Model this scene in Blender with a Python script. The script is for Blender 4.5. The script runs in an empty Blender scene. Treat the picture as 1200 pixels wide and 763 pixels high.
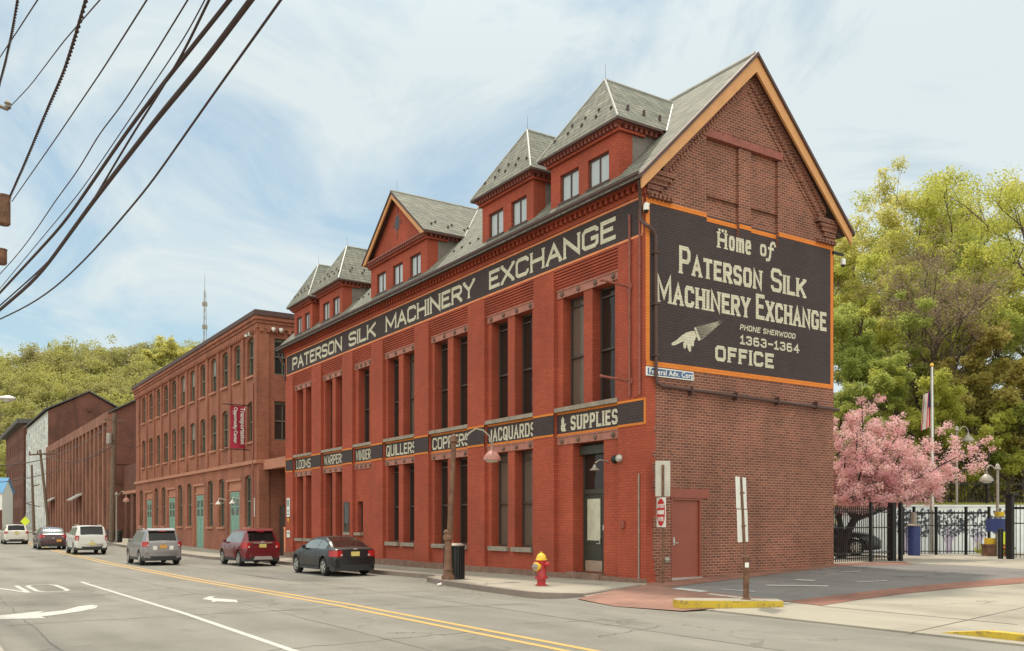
import bpy, math, random
import numpy as np
from mathutils import Vector, Matrix

random.seed(7)
S = bpy.context.scene
COL = S.collection
R = math.radians

# ------------------------------------------------------------------ camera, sky, sun, exposure
F_PX, CXP, HYP = 1054.5, 600.0, 612.0          # measured on the photograph (1200 px wide)
UX, UY = -0.55030709, 0.83496234               # street direction in camera axes
CAM = Vector((-16.52821609, -18.44922195, 1.66121385))
cam = bpy.data.cameras.new('camera')
cam.sensor_width = 36
cam.lens = 36 * F_PX / 1200
cam.shift_y = (HYP - 381.5) / 1200
cam.clip_start, cam.clip_end = 0.1, 6000
co = bpy.data.objects.new('camera', cam)
co.location = CAM
co.rotation_euler = (R(90), 0, -math.atan2(0.55030709, 0.83496234))
COL.objects.link(co)
S.camera = co

SUN_EL, SUN_AZ = R(64), R(14)                  # azimuth from +Y towards +X
world = bpy.data.worlds.new('World')
S.world = world
world.use_nodes = True
nt = world.node_tree
nt.nodes.clear()
N = nt.nodes.new
wout = N('ShaderNodeOutputWorld'); bg = N('ShaderNodeBackground')
sky = N('ShaderNodeTexSky'); sky.sky_type = 'NISHITA'; sky.sun_disc = False
sky.sun_elevation = SUN_EL; sky.sun_rotation = SUN_AZ
sky.air_density = 1.0; sky.dust_density = 1.5; sky.ozone_density = 1.2
tc = N('ShaderNodeTexCoord')
sep = N('ShaderNodeSeparateXYZ'); nt.links.new(tc.outputs['Generated'], sep.inputs[0])
addz = N('ShaderNodeMath'); addz.operation = 'ADD'; addz.inputs[1].default_value = 0.16
mx = N('ShaderNodeMath'); mx.operation = 'MAXIMUM'; mx.inputs[1].default_value = 0.02
nt.links.new(sep.outputs[2], mx.inputs[0]); nt.links.new(mx.outputs[0], addz.inputs[0])
dx = N('ShaderNodeMath'); dx.operation = 'DIVIDE'; dy = N('ShaderNodeMath'); dy.operation = 'DIVIDE'
for i, d in ((0, dx), (1, dy)):
    nt.links.new(sep.outputs[i], d.inputs[0]); nt.links.new(addz.outputs[0], d.inputs[1])
cmb = N('ShaderNodeCombineXYZ'); nt.links.new(dx.outputs[0], cmb.inputs[0]); nt.links.new(dy.outputs[0], cmb.inputs[1])
mp = N('ShaderNodeMapping'); mp.inputs['Rotation'].default_value = (0, 0, R(-25)); mp.inputs['Scale'].default_value = (0.85, 0.62, 1)
mp.inputs['Location'].default_value = (0.35, 0.1, 0)
nt.links.new(cmb.outputs[0], mp.inputs[0])
nz = N('ShaderNodeTexNoise'); nz.inputs['Scale'].default_value = 2.1; nz.inputs['Detail'].default_value = 12
nz.inputs['Roughness'].default_value = 0.60; nz.inputs['Distortion'].default_value = 0.9
nt.links.new(mp.outputs[0], nz.inputs['Vector'])
# a clearer gap in the cloud low over the street, as seen in the photograph
gap = N('ShaderNodeVectorMath'); gap.operation = 'DOT_PRODUCT'
nt.links.new(tc.outputs['Generated'], gap.inputs[0])
GD = Vector((0.20, 0.92, 0.30)).normalized()
gap.inputs[1].default_value = GD
gm = N('ShaderNodeMapRange'); gm.inputs[1].default_value = 0.94; gm.inputs[2].default_value = 1.0
gm.inputs[3].default_value = 0.0; gm.inputs[4].default_value = 0.10
nt.links.new(gap.outputs['Value'], gm.inputs[0])
sb = N('ShaderNodeMath'); sb.operation = 'SUBTRACT'
nt.links.new(nz.outputs['Fac'], sb.inputs[0]); nt.links.new(gm.outputs[0], sb.inputs[1])
rp = N('ShaderNodeValToRGB')
rp.color_ramp.elements[0].position = 0.30; rp.color_ramp.elements[0].color = (0.34, 0.34, 0.34, 1)
rp.color_ramp.elements[1].position = 0.52; rp.color_ramp.elements[1].color = (0.96, 0.96, 0.96, 1)
nt.links.new(sb.outputs[0], rp.inputs[0])
mix = N('ShaderNodeMixRGB'); mix.inputs[2].default_value = (6.75, 7.5, 7.55, 1)
tn = N('ShaderNodeMixRGB'); tn.blend_type = 'MULTIPLY'; tn.inputs[0].default_value = 1; tn.inputs[2].default_value = (.78, 1.02, 1.0, 1)
nt.links.new(sky.outputs[0], tn.inputs[1])
nt.links.new(rp.outputs[0], mix.inputs[0]); nt.links.new(tn.outputs[0], mix.inputs[1])
up = N('ShaderNodeMapRange'); up.interpolation_type = 'SMOOTHSTEP'  # extra brightness added high in the sky, above the view, as fill
up.inputs[1].default_value = 0.42; up.inputs[2].default_value = 0.85; up.inputs[3].default_value = 0.92; up.inputs[4].default_value = 1.45
nt.links.new(sep.outputs[2], up.inputs[0])
bk = N('ShaderNodeMapRange'); bk.interpolation_type = 'SMOOTHSTEP'     # brightness added to the unseen sky behind the camera, filling shaded walls
bk.inputs[1].default_value = 0.15; bk.inputs[2].default_value = -0.6; bk.inputs[3].default_value = 1.0; bk.inputs[4].default_value = 2.25
dp = N('ShaderNodeVectorMath'); dp.operation = 'DOT_PRODUCT'; dp.inputs[1].default_value = (0.62, 0.78, 0)
nt.links.new(tc.outputs['Generated'], dp.inputs[0]); nt.links.new(dp.outputs['Value'], bk.inputs[0])
um2 = N('ShaderNodeMath'); um2.operation = 'MULTIPLY'; nt.links.new(up.outputs[0], um2.inputs[0]); nt.links.new(bk.outputs[0], um2.inputs[1])
ml = N('ShaderNodeVectorMath'); ml.operation = 'SCALE'
nt.links.new(mix.outputs[0], ml.inputs[0]); nt.links.new(um2.outputs[0], ml.inputs['Scale'])
wf = N('ShaderNodeMath'); wf.operation = 'SUBTRACT'; wf.inputs[1].default_value = 1.0; wf.use_clamp = True
nt.links.new(um2.outputs[0], wf.inputs[0])
wmx = N('ShaderNodeMixRGB'); wmx.blend_type = 'MULTIPLY'; wmx.inputs[2].default_value = (1.10, 1.0, .86, 1)   # warm tint added to the brightened unseen sky
nt.links.new(wf.outputs[0], wmx.inputs[0]); nt.links.new(ml.outputs[0], wmx.inputs[1])
nt.links.new(wmx.outputs[0], bg.inputs[0])
bg.inputs[1].default_value = 0.1
nt.links.new(bg.outputs[0], wout.inputs[0])

sl = bpy.data.lights.new('sun', 'SUN')
sl.energy = 3.0; sl.angle = R(3); sl.color = (1.0, 0.90, 0.75)
so = bpy.data.objects.new('sun', sl)
to_sun = Vector((math.sin(SUN_AZ) * math.cos(SUN_EL), math.cos(SUN_AZ) * math.cos(SUN_EL), math.sin(SUN_EL)))
so.rotation_euler = to_sun.to_track_quat('Z', 'Y').to_euler()
so.location = (0, 0, 60)
COL.objects.link(so)
vs = S.view_settings
vs.view_transform = 'Standard'; vs.look = 'None'; vs.gamma = 1; vs.use_curve_mapping = False
vs.exposure = 0.30

# ------------------------------------------------------------------ measuring helpers
def ray(px, py):
    a = (px - CXP) / F_PX
    return Vector((a * UY - UX, a * UX + UY, (HYP - py) / F_PX))
def at(px, py, d):                              # point at camera depth d seen in that direction
    return CAM + ray(px, py) * d
def atz(px, py, z):
    r = ray(px, py); return CAM + r * ((z - CAM.z) / r.z)
def lerp(a, b, t): return a + (b - a) * t
def interp(x, xs, ys): return float(np.interp(x, xs, ys))
ZR = ([-80, 0, 12, 28, 45, 65, 90, 200, 400], [-.15, -.15, -.27, -.34, -.30, -.12, .10, .5, .9])
def zroad(y): return interp(y, *ZR)
def zlot(x): return interp(x, [-4, -1.5, 0, 8, 100], [-.15, -.06, 0.0, .3, .3])

# ------------------------------------------------------------------ mesh builder
class MB:
    def __init__(s): s.v = []; s.f = []; s.m = []
    def poly(s, pts, mi=0):
        n = len(s.v); s.v += [tuple(p) for p in pts]; s.f.append(tuple(range(n, n + len(pts)))); s.m.append(mi)
    def box(s, x0, x1, y0, y1, z0, z1, mi=0, M=None):
        if x0 > x1: x0, x1 = x1, x0
        if y0 > y1: y0, y1 = y1, y0
        if z0 > z1: z0, z1 = z1, z0
        p = [(x0, y0, z0), (x1, y0, z0), (x1, y1, z0), (x0, y1, z0), (x0, y0, z1), (x1, y0, z1), (x1, y1, z1), (x0, y1, z1)]
        if M is not None: p = [tuple(M @ Vector(q)) for q in p]
        n = len(s.v); s.v += p
        for f in ((3, 2, 1, 0), (4, 5, 6, 7), (0, 1, 5, 4), (1, 2, 6, 5), (2, 3, 7, 6), (3, 0, 4, 7)):
            s.f.append(tuple(n + i for i in f)); s.m.append(mi)
    def prism(s, pts, vec, mi=0):               # planar outline swept by vec
        vec = Vector(vec); n = len(s.v); k = len(pts)
        s.v += [tuple(p) for p in pts] + [tuple(Vector(p) + vec) for p in pts]
        s.f.append(tuple(range(n + k - 1, n - 1, -1))); s.m.append(mi)
        s.f.append(tuple(range(n + k, n + 2 * k))); s.m.append(mi)
        for i in range(k):
            j = (i + 1) % k
            s.f.append((n + i, n + j, n + k + j, n + k + i)); s.m.append(mi)
    def tube(s, pts, r, n=8, mi=0, cap=True):
        pts = [Vector(p) for p in pts]; k = len(pts)
        rs = r if isinstance(r, (list, tuple)) else [r] * k
        b = len(s.v); prev = None
        for i, p in enumerate(pts):
            t = (pts[min(i + 1, k - 1)] - pts[max(i - 1, 0)]).normalized()
            if prev is None:
                a = Vector((0, 0, 1)) if abs(t.z) < 0.9 else Vector((1, 0, 0))
                nx = t.cross(a).normalized()
            else:
                nx = (prev - t * prev.dot(t)).normalized()
            prev = nx; ny = t.cross(nx)
            for j in range(n):
                a = 2 * math.pi * j / n
                s.v.append(tuple(p + (nx * math.cos(a) + ny * math.sin(a)) * rs[i]))
        for i in range(k - 1):
            for j in range(n):
                j2 = (j + 1) % n
                s.f.append((b + i * n + j, b + i * n + j2, b + (i + 1) * n + j2, b + (i + 1) * n + j)); s.m.append(mi)
        if cap:
            s.f.append(tuple(b + j for j in range(n - 1, -1, -1))); s.m.append(mi)
            s.f.append(tuple(b + (k - 1) * n + j for j in range(n))); s.m.append(mi)
    def lathe(s, prof, n=16, c=(0, 0, 0), mi=0, M=None):
        b = len(s.v); k = len(prof)
        for r, z in prof:
            for j in range(n):
                a = 2 * math.pi * j / n
                p = Vector((c[0] + r * math.cos(a), c[1] + r * math.sin(a), c[2] + z))
                s.v.append(tuple(M @ p if M is not None else p))
        for i in range(k - 1):
            for j in range(n):
                j2 = (j + 1) % n
                s.f.append((b + i * n + j, b + i * n + j2, b + (i + 1) * n + j2, b + (i + 1) * n + j)); s.m.append(mi)
        s.f.append(tuple(b + j for j in range(n - 1, -1, -1))); s.m.append(mi)
        s.f.append(tuple(b + (k - 1) * n + j for j in range(n))); s.m.append(mi)
    def build(s, name, mats, parent=None, smooth=False, angle=35):
        me = bpy.data.meshes.new(name)
        off = WLOC.get(parent.name, Vector()) if parent else Vector()
        v = [(p[0] - off.x, p[1] - off.y, p[2] - off.z) for p in s.v]
        me.from_pydata(v, [], s.f); me.update()
        if not isinstance(mats, (list, tuple)): mats = [mats]
        for m in mats: me.materials.append(m)
        if len(mats) > 1: me.polygons.foreach_set('material_index', s.m)
        if smooth:
            me.polygons.foreach_set('use_smooth', [True] * len(me.polygons))
            me.set_sharp_from_angle(angle=R(angle))
        o = bpy.data.objects.new(name, me); COL.objects.link(o)
        if parent: o.parent = parent
        WLOC[o.name] = off
        return o
WLOC = {}
def npmesh(name, V, Q, mat, parent=None, smooth=False):
    me = bpy.data.meshes.new(name)
    V = np.asarray(V, dtype=np.float32)
    off = WLOC.get(parent.name, Vector()) if parent else Vector()
    V = V - np.array(off, dtype=np.float32)
    Q = np.asarray(Q, dtype=np.int32); k = Q.shape[1]
    me.vertices.add(len(V)); me.vertices.foreach_set('co', V.ravel())
    me.loops.add(Q.size); me.loops.foreach_set('vertex_index', Q.ravel())
    me.polygons.add(len(Q)); me.polygons.foreach_set('loop_start', np.arange(0, Q.size, k, dtype=np.int32))
    me.polygons.foreach_set('loop_total', np.full(len(Q), k, dtype=np.int32))
    me.update(calc_edges=True); me.validate()
    if smooth: me.polygons.foreach_set('use_smooth', [True] * len(me.polygons))
    for m in (mat if isinstance(mat, list) else [mat]): me.materials.append(m)
    o = bpy.data.objects.new(name, me); COL.objects.link(o)
    if parent: o.parent = parent
    WLOC[o.name] = off
    return o
def tag(o, label=None, cat=None, group=None, kind=None):
    if label: o['label'] = label
    if cat: o['category'] = cat
    if group: o['group'] = group
    if kind: o['kind'] = kind
    return o
def thing(name, label, cat, loc=(0, 0, 0), group=None):
    o = bpy.data.objects.new(name, None); COL.objects.link(o)
    o.location = loc; o.empty_display_size = 0.3
    WLOC[o.name] = Vector(loc)
    return tag(o, label, cat, group)
def dup_part(o, parent, loc=None, rot=None):
    c = o.copy(); COL.objects.link(c); c.parent = parent
    if loc is not None: c.location = loc
    if rot is not None: c.rotation_euler = rot
    for ch in list(o.children):
        d = ch.copy(); COL.objects.link(d); d.parent = c
    return c
def struct(o): o['kind'] = 'structure'; return o

# ------------------------------------------------------------------ materials
def newmat(name):
    m = bpy.data.materials.new(name); m.use_nodes = True
    b = m.node_tree.nodes['Principled BSDF']
    return m, m.node_tree, b
def plain(name, col, rough=0.6, metal=0.0, var=0.18, scale=3.0, bump=0.0, bscale=40, spec=0.5, coat=0):
    m, t, b = newmat(name)
    b.inputs['Roughness'].default_value = rough; b.inputs['Metallic'].default_value = metal
    b.inputs['Specular IOR Level'].default_value = spec
    if coat: b.inputs['Coat Weight'].default_value = coat; b.inputs['Coat Roughness'].default_value = 0.06
    c = t.nodes.new('ShaderNodeTexCoord'); n = t.nodes.new('ShaderNodeTexNoise')
    n.inputs['Scale'].default_value = scale; n.inputs['Detail'].default_value = 6; n.inputs['Roughness'].default_value = .65
    t.links.new(c.outputs['Object'], n.inputs['Vector'])
    r = t.nodes.new('ShaderNodeMapRange'); r.inputs[1].default_value = .3; r.inputs[2].default_value = .7
    r.inputs[3].default_value = 1 - var; r.inputs[4].default_value = 1 + var
    t.links.new(n.outputs['Fac'], r.inputs[0])
    x = t.nodes.new('ShaderNodeVectorMath'); x.operation = 'SCALE'; x.inputs[0].default_value = col
    t.links.new(r.outputs[0], x.inputs['Scale']); t.links.new(x.outputs[0], b.inputs['Base Color'])
    if bump:
        n2 = t.nodes.new('ShaderNodeTexNoise'); n2.inputs['Scale'].default_value = bscale; n2.inputs['Detail'].default_value = 4
        t.links.new(c.outputs['Object'], n2.inputs['Vector'])
        bu = t.nodes.new('ShaderNodeBump'); bu.inputs['Strength'].default_value = bump; bu.inputs['Distance'].default_value = .02
        t.links.new(n2.outputs['Fac'], bu.inputs['Height']); t.links.new(bu.outputs[0], b.inputs['Normal'])
    return m
def wall_vec(t, scale=1.0):
    c = t.nodes.new('ShaderNodeTexCoord'); s = t.nodes.new('ShaderNodeSeparateXYZ')
    t.links.new(c.outputs['Object'], s.inputs[0])
    a = t.nodes.new('ShaderNodeMath'); a.operation = 'ADD'
    t.links.new(s.outputs[0], a.inputs[0]); t.links.new(s.outputs[1], a.inputs[1])
    k = t.nodes.new('ShaderNodeCombineXYZ'); t.links.new(a.outputs[0], k.inputs[0]); t.links.new(s.outputs[2], k.inputs[1])
    return c, k
def brick(name, c1, c2, mortar, msize=.012, var=.25, vscale=.6, bump=.5, bw=.215, bh=.078, rough=.85, stain=None, stain_amt=.5):
    m, t, b = newmat(name)
    b.inputs['Roughness'].default_value = rough
    b.inputs['Specular IOR Level'].default_value = .3
    c, k = wall_vec(t)
    br = t.nodes.new('ShaderNodeTexBrick')
    br.inputs['Color1'].default_value = (*c1, 1); br.inputs['Color2'].default_value = (*c2, 1); br.inputs['Mortar'].default_value = (*mortar, 1)
    br.inputs['Scale'].default_value = 1; br.inputs['Mortar Size'].default_value = msize; br.inputs['Brick Width'].default_value = bw
    br.inputs['Row Height'].default_value = bh; br.inputs['Mortar Smooth'].default_value = .15; br.inputs['Bias'].default_value = 0
    t.links.new(k.outputs[0], br.inputs['Vector'])
    n = t.nodes.new('ShaderNodeTexNoise'); n.inputs['Scale'].default_value = vscale; n.inputs['Detail'].default_value = 8; n.inputs['Roughness'].default_value = .7
    t.links.new(c.outputs['Object'], n.inputs['Vector'])
    r = t.nodes.new('ShaderNodeMapRange'); r.inputs[1].default_value = .3; r.inputs[2].default_value = .7
    r.inputs[3].default_value = 1 - var; r.inputs[4].default_value = 1 + var
    t.links.new(n.outputs['Fac'], r.inputs[0])
    x = t.nodes.new('ShaderNodeVectorMath'); x.operation = 'SCALE'
    t.links.new(br.outputs['Color'], x.inputs[0]); t.links.new(r.outputs[0], x.inputs['Scale'])
    out = x.outputs[0]
    if stain:                                   # soot and weather marks with a shape of their own
        n3 = t.nodes.new('ShaderNodeTexNoise'); n3.inputs['Scale'].default_value = 1.1; n3.inputs['Detail'].default_value = 5
        mpn = t.nodes.new('ShaderNodeMapping'); mpn.inputs['Scale'].default_value = (1, 1, .28); mpn.inputs['Location'].default_value = (3, 7, 1)
        t.links.new(c.outputs['Object'], mpn.inputs[0]); t.links.new(mpn.outputs[0], n3.inputs['Vector'])
        rr = t.nodes.new('ShaderNodeMapRange'); rr.inputs[1].default_value = .5; rr.inputs[2].default_value = .72; rr.inputs[3].default_value = 0; rr.inputs[4].default_value = stain_amt
        t.links.new(n3.outputs['Fac'], rr.inputs[0])
        mm = t.nodes.new('ShaderNodeMixRGB'); mm.inputs[2].default_value = (*stain, 1)
        t.links.new(rr.outputs[0], mm.inputs[0]); t.links.new(out, mm.inputs[1]); out = mm.outputs[0]
    t.links.new(out, b.inputs['Base Color'])
    bu = t.nodes.new('ShaderNodeBump'); bu.inputs['Strength'].default_value = bump; bu.inputs['Distance'].default_value = .012
    bu.invert = True
    t.links.new(br.outputs['Fac'], bu.inputs['Height']); t.links.new(bu.outputs[0], b.inputs['Normal'])
    return m
def glass(name, col=(.02, .022, .025), rough=.04, wav=.15, spec=.6):
    m, t, b = newmat(name)
    b.inputs['Base Color'].default_value = (*col, 1); b.inputs['Roughness'].default_value = rough
    b.inputs['Specular IOR Level'].default_value = spec
    c = t.nodes.new('ShaderNodeTexCoord'); n = t.nodes.new('ShaderNodeTexNoise'); n.inputs['Scale'].default_value = 1.7
    t.links.new(c.outputs['Object'], n.inputs['Vector'])
    bu = t.nodes.new('ShaderNodeBump'); bu.inputs['Strength'].default_value = wav; bu.inputs['Distance'].default_value = .05
    t.links.new(n.outputs['Fac'], bu.inputs['Height']); t.links.new(bu.outputs[0], b.inputs['Normal'])
    return m
def slate_mat(name, c1, c2, gap):
    m, t, b = newmat(name); b.inputs['Roughness'].default_value = .75; b.inputs['Specular IOR Level'].default_value = .2
    c, k = wall_vec(t)
    br = t.nodes.new('ShaderNodeTexBrick')
    br.inputs['Color1'].default_value = (*c1, 1); br.inputs['Color2'].default_value = (*c2, 1); br.inputs['Mortar'].default_value = (*gap, 1)
    br.inputs['Scale'].default_value = 1; br.inputs['Mortar Size'].default_value = .012; br.inputs['Brick Width'].default_value = .3
    br.inputs['Row Height'].default_value = .16; br.inputs['Bias'].default_value = 0
    t.links.new(k.outputs[0], br.inputs['Vector'])
    n = t.nodes.new('ShaderNodeTexNoise'); n.inputs['Scale'].default_value = 2.2; n.inputs['Detail'].default_value = 7; n.inputs['Roughness'].default_value = .75
    mpn = t.nodes.new('ShaderNodeMapping'); mpn.inputs['Scale'].default_value = (1, 1, 3)
    t.links.new(c.outputs['Object'], mpn.inputs[0]); t.links.new(mpn.outputs[0], n.inputs['Vector'])
    r = t.nodes.new('ShaderNodeMapRange'); r.inputs[1].default_value = .3; r.inputs[2].default_value = .7; r.inputs[3].default_value = .6; r.inputs[4].default_value = 1.25
    t.links.new(n.outputs['Fac'], r.inputs[0])
    x = t.nodes.new('ShaderNodeVectorMath'); x.operation = 'SCALE'
    t.links.new(br.outputs['Color'], x.inputs[0]); t.links.new(r.outputs[0], x.inputs['Scale']); t.links.new(x.outputs[0], b.inputs['Base Color'])
    bu = t.nodes.new('ShaderNodeBump'); bu.inputs['Strength'].default_value = .5; bu.inputs['Distance'].default_value = .02; bu.invert = True
    t.links.new(br.outputs['Fac'], bu.inputs['Height']); t.links.new(bu.outputs[0], b.inputs['Normal'])
    return m
def ground_mat(name, col, var=.2, fine=.12, cracks=0.0, blotch=.25, tint=(1, 1, 1)):
    m, t, b = newmat(name); b.inputs['Roughness'].default_value = .9; b.inputs['Specular IOR Level'].default_value = .25
    c = t.nodes.new('ShaderNodeTexCoord')
    def noise(sc, det=6, ro=.65, vec=None):
        n = t.nodes.new('ShaderNodeTexNoise'); n.inputs['Scale'].default_value = sc; n.inputs['Detail'].default_value = det; n.inputs['Roughness'].default_value = ro
        t.links.new(vec or c.outputs['Object'], n.inputs['Vector']); return n.outputs['Fac']
    def rng(i, a, d, e, f):
        r = t.nodes.new('ShaderNodeMapRange'); r.inputs[1].default_value = a; r.inputs[2].default_value = d; r.inputs[3].default_value = e; r.inputs[4].default_value = f
        t.links.new(i, r.inputs[0]); return r.outputs[0]
    def mul(a, d):
        x = t.nodes.new('ShaderNodeMath'); x.operation = 'MULTIPLY'; t.links.new(a, x.inputs[0]); t.links.new(d, x.inputs[1]); return x.outputs[0]
    mpn = t.nodes.new('ShaderNodeMapping'); mpn.inputs['Scale'].default_value = (1, .22, 1)   # wear runs along the street
    t.links.new(c.outputs['Object'], mpn.inputs[0])
    f = mul(rng(noise(.7, 5, .6, mpn.outputs[0]), .35, .65, 1 - var, 1 + var), rng(noise(60, 3), .3, .7, 1 - fine, 1 + fine))
    f = mul(f, rng(noise(.33, 4), .5, .68, 1, 1 - blotch))
    f = mul(f, rng(noise(240, 2), .3, .7, 1 - fine, 1 + fine))
    if cracks:
        v = t.nodes.new('ShaderNodeTexVoronoi'); v.feature = 'DISTANCE_TO_EDGE'; v.inputs['Scale'].default_value = .32
        nn = t.nodes.new('ShaderNodeTexNoise'); nn.inputs['Scale'].default_value = 1.6; nn.inputs['Detail'].default_value = 6
        t.links.new(c.outputs['Object'], nn.inputs['Vector'])
        ad = t.nodes.new('ShaderNodeMixRGB'); ad.blend_type = 'ADD'; ad.inputs[0].default_value = 1.1
        t.links.new(c.outputs['Object'], ad.inputs[1]); t.links.new(nn.outputs['Color'], ad.inputs[2]); t.links.new(ad.outputs[0], v.inputs['Vector'])
        mask = rng(noise(.22, 3), .48, .56, 0, 1)
        line = rng(v.outputs['Distance'], .004, .012, cracks, 0)
        ml = mul(mask, line)
        inv = t.nodes.new('ShaderNodeMath'); inv.operation = 'SUBTRACT'; inv.inputs[0].default_value = 1; t.links.new(ml, inv.inputs[1])
        f = mul(f, inv.outputs[0])
    x = t.nodes.new('ShaderNodeVectorMath'); x.operation = 'SCALE'; x.inputs[0].default_value = col
    t.links.new(f, x.inputs['Scale']); t.links.new(x.outputs[0], b.inputs['Base Color'])
    bu = t.nodes.new('ShaderNodeBump'); bu.inputs['Strength'].default_value = .35; bu.inputs['Distance'].default_value = .01
    t.links.new(noise(130, 3), bu.inputs['Height']); t.links.new(bu.outputs[0], b.inputs['Normal'])
    return m
def worn_paint(name, col, under, amt=.5):
    m, t, b = newmat(name); b.inputs['Roughness'].default_value = .8
    c = t.nodes.new('ShaderNodeTexCoord'); n = t.nodes.new('ShaderNodeTexNoise'); n.inputs['Scale'].default_value = 7; n.inputs['Detail'].default_value = 9; n.inputs['Roughness'].default_value = .75
    t.links.new(c.outputs['Object'], n.inputs['Vector'])
    r = t.nodes.new('ShaderNodeMapRange'); r.inputs[1].default_value = .5; r.inputs[2].default_value = .66; r.inputs[3].default_value = 0; r.inputs[4].default_value = amt
    t.links.new(n.outputs['Fac'], r.inputs[0])
    mm = t.nodes.new('ShaderNodeMixRGB'); mm.inputs[1].default_value = (*col, 1); mm.inputs[2].default_value = (*under, 1)
    t.links.new(r.outputs[0], mm.inputs[0]); t.links.new(mm.outputs[0], b.inputs['Base Color'])
    return m
def leaf_mat(name, c1, c2, c3, trans=.62, nscale=.35):
    m, t, b = newmat(name)
    b.inputs['Roughness'].default_value = .6; b.inputs['Specular IOR Level'].default_value = .25
    c = t.nodes.new('ShaderNodeTexCoord'); n = t.nodes.new('ShaderNodeTexNoise'); n.inputs['Scale'].default_value = nscale; n.inputs['Detail'].default_value = 8; n.inputs['Roughness'].default_value = .8
    t.links.new(c.outputs['Object'], n.inputs['Vector'])
    r = t.nodes.new('ShaderNodeValToRGB')
    r.color_ramp.elements[0].position = .32; r.color_ramp.elements[0].color = (*c1, 1)
    r.color_ramp.elements[1].position = .68; r.color_ramp.elements[1].color = (*c3, 1)
    e = r.color_ramp.elements.new(.5); e.color = (*c2, 1)
    t.links.new(n.outputs['Fac'], r.inputs[0]); t.links.new(r.outputs[0], b.inputs['Base Color'])
    tr = t.nodes.new('ShaderNodeBsdfTranslucent'); t.links.new(r.outputs[0], tr.inputs[0])
    ms = t.nodes.new('ShaderNodeMixShader'); ms.inputs[0].default_value = trans
    t.links.new(b.outputs[0], ms.inputs[1]); t.links.new(tr.outputs[0], ms.inputs[2])
    t.links.new(ms.outputs[0], t.nodes['Material Output'].inputs[0])
    return m

M = {}
M['red_brick'] = brick('painted red brick', (.385, .078, .041), (.325, .066, .036), (.25, .053, .032), msize=.009, var=.2, vscale=.45, bump=.4, stain=(.25, .062, .036), stain_amt=.55)
M['raw_brick'] = brick('bare brown brick', (.235, .076, .050), (.125, .045, .035), (.34, .195, .135), msize=.011, var=.26, bump=.5, stain=(.09, .045, .035), stain_amt=.35)
M['mill_brick'] = brick('orange mill brick', (.33, .108, .062), (.235, .075, .045), (.34, .165, .11), msize=.010, var=.24, vscale=.4, bump=.4, stain=(.12, .05, .035), stain_amt=.5)
M['old_brick'] = brick('sooty and shaded old brick', (.17, .062, .043), (.115, .043, .032), (.16, .08, .055), msize=.01, var=.3, vscale=.25, bump=.4, stain=(.07, .035, .03), stain_amt=.7)  # soot stains; on the brown mill its dark tone also stands for recess shade
M['old_brick_lit'] = brick('lit pilaster brick', (.31, .125, .085), (.23, .09, .06), (.27, .15, .105), msize=.01, var=.3, vscale=.25, bump=.4, stain=(.09, .045, .035), stain_amt=.6)  # lighter copy for the pilasters, so the recessed wall looks shaded
M['sign_black'] = brick('black painted brick', (.066, .046, .047), (.056, .040, .041), (.042, .030, .031), msize=.010, var=.12, bump=.45)
M['cream'] = brick('cream sign paint', (.60, .55, .43), (.55, .50, .39), (.42, .37, .28), msize=.008, var=.12, vscale=3, bump=.3)
M['orange'] = brick('orange sign paint', (.68, .21, .04), (.62, .185, .035), (.5, .15, .03), msize=.008, var=.08, bump=.3)
M['salmon'] = plain('pale orange line', (.66, .23, .10), .8)
M['rust_iron'] = plain('rust red ironwork', (.25, .075, .055), .7, var=.3, scale=9)
M['iron_lintel'] = plain('painted iron lintel', (.34, .135, .10), .7, var=.25, scale=5)
M['brown_trim'] = plain('dark brown trim', (.075, .036, .03), .6)
M['tan_trim'] = plain('tan rake board', (.56, .27, .105), .6, var=.1)
M['soffit'] = plain('soffit boards', (.13, .075, .055), .7)
M['slate'] = slate_mat('grey slate', (.235, .228, .185), (.16, .16, .135), (.06, .058, .05))
M['slate_dark'] = plain('dark roof felt', (.09, .085, .08), .8, var=.3)
M['flash'] = plain('lead flashing', (.36, .35, .33), .5, var=.15)
M['stone'] = plain('weathered sill stone', (.27, .225, .18), .85, var=.25, scale=4, bump=.3)
M['base_stone'] = plain('brown base stone', (.20, .115, .085), .85, var=.3, scale=3, bump=.4)
M['frame_dark'] = plain('dark window frame', (.055, .040, .034), .5)
M['glass'] = glass('dark window glass', (.026, .018, .015), .08, .3, .4)
M['glass_toned'] = glass('window glass with blind and reflection tone', (.12, .088, .07), .1, .3, .4)  # lighter brown base colour stands for blinds and faint reflections
M['glass_sky'] = glass('window glass with painted sky and blinds', (.42, .45, .47), .12, .1, .5)  # pale base colour stands for reflected sky and blinds
M['green_door'] = plain('dark green door', (.040, .040, .030), .5)
M['frost'] = plain('frosted door glass', (.50, .48, .38), .3)
M['metal'] = plain('brushed steel', (.55, .53, .5), .35, .8, var=.1)
M['red_door'] = plain('brick red door', (.25, .063, .037), .55, var=.08)
M['teal'] = plain('faded green doors', (.17, .30, .235), .65, var=.18)
M['mill_sash'] = plain('grey green sash', (.13, .14, .10), .6)
M['mill_glass'] = glass('mill window glass', (.035, .036, .033), .12, .5)
M['mill_glass2'] = glass('mill window glass with shade', (.30, .31, .31), .2, .3)
M['terra'] = plain('terracotta band', (.40, .17, .105), .8)
M['white_wall'] = plain('peeling white wall', (.60, .60, .58), .85, var=.3, scale=1.3)
M['asphalt'] = ground_mat('asphalt', (.205, .190, .166), .14, .24, .3, .17)
M['asphalt_patch'] = ground_mat('asphalt patch', (.18, .166, .147), .16, .22, .15, .25)
M['lot'] = ground_mat('lot asphalt', (.165, .150, .145), .14, .14, .4, .2)
M['concrete'] = ground_mat('concrete', (.315, .282, .232), .14, .1, .35, .22)
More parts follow.
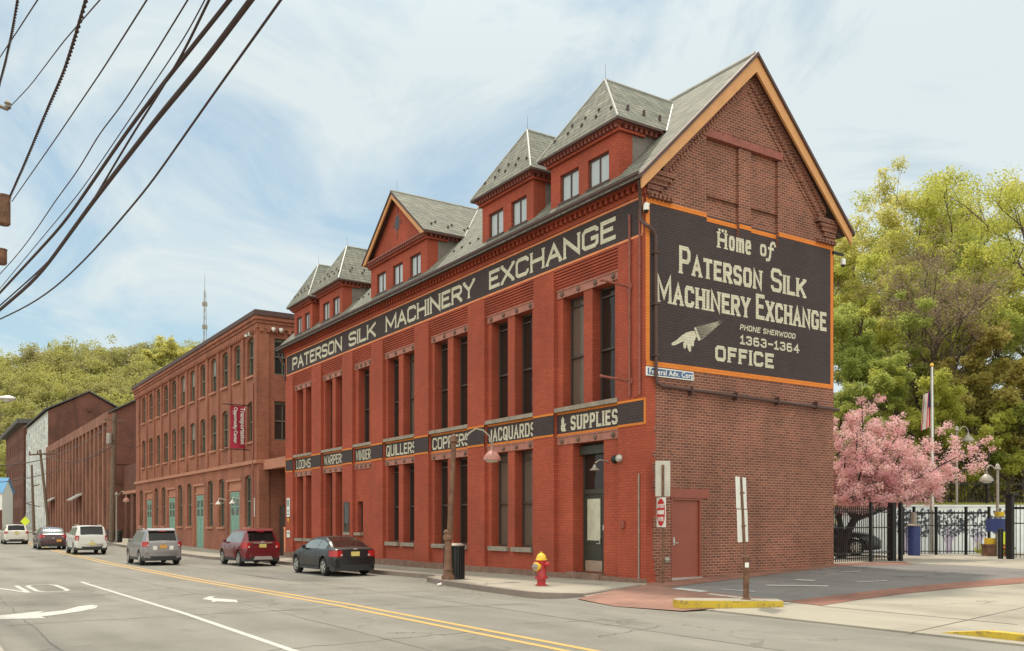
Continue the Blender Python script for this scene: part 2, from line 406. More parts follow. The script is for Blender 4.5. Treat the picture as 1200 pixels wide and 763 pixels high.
M['kerb'] = ground_mat('kerb stone', (.24, .19, .165), .2, .2, 0, .3)
M['earth'] = ground_mat('earth', (.20, .17, .12), .25, .2)
M['white_paint'] = worn_paint('white road paint', (.46, .445, .41), (.22, .205, .18), .85)
M['yellow_paint'] = worn_paint('yellow road paint', (.52, .31, .08), (.24, .20, .15), .85)
M['kerb_yellow'] = worn_paint('worn yellow kerb paint', (.52, .36, .035), (.16, .11, .07), .9)
M['black_metal'] = plain('black metal', (.018, .017, .017), .5, .3)
M['steel'] = plain('weathered galvanised steel', (.30, .26, .22), .55, .4, var=.25, scale=6)
M['rust_steel'] = plain('rust streaked post', (.17, .085, .052), .75, .2, var=.5, scale=5)
M['wood_pole'] = plain('weathered pole wood', (.15, .10, .07), .9, var=.3, scale=6)
M['wire'] = plain('black cable', (.045, .022, .022), .7)
M['tyre'] = plain('tyre rubber', (.018, .017, .017), .85)
M['rim'] = plain('alloy rim', (.50, .48, .45), .35, .6)
M['car_glass'] = glass('car glass', (.014, .012, .012), .05, 0, .3)
M['car_glass_lit'] = glass('car glass with painted reflection', (.13, .155, .16), .06, 0, .6)  # pale base colour stands for bright reflections in the glass
M['tail_red'] = plain('tail lamp red', (.42, .010, .012), .25, coat=.3)
M['tail_clear'] = plain('clear lamp', (.5, .42, .38), .3)
M['plate_nj'] = plain('pale yellow plate', (.62, .50, .16), .5)
M['plate_or'] = plain('orange plate', (.62, .30, .06), .5)
M['black_plastic'] = plain('black plastic', (.03, .03, .031), .6)
M['sign_white'] = plain('white sign face', (.72, .70, .66), .5, var=.08)
M['sign_back'] = plain('bare sign back', (.46, .43, .38), .45, .5, var=.12)
M['sign_red'] = plain('red sign face', (.50, .028, .025), .5, var=.08)
M['blue_sign'] = plain('blue enamel sign', (.055, .10, .22), .5)
M['hydrant_red'] = plain('hydrant red', (.40, .016, .018), .45, var=.15, coat=.3)
M['hydrant_yellow'] = plain('hydrant yellow', (.72, .45, .04), .5, var=.15)
M['lamp_pink'] = plain('faded pink enamel shade', (.40, .17, .14), .6, var=.2)
M['banner'] = plain('crimson banner cloth', (.36, .02, .045), .8, var=.15)
M['blue'] = plain('blue painted metal', (.028, .045, .17), .5)
M['lime'] = plain('lime yellow', (.62, .70, .03), .5, var=.05)
M['yellow_plastic'] = plain('yellow plastic', (.65, .42, .02), .5)
M['mural_white'] = plain('mural pale wall', (.66, .68, .69), .8, var=.08)
M['mural_lilac'] = plain('mural lilac', (.42, .35, .45), .8)
M['mural_dark'] = plain('mural dark mosaic', (.12, .13, .16), .8)
M['lawn'] = ground_mat('lawn', (.24, .22, .045), .25, .25)
M['hillside'] = ground_mat('leaf litter', (.10, .085, .05), .3, .3)
M['bark'] = plain('bark', (.085, .06, .045), .9, var=.35, scale=5, bump=.4)
M['bark_dark'] = plain('dark cherry bark', (.03, .022, .022), .9, var=.3)
M['leaf_lime'] = leaf_mat('lime spring leaves', (.35, .37, .075), (.47, .475, .10), (.56, .53, .13))
M['leaf_green'] = leaf_mat('fresh green leaves', (.27, .32, .08), (.37, .41, .105), (.46, .47, .12))
M['leaf_pale'] = leaf_mat('pale new leaves', (.44, .42, .12), (.55, .51, .15), (.62, .56, .19))
M['leaf_brown'] = leaf_mat('purple brown buds', (.22, .15, .11), (.28, .20, .14), (.33, .25, .15), .35)
M['leaf_olive'] = leaf_mat('olive shrub leaves', (.33, .27, .09), (.44, .37, .11), (.50, .45, .13))
M['hill_leaf'] = leaf_mat('far hill canopy', (.25, .20, .12), (.37, .355, .11), (.52, .49, .13), .5, .05)
M['blossom'] = leaf_mat('pink blossom', (.66, .30, .33), (.82, .52, .53), (.92, .72, .70), .45, 1.2)
M['bud_green'] = leaf_mat('bronze cherry leaves', (.22, .13, .04), (.28, .22, .05), (.3, .3, .06), .4, 2)
M['flag_red'] = plain('flag red', (.50, .02, .03), .7)
M['flag_white'] = plain('flag white', (.68, .66, .63), .7)
M['flag_blue'] = plain('flag blue', (.03, .04, .16), .7)
M['tarp'] = plain('blue roof tarp', (.12, .30, .52), .6)
M['cloth_grey'] = plain('grey slate siding', (.19, .155, .14), .7, var=.25)
M['lamp_glow'] = plain('brass lamp shade', (.62, .36, .05), .4)

def paver_mat(name, c1, c2, mortar, bw=.2, bh=.1, rot=0):
    m, t, b = newmat(name); b.inputs['Roughness'].default_value = .9
    c = t.nodes.new('ShaderNodeTexCoord'); mpn = t.nodes.new('ShaderNodeMapping'); mpn.inputs['Rotation'].default_value = (0, 0, R(rot))
    t.links.new(c.outputs['Object'], mpn.inputs[0])
    br = t.nodes.new('ShaderNodeTexBrick'); br.inputs['Scale'].default_value = 1
    br.inputs['Color1'].default_value = (*c1, 1); br.inputs['Color2'].default_value = (*c2, 1); br.inputs['Mortar'].default_value = (*mortar, 1)
    br.inputs['Mortar Size'].default_value = .008; br.inputs['Brick Width'].default_value = bw; br.inputs['Row Height'].default_value = bh
    t.links.new(mpn.outputs[0], br.inputs['Vector'])
    n = t.nodes.new('ShaderNodeTexNoise'); n.inputs['Scale'].default_value = .9; n.inputs['Detail'].default_value = 7
    t.links.new(c.outputs['Object'], n.inputs['Vector'])
    r = t.nodes.new('ShaderNodeMapRange'); r.inputs[1].default_value = .3; r.inputs[2].default_value = .7; r.inputs[3].default_value = .75; r.inputs[4].default_value = 1.2
    t.links.new(n.outputs['Fac'], r.inputs[0])
    x = t.nodes.new('ShaderNodeVectorMath'); x.operation = 'SCALE'
    t.links.new(br.outputs['Color'], x.inputs[0]); t.links.new(r.outputs[0], x.inputs['Scale']); t.links.new(x.outputs[0], b.inputs['Base Color'])
    return m
M['pavers'] = paver_mat('red brick pavers', (.29, .145, .105), (.235, .115, .085), (.17, .10, .08), rot=35)
M['pavers_dark'] = paver_mat('brown brick pavers', (.25, .105, .07), (.20, .085, .06), (.15, .08, .06))

# ------------------------------------------------------------------ ground, road, pavements
gb = MB()
ys = [-600, -80, 0, 12, 28, 45, 65, 90, 200, 400, 1500]
for a, b in zip(ys, ys[1:]):
    za, zb = zroad(a) - .05, zroad(b) - .05
    gb.poly([(-1500, a, za), (1500, a, za), (1500, b, zb), (-1500, b, zb)])
struct(gb.build('ground', M['earth']))
rb = MB(); yy = [-80] + list(np.arange(-40, 100, 4.0)) + [120, 160, 200, 300, 400]
for a, b in zip(yy, yy[1:]):
    rb.poly([(-15.6, a, zroad(a)), (-1.2, a, zroad(a)), (-1.2, b, zroad(b)), (-15.6, b, zroad(b))])
road = struct(rb.build('road', M['asphalt']))
lb = MB()
for a, b in zip(yy, yy[1:]):
    za, zb = zroad(a) + .13, zroad(b) + .13
    lb.poly([(-21, a, za), (-15.6, a, za), (-15.6, b, zb), (-21, b, zb)])
    lb.poly([(-15.6, a, za), (-15.6, a, za - .2), (-15.6, b, zb - .2), (-15.6, b, zb)])
struct(lb.build('opposite_pavement', M['concrete']))
# pavement in front of the buildings, with its kerb line
KL = [(-3.7, 400), (-3.7, 200), (-3.7, 120), (-3.7, 90), (-3.65, 65), (-3.65, 45), (-3.6, 31), (-3.3, 29.6), (-2.6, 28.6), (-2.4, 27), (-2.35, 18), (-2.3, 12), (-2.3, 8.0), (-2.5, 7.3),
      (-3.15, 6.75), (-3.5, 5.6), (-3.75, 4.2), (-4.05, 2.2), (-4.28, 0.4), (-4.36, -.6), (-4.25, -1.1), (-3.8, -1.3), (-3.0, -1.2), (-1.7, -.75), (-.4, -.3)]
def ktop(i):
    x, y = KL[i]; k = len(KL) - i
    z = zroad(y) + .15
    return {1: zlot(x) + .012, 2: zlot(x) + .012, 3: -.07, 4: -.02}.get(k, z)
sb_, kb = MB(), MB()
KW = .16
inner = []
for i, (x, y) in enumerate(KL):
    a = Vector(KL[max(i - 1, 0)]); b = Vector(KL[min(i + 1, len(KL) - 1)])
    t = (b - a).normalized(); n = Vector((-t.y, t.x))       # points to the building side
    if n.x < 0 and y > 0: n = -n
    inner.append((x + n.x * KW, y + n.y * KW))
for i in range(len(KL) - 1):
    (x0, y0), (x1, y1) = inner[i], inner[i + 1]; z0, z1 = ktop(i) - .004, ktop(i + 1) - .004
    Y0, Y1 = max(y0, 0.0), max(y1, 0.0)
    g0 = zroad(Y0) + .15 - .004; g1 = zroad(Y1) + .15 - .004
    if Y0 == Y1: sb_.poly([(x0, y0, z0), (x1, y1, z1), (.16, Y1, g1)])
    else: sb_.poly([(x0, y0, z0), (x1, y1, z1), (.16, Y1, g1), (.16, Y0, g0)])
    (ax, ay), (bx, by) = KL[i], KL[i + 1]; za, zb = ktop(i), ktop(i + 1)
    kb.poly([(ax, ay, za), (bx, by, zb), (x1, y1, zb), (x0, y0, za)])
    kb.poly([(ax, ay, za), (ax, ay, zroad(ay) - .1), (bx, by, zroad(by) - .1), (bx, by, zb)])
    if i % 1 == 0 and y0 < 35:
        pass
pave = struct(sb_.build('pavement', M['concrete']))
struct(kb.build('kerb', M['kerb']))
jb = MB()
for y in [0.9, 2.4, 3.9, 5.4, 7.0] + [8.6 + 1.6 * i for i in range(13)] + [30 + 1.8 * i for i in range(22)]:
    x0 = interp(-y, [-400, -31, -29.6, -27, -8, -7, -4.2, -.6], [-3.45, -3.4, -3.05, -2.15, -2.1, -2.6, -3.5, -4.1])
    z = zroad(y) + .15
    jb.poly([(x0, y, z), (-.08, y, z), (-.08, y + .018, z), (x0, y + .018, z)])
for a, b in ((0.2, 6.8), (8, 20), (20, 28)):
    jb.poly([(-1.35, a, zroad(a) + .15), (-1.33, a, zroad(a) + .15), (-1.33, b, zroad(b) + .15), (-1.35, b, zroad(b) + .15)])
struct(jb.build('pavement_joints', plain('dark joint', (.12, .10, .085), .9)))

def lotpt(px, py, dz=0):
    z = 0
    for _ in range(40):
        p = atz(px, py, z); z = zlot(p.x)
    return (p.x, p.y, z + dz)
ab = MB()
xs = [-3.1, -1.5, 0, 4, 8, 20, 40, 120]
for a, b in zip(xs, xs[1:]):
    ab.poly([(a, -60, zlot(a)), (b, -60, zlot(b)), (b, 0 if b <= 8 else 60, zlot(b)), (a, 0 if a < 8 else 60, zlot(a))] if a != 8 else
            [(a, -60, zlot(a)), (b, -60, zlot(b)), (b, 60, zlot(b)), (a, 60, zlot(a))])
ab.poly([(-3.1, -60, zlot(-3.1)), (-3.1, 0, zlot(-3.1)), (-3.1, 0, -.3), (-3.1, -60, -.3)])
struct(ab.build('concrete_apron', M['concrete']))
def sheet(name, mat, outline, dz):
    import bmesh
    bm = bmesh.new(); vs_ = [bm.verts.new((p[0], p[1], zlot(p[0]) + dz)) for p in outline]
    bm.faces.new(vs_); 
    for xc in (-1.5, 0, 8):                     # fold the sheet where the ground folds
        bmesh.ops.bisect_plane(bm, geom=bm.verts[:] + bm.edges[:] + bm.faces[:], plane_co=(xc, 0, 0), plane_no=(1, 0, 0))
    for v in bm.verts: v.co.z = zlot(v.co.x) + dz
    bmesh.ops.triangulate(bm, faces=bm.faces[:])
    me = bpy.data.meshes.new(name); bm.to_mesh(me); bm.free(); me.materials.append(mat)
    for p in me.polygons:
        if p.normal.z < 0: p.flip()
    o = bpy.data.objects.new(name, me); COL.objects.link(o); WLOC[name] = Vector(); return struct(o)
P = lambda *a: lotpt(*a)[:2]
curve_up = [P(923.5, 704.8), P(975, 698.5), P(1025, 692.5), P(1080, 686.5), P(1130, 682), P(1200, 676.8)]
curve_lo = [P(962, 710), P(1010, 702.5), P(1060, 696), P(1130, 689), P(1200, 683.8)]
dirr = (Vector(curve_up[-1]) - Vector(curve_up[-2])).normalized()
ext = tuple(Vector(curve_up[-1]) + dirr * 40)
extl = tuple(Vector(curve_lo[-1]) + dirr * 40)
sheet('parking_lot', M['lot'], [P(783, 688.5)] + curve_up + [ext, tuple(Vector(P(1200, 668)) + dirr * 40), P(1200, 667), P(1120, 662.5), P(1062, 660), P(1040, 659), (8.2, -.2), P(979.5, 665)], .004)  # dark asphalt stops at the shadow edge; paler concrete beyond stands for sunlit ground
sheet('brick_border', M['pavers_dark'], curve_up + [ext, extl] + curve_lo[::-1] + [P(917, 705)], .008)
sheet('brick_walk', M['pavers_dark'], [(0.05, .0), (8.15, 0.0), (8.15, .4), P(1060, 658.5), P(1070, 661.7), P(979.5, 664.5), P(783, 688.5), (-.3, -.35)], .010)
sheet('brick_crossing', M['pavers'], [P(676, 702), (-1.75, -.80), (-.35, -.36), P(783, 688.5), P(923.5, 704.8), P(917, 706), P(800, 716.5), P(720, 711)], .012)
# worn white bars on the lot
wb = MB()
def gstrip(mb, p, q, w, dz, zf):
    p, q = Vector(p[:2]), Vector(q[:2]); t = (q - p).normalized(); n = Vector((-t.y, t.x)) * w / 2
    mb.poly([(*(a), zf(*a) + dz) for a in (tuple(p - n), tuple(q - n), tuple(q + n), tuple(p + n))])
lz = lambda x, y: zlot(x)
for p, q, w in (((792, 690), (826, 694), .28), ((830, 696.5), (925, 708), .16), ((898, 686.5), (971, 687.5), .22), ((932, 680), (955, 681), .25),
                ((845, 691), (885, 694), .10), ((1003, 683), (1040, 681), .12), ((985, 671), (1010, 670), .10)):
    gstrip(wb, P(*p), P(*q), w, .016, lz)
struct(wb.build('faded_lot_markings', M['white_paint']))
cj = MB()
gstrip(cj, P(962, 710.5), P(1192, 732), .03, .004, lz); gstrip(cj, P(1060, 743), P(1200, 712), .02, .004, lz)
struct(cj.build('apron_joints', plain('tar joint', (.10, .085, .07), .9)))

# road markings
rz = lambda x, y: zroad(y)
ym = MB()
for x in (-8.66, -9.0):
    for a, b in zip(yy, yy[1:]):
        if b <= 200: ym.poly([(x, a, zroad(a) + .004), (x + .13, a, zroad(a) + .004), (x + .13, b, zroad(b) + .004), (x, b, zroad(b) + .004)])
struct(ym.build('double_yellow_line', M['yellow_paint']))
wm = MB()
for a, b in zip([-40, -20, -5, 0, 4, 8, 12], [-20, -5, 0, 4, 8, 12, 13.6]):
    wm.poly([(-12.19, a, zroad(a) + .004), (-12.07, a, zroad(a) + .004), (-12.07, b, zroad(b) + .004), (-12.19, b, zroad(b) + .004)])
struct(wm.build('white_lane_line', M['white_paint']))
def flat(mb, pts, dz=.005): mb.poly([(x, y, zroad(y) + dz) for x, y in pts])
am = MB()                                       # small straight arrow, pointing up the street
flat(am, [P2 for P2 in ((-10.75, 3.0), (-10.62, 3.0), (-10.62, 4.1), (-10.35, 4.0), (-10.60, 5.1), (-10.9, 3.9), (-10.75, 4.05))])
def rpt(px, py):
    z = -.15
    for _ in range(40):
        p = atz(px, py, z); z = zroad(p.y)
    return (p.x, p.y)
am = MB()
flat(am, [rpt(*p) for p in ((237, 702.3), (244, 699.2), (252, 699.2), (249, 701), (277, 703.2), (279, 706.3), (255, 705), (248, 706), (249, 704))][::-1])
struct(am.build('small_lane_arrow', M['white_paint']))
tm = MB()                                       # curved left turn arrow
flat(tm, [rpt(*p) for p in ((-60, 731), (-20, 722.5), (10, 720.5), (52, 716), (45, 718.6), (75, 715.5), (92, 710.8), (108, 709), (115, 710.2), (112, 713), (95, 716.5), (60, 721.5), (48, 722.5), (54, 724.6), (0, 726))][::-1])
struct(tm.build('left_turn_arrow', M['white_paint']))
om = MB()                                       # the word ONLY, read by traffic coming the other way
def bar(pts, w):
    for p, q in zip(pts, pts[1:]): gstrip(om, p, q, w, .005, rz)
# letters occupy x from -12.45 (O) to the left; tall along y; top of the letters faces the camera
def L_(cx, strokes, w=.13, hw=.38, y0=9.0, y1=12.7):
    for st in strokes: bar([(cx - (u - .5) * 2 * hw, y1 - v_ * (y1 - y0)) for u, v_ in st], w)
L_(-13.42, [[(0, .12), (.18, 0), (.82, 0), (1, .12), (1, .88), (.82, 1), (.18, 1), (0, .88), (0, .12)]])
L_(-14.44, [[(0, 0), (0, 1), (1, 0), (1, 1)]])
L_(-15.24, [[(0, 1), (0, 0), (1, 0)]], hw=.36)
struct(om.build('lane_lettering_only', M['white_paint']))
mh = MB(); q = rpt(115, 664.5); mh.lathe([(.38, 0), (.38, .006)], 20, (q[0], q[1], zroad(q[1])))
mh.lathe([(.3, .006), (.3, .009)], 20, (q[0], q[1], zroad(q[1])))
struct(mh.build('manhole_cover', M['kerb']))
# patches of newer asphalt and road grit along the kerb
pm = MB()
flat(pm, [(-8.2, -1.5), (-5.2, -2.1), (-5.0, 3.2), (-8.1, 3.6)], .002); flat(pm, [(-6.4, 9), (-4.6, 9.2), (-4.7, 19), (-6.5, 18.7)], .002); flat(pm, [(-11.9, -9), (-9.6, -8.6), (-9.7, 1.5), (-11.8, 1.2)], .002); flat(pm, [(-15.2, 4), (-12.6, 4.2), (-12.7, 8.2), (-15.2, 8.0)], .002)
struct(pm.build('road_patches', M['asphalt_patch']))
ts = MB(); rs0 = random.Random(31)                 # tar seams and sealed cracks
def seam(p, q, n, w, wob):
    p, q = Vector(p), Vector(q); pts = [p.lerp(q, k / n) + Vector((rs0.uniform(-wob, wob), rs0.uniform(-wob, wob))) for k in range(n + 1)]
    for a, b in zip(pts, pts[1:]): gstrip(ts, a, b, w * rs0.uniform(.5, 1.3), .003, rz)
seam((-6.35, -12), (-6.45, 60), 70, .035, .03); seam((-10.5, -14), (-10.4, 60), 70, .03, .03); seam((-14.9, -8), (-14.7, 50), 50, .03, .05)
for y in (-6.2, -.4, 5.5, 12.3, 21, 33): seam((-15.2, y), (rs0.uniform(-9, -4.6), y + rs0.uniform(-.8, .8)), 26, .03, .07)
for k in range(9):
    x, y = rs0.uniform(-14, -5), rs0.uniform(-7, 14); seam((x, y), (x + rs0.uniform(-2.5, 2.5), y + rs0.uniform(-2, 2)), 12, .022, .09)
struct(ts.build('tar_seams', plain('tar seam', (.10, .092, .082), .8)))
gr = MB()
rg = random.Random(3)
for _ in range(420):
    y = rg.uniform(-1.5, 12); x0 = interp(-y, [-12, -8, -7, -4.2, -.6, 1.5], [-2.4, -2.4, -3.1, -3.8, -4.4, -4.3])
    x = x0 - abs(rg.gauss(0, .28)) - .02; s = rg.uniform(.01, .035); z = zroad(y)
    gr.poly([(x - s, y, z + .004), (x, y - s * .8, z + .004), (x + s, y + s * .3, z + .004 + s * .4), (x, y + s, z + .004)])
tag(gr.build('road_grit', M['earth']), 'loose grit in the gutter by the kerb', 'grit', kind='stuff')

# ------------------------------------------------------------------ walls with openings
def wall(mb, axis, plane, u0, u1, z0, z1, holes, depth, mi=0, sgn=1):
    us = sorted({u0, u1, *[h[0] for h in holes], *[h[1] for h in holes]}); zs = sorted({z0, z1, *[h[2] for h in holes], *[h[3] for h in holes]})
    us = [u for u in us if u0 <= u <= u1]; zs = [z for z in zs if z0 <= z <= z1]
    def pt(u, z, d=0): return (plane + d * sgn, u, z) if axis == 'X' else (u, plane + d * sgn, z)
    for a, b in zip(us, us[1:]):
        for c, d in zip(zs, zs[1:]):
            mu, mz = (a + b) / 2, (c + d) / 2
            if any(h[0] < mu < h[1] and h[2] < mz < h[3] for h in holes): continue
            mb.poly([pt(a, c), pt(a, d), pt(b, d), pt(b, c)], mi)
    for h in holes:
        a, b, c, d = h[:4]; dp = h[4] if len(h) > 4 else depth
        mb.poly([pt(a, c), pt(a, c, dp), pt(a, d, dp), pt(a, d)], mi)
        mb.poly([pt(b, c), pt(b, d), pt(b, d, dp), pt(b, c, dp)], mi)
        mb.poly([pt(a, d), pt(a, d, dp), pt(b, d, dp), pt(b, d)], mi)
        mb.poly([pt(a, c), pt(b, c), pt(b, c, dp), pt(a, c, dp)], mi)
def arch_fill(mb, axis, plane, u0, u1, ztop, rise, dep, mi=0, sgn=1, n=6):
    # brick spandrels that turn a square head into a segmental arch
    def pt(u, z, d=0): return (plane + d * sgn, u, z) if axis == 'X' else (u, plane + d * sgn, z)
    c = (u0 + u1) / 2; hw = (u1 - u0) / 2
    pts = [(u0 + 2 * hw * i / n, ztop - rise * ((2 * i / n - 1) ** 2)) for i in range(n + 1)]
    for (a, za), (b, zb) in zip(pts, pts[1:]):
        mb.poly([pt(a, za), pt(a, ztop), pt(b, ztop), pt(b, zb)], mi)
        mb.poly([pt(a, za), pt(b, zb), pt(b, zb, dep), pt(a, za, dep)], mi)

# ------------------------------------------------------------------ sign lettering: broad painted strokes
G = {
 'A': (.66, [[(0, 0), (.5, 1), (1, 0)], [(.2, .34), (.8, .34)]]),
 'C': (.6, [[(1, .74), (1, .86), (.84, 1), (.16, 1), (0, .86), (0, .14), (.16, 0), (.84, 0), (1, .14), (1, .26)]]),
 'D': (.62, [[(0, 0), (0, 1), (.74, 1), (1, .82), (1, .18), (.74, 0), (0, 0)]]),
 'E': (.52, [[(1, 1), (0, 1), (0, 0), (1, 0)], [(0, .52), (.8, .52)]]),
 'F': (.5, [[(1, 1), (0, 1), (0, 0)], [(0, .52), (.8, .52)]]),
 'G': (.62, [[(1, .76), (1, .86), (.84, 1), (.16, 1), (0, .86), (0, .14), (.16, 0), (.84, 0), (1, .14), (1, .45), (.55, .45)]]),
 'H': (.62, [[(0, 0), (0, 1)], [(1, 0), (1, 1)], [(0, .52), (1, .52)]]),
 'I': (.0, [[(.5, 0), (.5, 1)]]),
 'J': (.42, [[(1, 1), (1, .15), (.8, 0), (.2, 0), (0, .15), (0, .25)]]),
 'K': (.62, [[(0, 0), (0, 1)], [(1, 1), (.04, .42)], [(.34, .6), (1, 0)]]),
 'L': (.5, [[(0, 1), (0, 0), (1, 0)]]),
 'M': (.84, [[(0, 0), (0, 1), (.5, .2), (1, 1), (1, 0)]]),
 'N': (.66, [[(0, 0), (0, 1), (1, 0), (1, 1)]]),
 'O': (.62, [[(.5, 0), (.16, 0), (0, .16), (0, .84), (.16, 1), (.84, 1), (1, .84), (1, .16), (.84, 0), (.5, 0)]]),
 'P': (.58, [[(0, 0), (0, 1), (.8, 1), (1, .86), (1, .58), (.8, .44), (0, .44)]]),
 'Q': (.62, [[(.5, 0), (.16, 0), (0, .16), (0, .84), (.16, 1), (.84, 1), (1, .84), (1, .16), (.84, 0), (.5, 0)], [(.6, .28), (1.05, -.08)]]),
 'R': (.6, [[(0, 0), (0, 1), (.8, 1), (1, .86), (1, .6), (.8, .46), (0, .46)], [(.45, .46), (1, 0)]]),
 'S': (.58, [[(1, .78), (1, .87), (.84, 1), (.16, 1), (0, .87), (0, .64), (.15, .53), (.85, .47), (1, .36), (1, .13), (.84, 0), (.16, 0), (0, .13), (0, .22)]]),
 'T': (.58, [[(.5, 0), (.5, 1)], [(0, 1), (1, 1)]]),
 'U': (.62, [[(0, 1), (0, .15), (.17, 0), (.83, 0), (1, .15), (1, 1)]]),
 'W': (.9, [[(0, 1), (.24, 0), (.5, .8), (.76, 0), (1, 1)]]),
 'X': (.64, [[(0, 0), (1, 1)], [(0, 1), (1, 0)]]),
 'Y': (.64, [[(0, 1), (.5, .48), (1, 1)], [(.5, .5), (.5, 0)]]),
 '&': (.55, [[(1, 0), (.15, .7), (.15, .88), (.35, 1), (.55, .9), (.55, .72), (.05, .35), (.05, .12), (.25, 0), (.55, 0), (.95, .42)]]),
 '1': (.28, [[(0, .82), (.5, 1), (.5, 0)], [(-.2, 0), (1.2, 0)]]),
 '3': (.5, [[(0, .84), (.16, 1), (.84, 1), (1, .86), (1, .64), (.84, .53), (.4, .53)], [(.84, .53), (1, .4), (1, .14), (.84, 0), (.16, 0), (0, .16)]]),
 '4': (.52, [[(.75, 0), (.75, 1), (0, .3), (1.05, .3)]]),
 '6': (.5, [[(.95, .9), (.8, 1), (.2, 1), (0, .84), (0, .14), (.16, 0), (.84, 0), (1, .14), (1, .42), (.84, .55), (0, .55)]]),
 '-': (.45, [[(0, .5), (1, .5)]]),
 'h': (.52, [[(0, 0), (0, 1)], [(0, .56), (.3, .66), (.76, .66), (1, .52), (1, 0)]]),
 'o': (.5, [[(.5, 0), (.16, 0), (0, .14), (0, .52), (.16, .66), (.84, .66), (1, .52), (1, .14), (.84, 0), (.5, 0)]]),
 'm': (.8, [[(0, 0), (0, .66)], [(0, .58), (.42, .66), (.5, .56), (.5, 0)], [(.5, .58), (.92, .66), (1, .56), (1, 0)]]),
 'e': (.5, [[(.04, .34), (1, .34), (1, .52), (.84, .66), (.16, .66), (0, .52), (0, .14), (.16, 0), (.86, 0), (1, .1)]]),
 'f': (.42, [[(1.7, .86), (1.5, 1.02), (1.0, 1.02), (.62, .86), (.36, .0), (.1, -.26), (-.5, -.3)], [(.1, .56), (1.1, .56)]]),
}
def stroke(mb, pts, t, mapf, eps, serif=False, taper=1.0):
    n = len(pts); closed = (Vector(pts[0]) - Vector(pts[-1])).length < 1e-6
    P_ = [Vector(p) for p in pts]
    if not closed:
        for i, j in ((0, 1), (-1, -2)):
            d = (P_[i] - P_[j]).normalized()
            P_[i] = P_[i] + d * t * (.5 if serif is not None else .0)
    Lp, Rp = [], []
    for i, p in enumerate(P_):
        if closed: a, b = P_[i - 1 if i else n - 2], P_[(i + 1) if i < n - 1 else 1]
        else: a, b = P_[max(i - 1, 0)], P_[min(i + 1, n - 1)]
        d0 = (p - a).normalized() if (p - a).length > 1e-9 else (b - p).normalized()
        d1 = (b - p).normalized() if (b - p).length > 1e-9 else d0
        n0, n1 = Vector((-d0.y, d0.x)), Vector((-d1.y, d1.x))
        m = n0 + n1
        if m.length < .35: m = n0
        else: m = m.normalized() / max(.45, m.normalized().dot(n0))
        Lp.append(p + m * t / 2); Rp.append(p - m * t / 2)
    for i in range(n - 1):
        e_ = eps + .00012 * i; mb.poly([mapf(*Rp[i], e_), mapf(*Rp[i + 1], e_), mapf(*Lp[i + 1], e_), mapf(*Lp[i], e_)])
    if serif and not closed:
        for p, q in ((pts[0], pts[1]), (pts[-1], pts[-2])):
            d = Vector(p) - Vector(q)
            if abs(d.y) > abs(d.x) * .55:
                s = t * serif; h = t * .42; yb = p[1] + (t * .5 - h if d.y > 0 else -t * .5)
                e2 = eps + .0016
                mb.poly([mapf(p[0] - s, yb, e2), mapf(p[0] + s, yb, e2), mapf(p[0] + s, yb + h, e2), mapf(p[0] - s, yb + h, e2)])
def letters(mb, text, x0, x1, z0, h, t, mapf, caps=None, gap=.35, space=.9, serif=False, slant=0, eps0=.004):
    """text between x0 and x1 on the sign; lower-case keys in caps-mode are small capitals of height caps."""
    items = []
    for ch in text:
        if ch == ' ': items.append((None, space * t * 2, h)); continue
        hh = h
        g = ch
        if caps and ch.islower(): hh = caps; g = ch.upper()
        items.append((g, G[g][0] * hh, hh))
    fix = sum((t if g else w) for g, w, _ in items) + gap * t * 2 * (len(items) - 1)
    var = sum(w for g, w, _ in items if g)
    k = (x1 - x0 - fix) / max(var, 1e-6)
    x = x0; q = 0
    for g, w, hh in items:
        if g is None: x += w + gap * t * 2; continue
        W = w * k
        for si, st in enumerate(G[g][1]):
            pts = [(x + t / 2 + u * W, z0 + t / 2 + v_ * (hh - t)) for u, v_ in st]
            if slant: pts = [(a + slant * (b - z0), b) for a, b in pts]
            stroke(mb, pts, t, mapf, eps0 + .0022 * si, None if g in 'CGSJe36' and si == 0 else serif)
        x += W + t + gap * t * 2
def onX(plane):                                 # street face: reading runs towards -Y
    return lambda s, z, e: (plane - e, -s, z)
def onY(plane):                                 # gable face: reading runs towards +X
    return lambda s, z, e: (s, plane - e, z)

# ------------------------------------------------------------------ the exchange building
EX = thing('exchange_building', 'red painted brick exchange building with slate dormers and large painted wall signs', 'building')
LEN, WID = 28.86, 8.05
PIL = [(0.003, 1.18), (4.26, 5.38), (8.39, 9.54), (12.53, 13.72), (16.66, 17.83), (19.87, 21.06), (23.74, 25.01), (27.73, LEN)]
BAYS = [(PIL[i][1], PIL[i + 1][0]) for i in range(7)]
RP = .14
WINS = []
for i, (a, b) in enumerate(BAYS):
    c = (a + b) / 2
    if i == 4: WINS.append([(18.32, 19.5)])
    else:
        w, g = (1.04, .42) if b - a > 2.85 else (.90, .40)
        WINS.append([(c - g / 2 - w, c - g / 2), (c + g / 2, c + g / 2 + w)])
UPZ, LOZ = (5.20, 8.60), (.83, 4.05)
holes = []
for i, ws in enumerate(WINS):
    for a, b in ws:
        holes.append((a, b, UPZ[0], UPZ[1], .42))
        if i not in (0, 4): holes.append((a, b, LOZ[0], LOZ[1], .42))
DOOR = (1.98, 3.46, .16, 4.05)
holes.append((*DOOR, .48))
SMALL = [(19.02, 19.62, 1.2, 2.6, .3)]
holes += SMALL
w = MB()
wall(w, 'X', RP, 0.002, LEN, -.6, 9.52, holes, .42)
for a, b in PIL: w.box(0, RP + .02, a, b, -.6, 9.525)
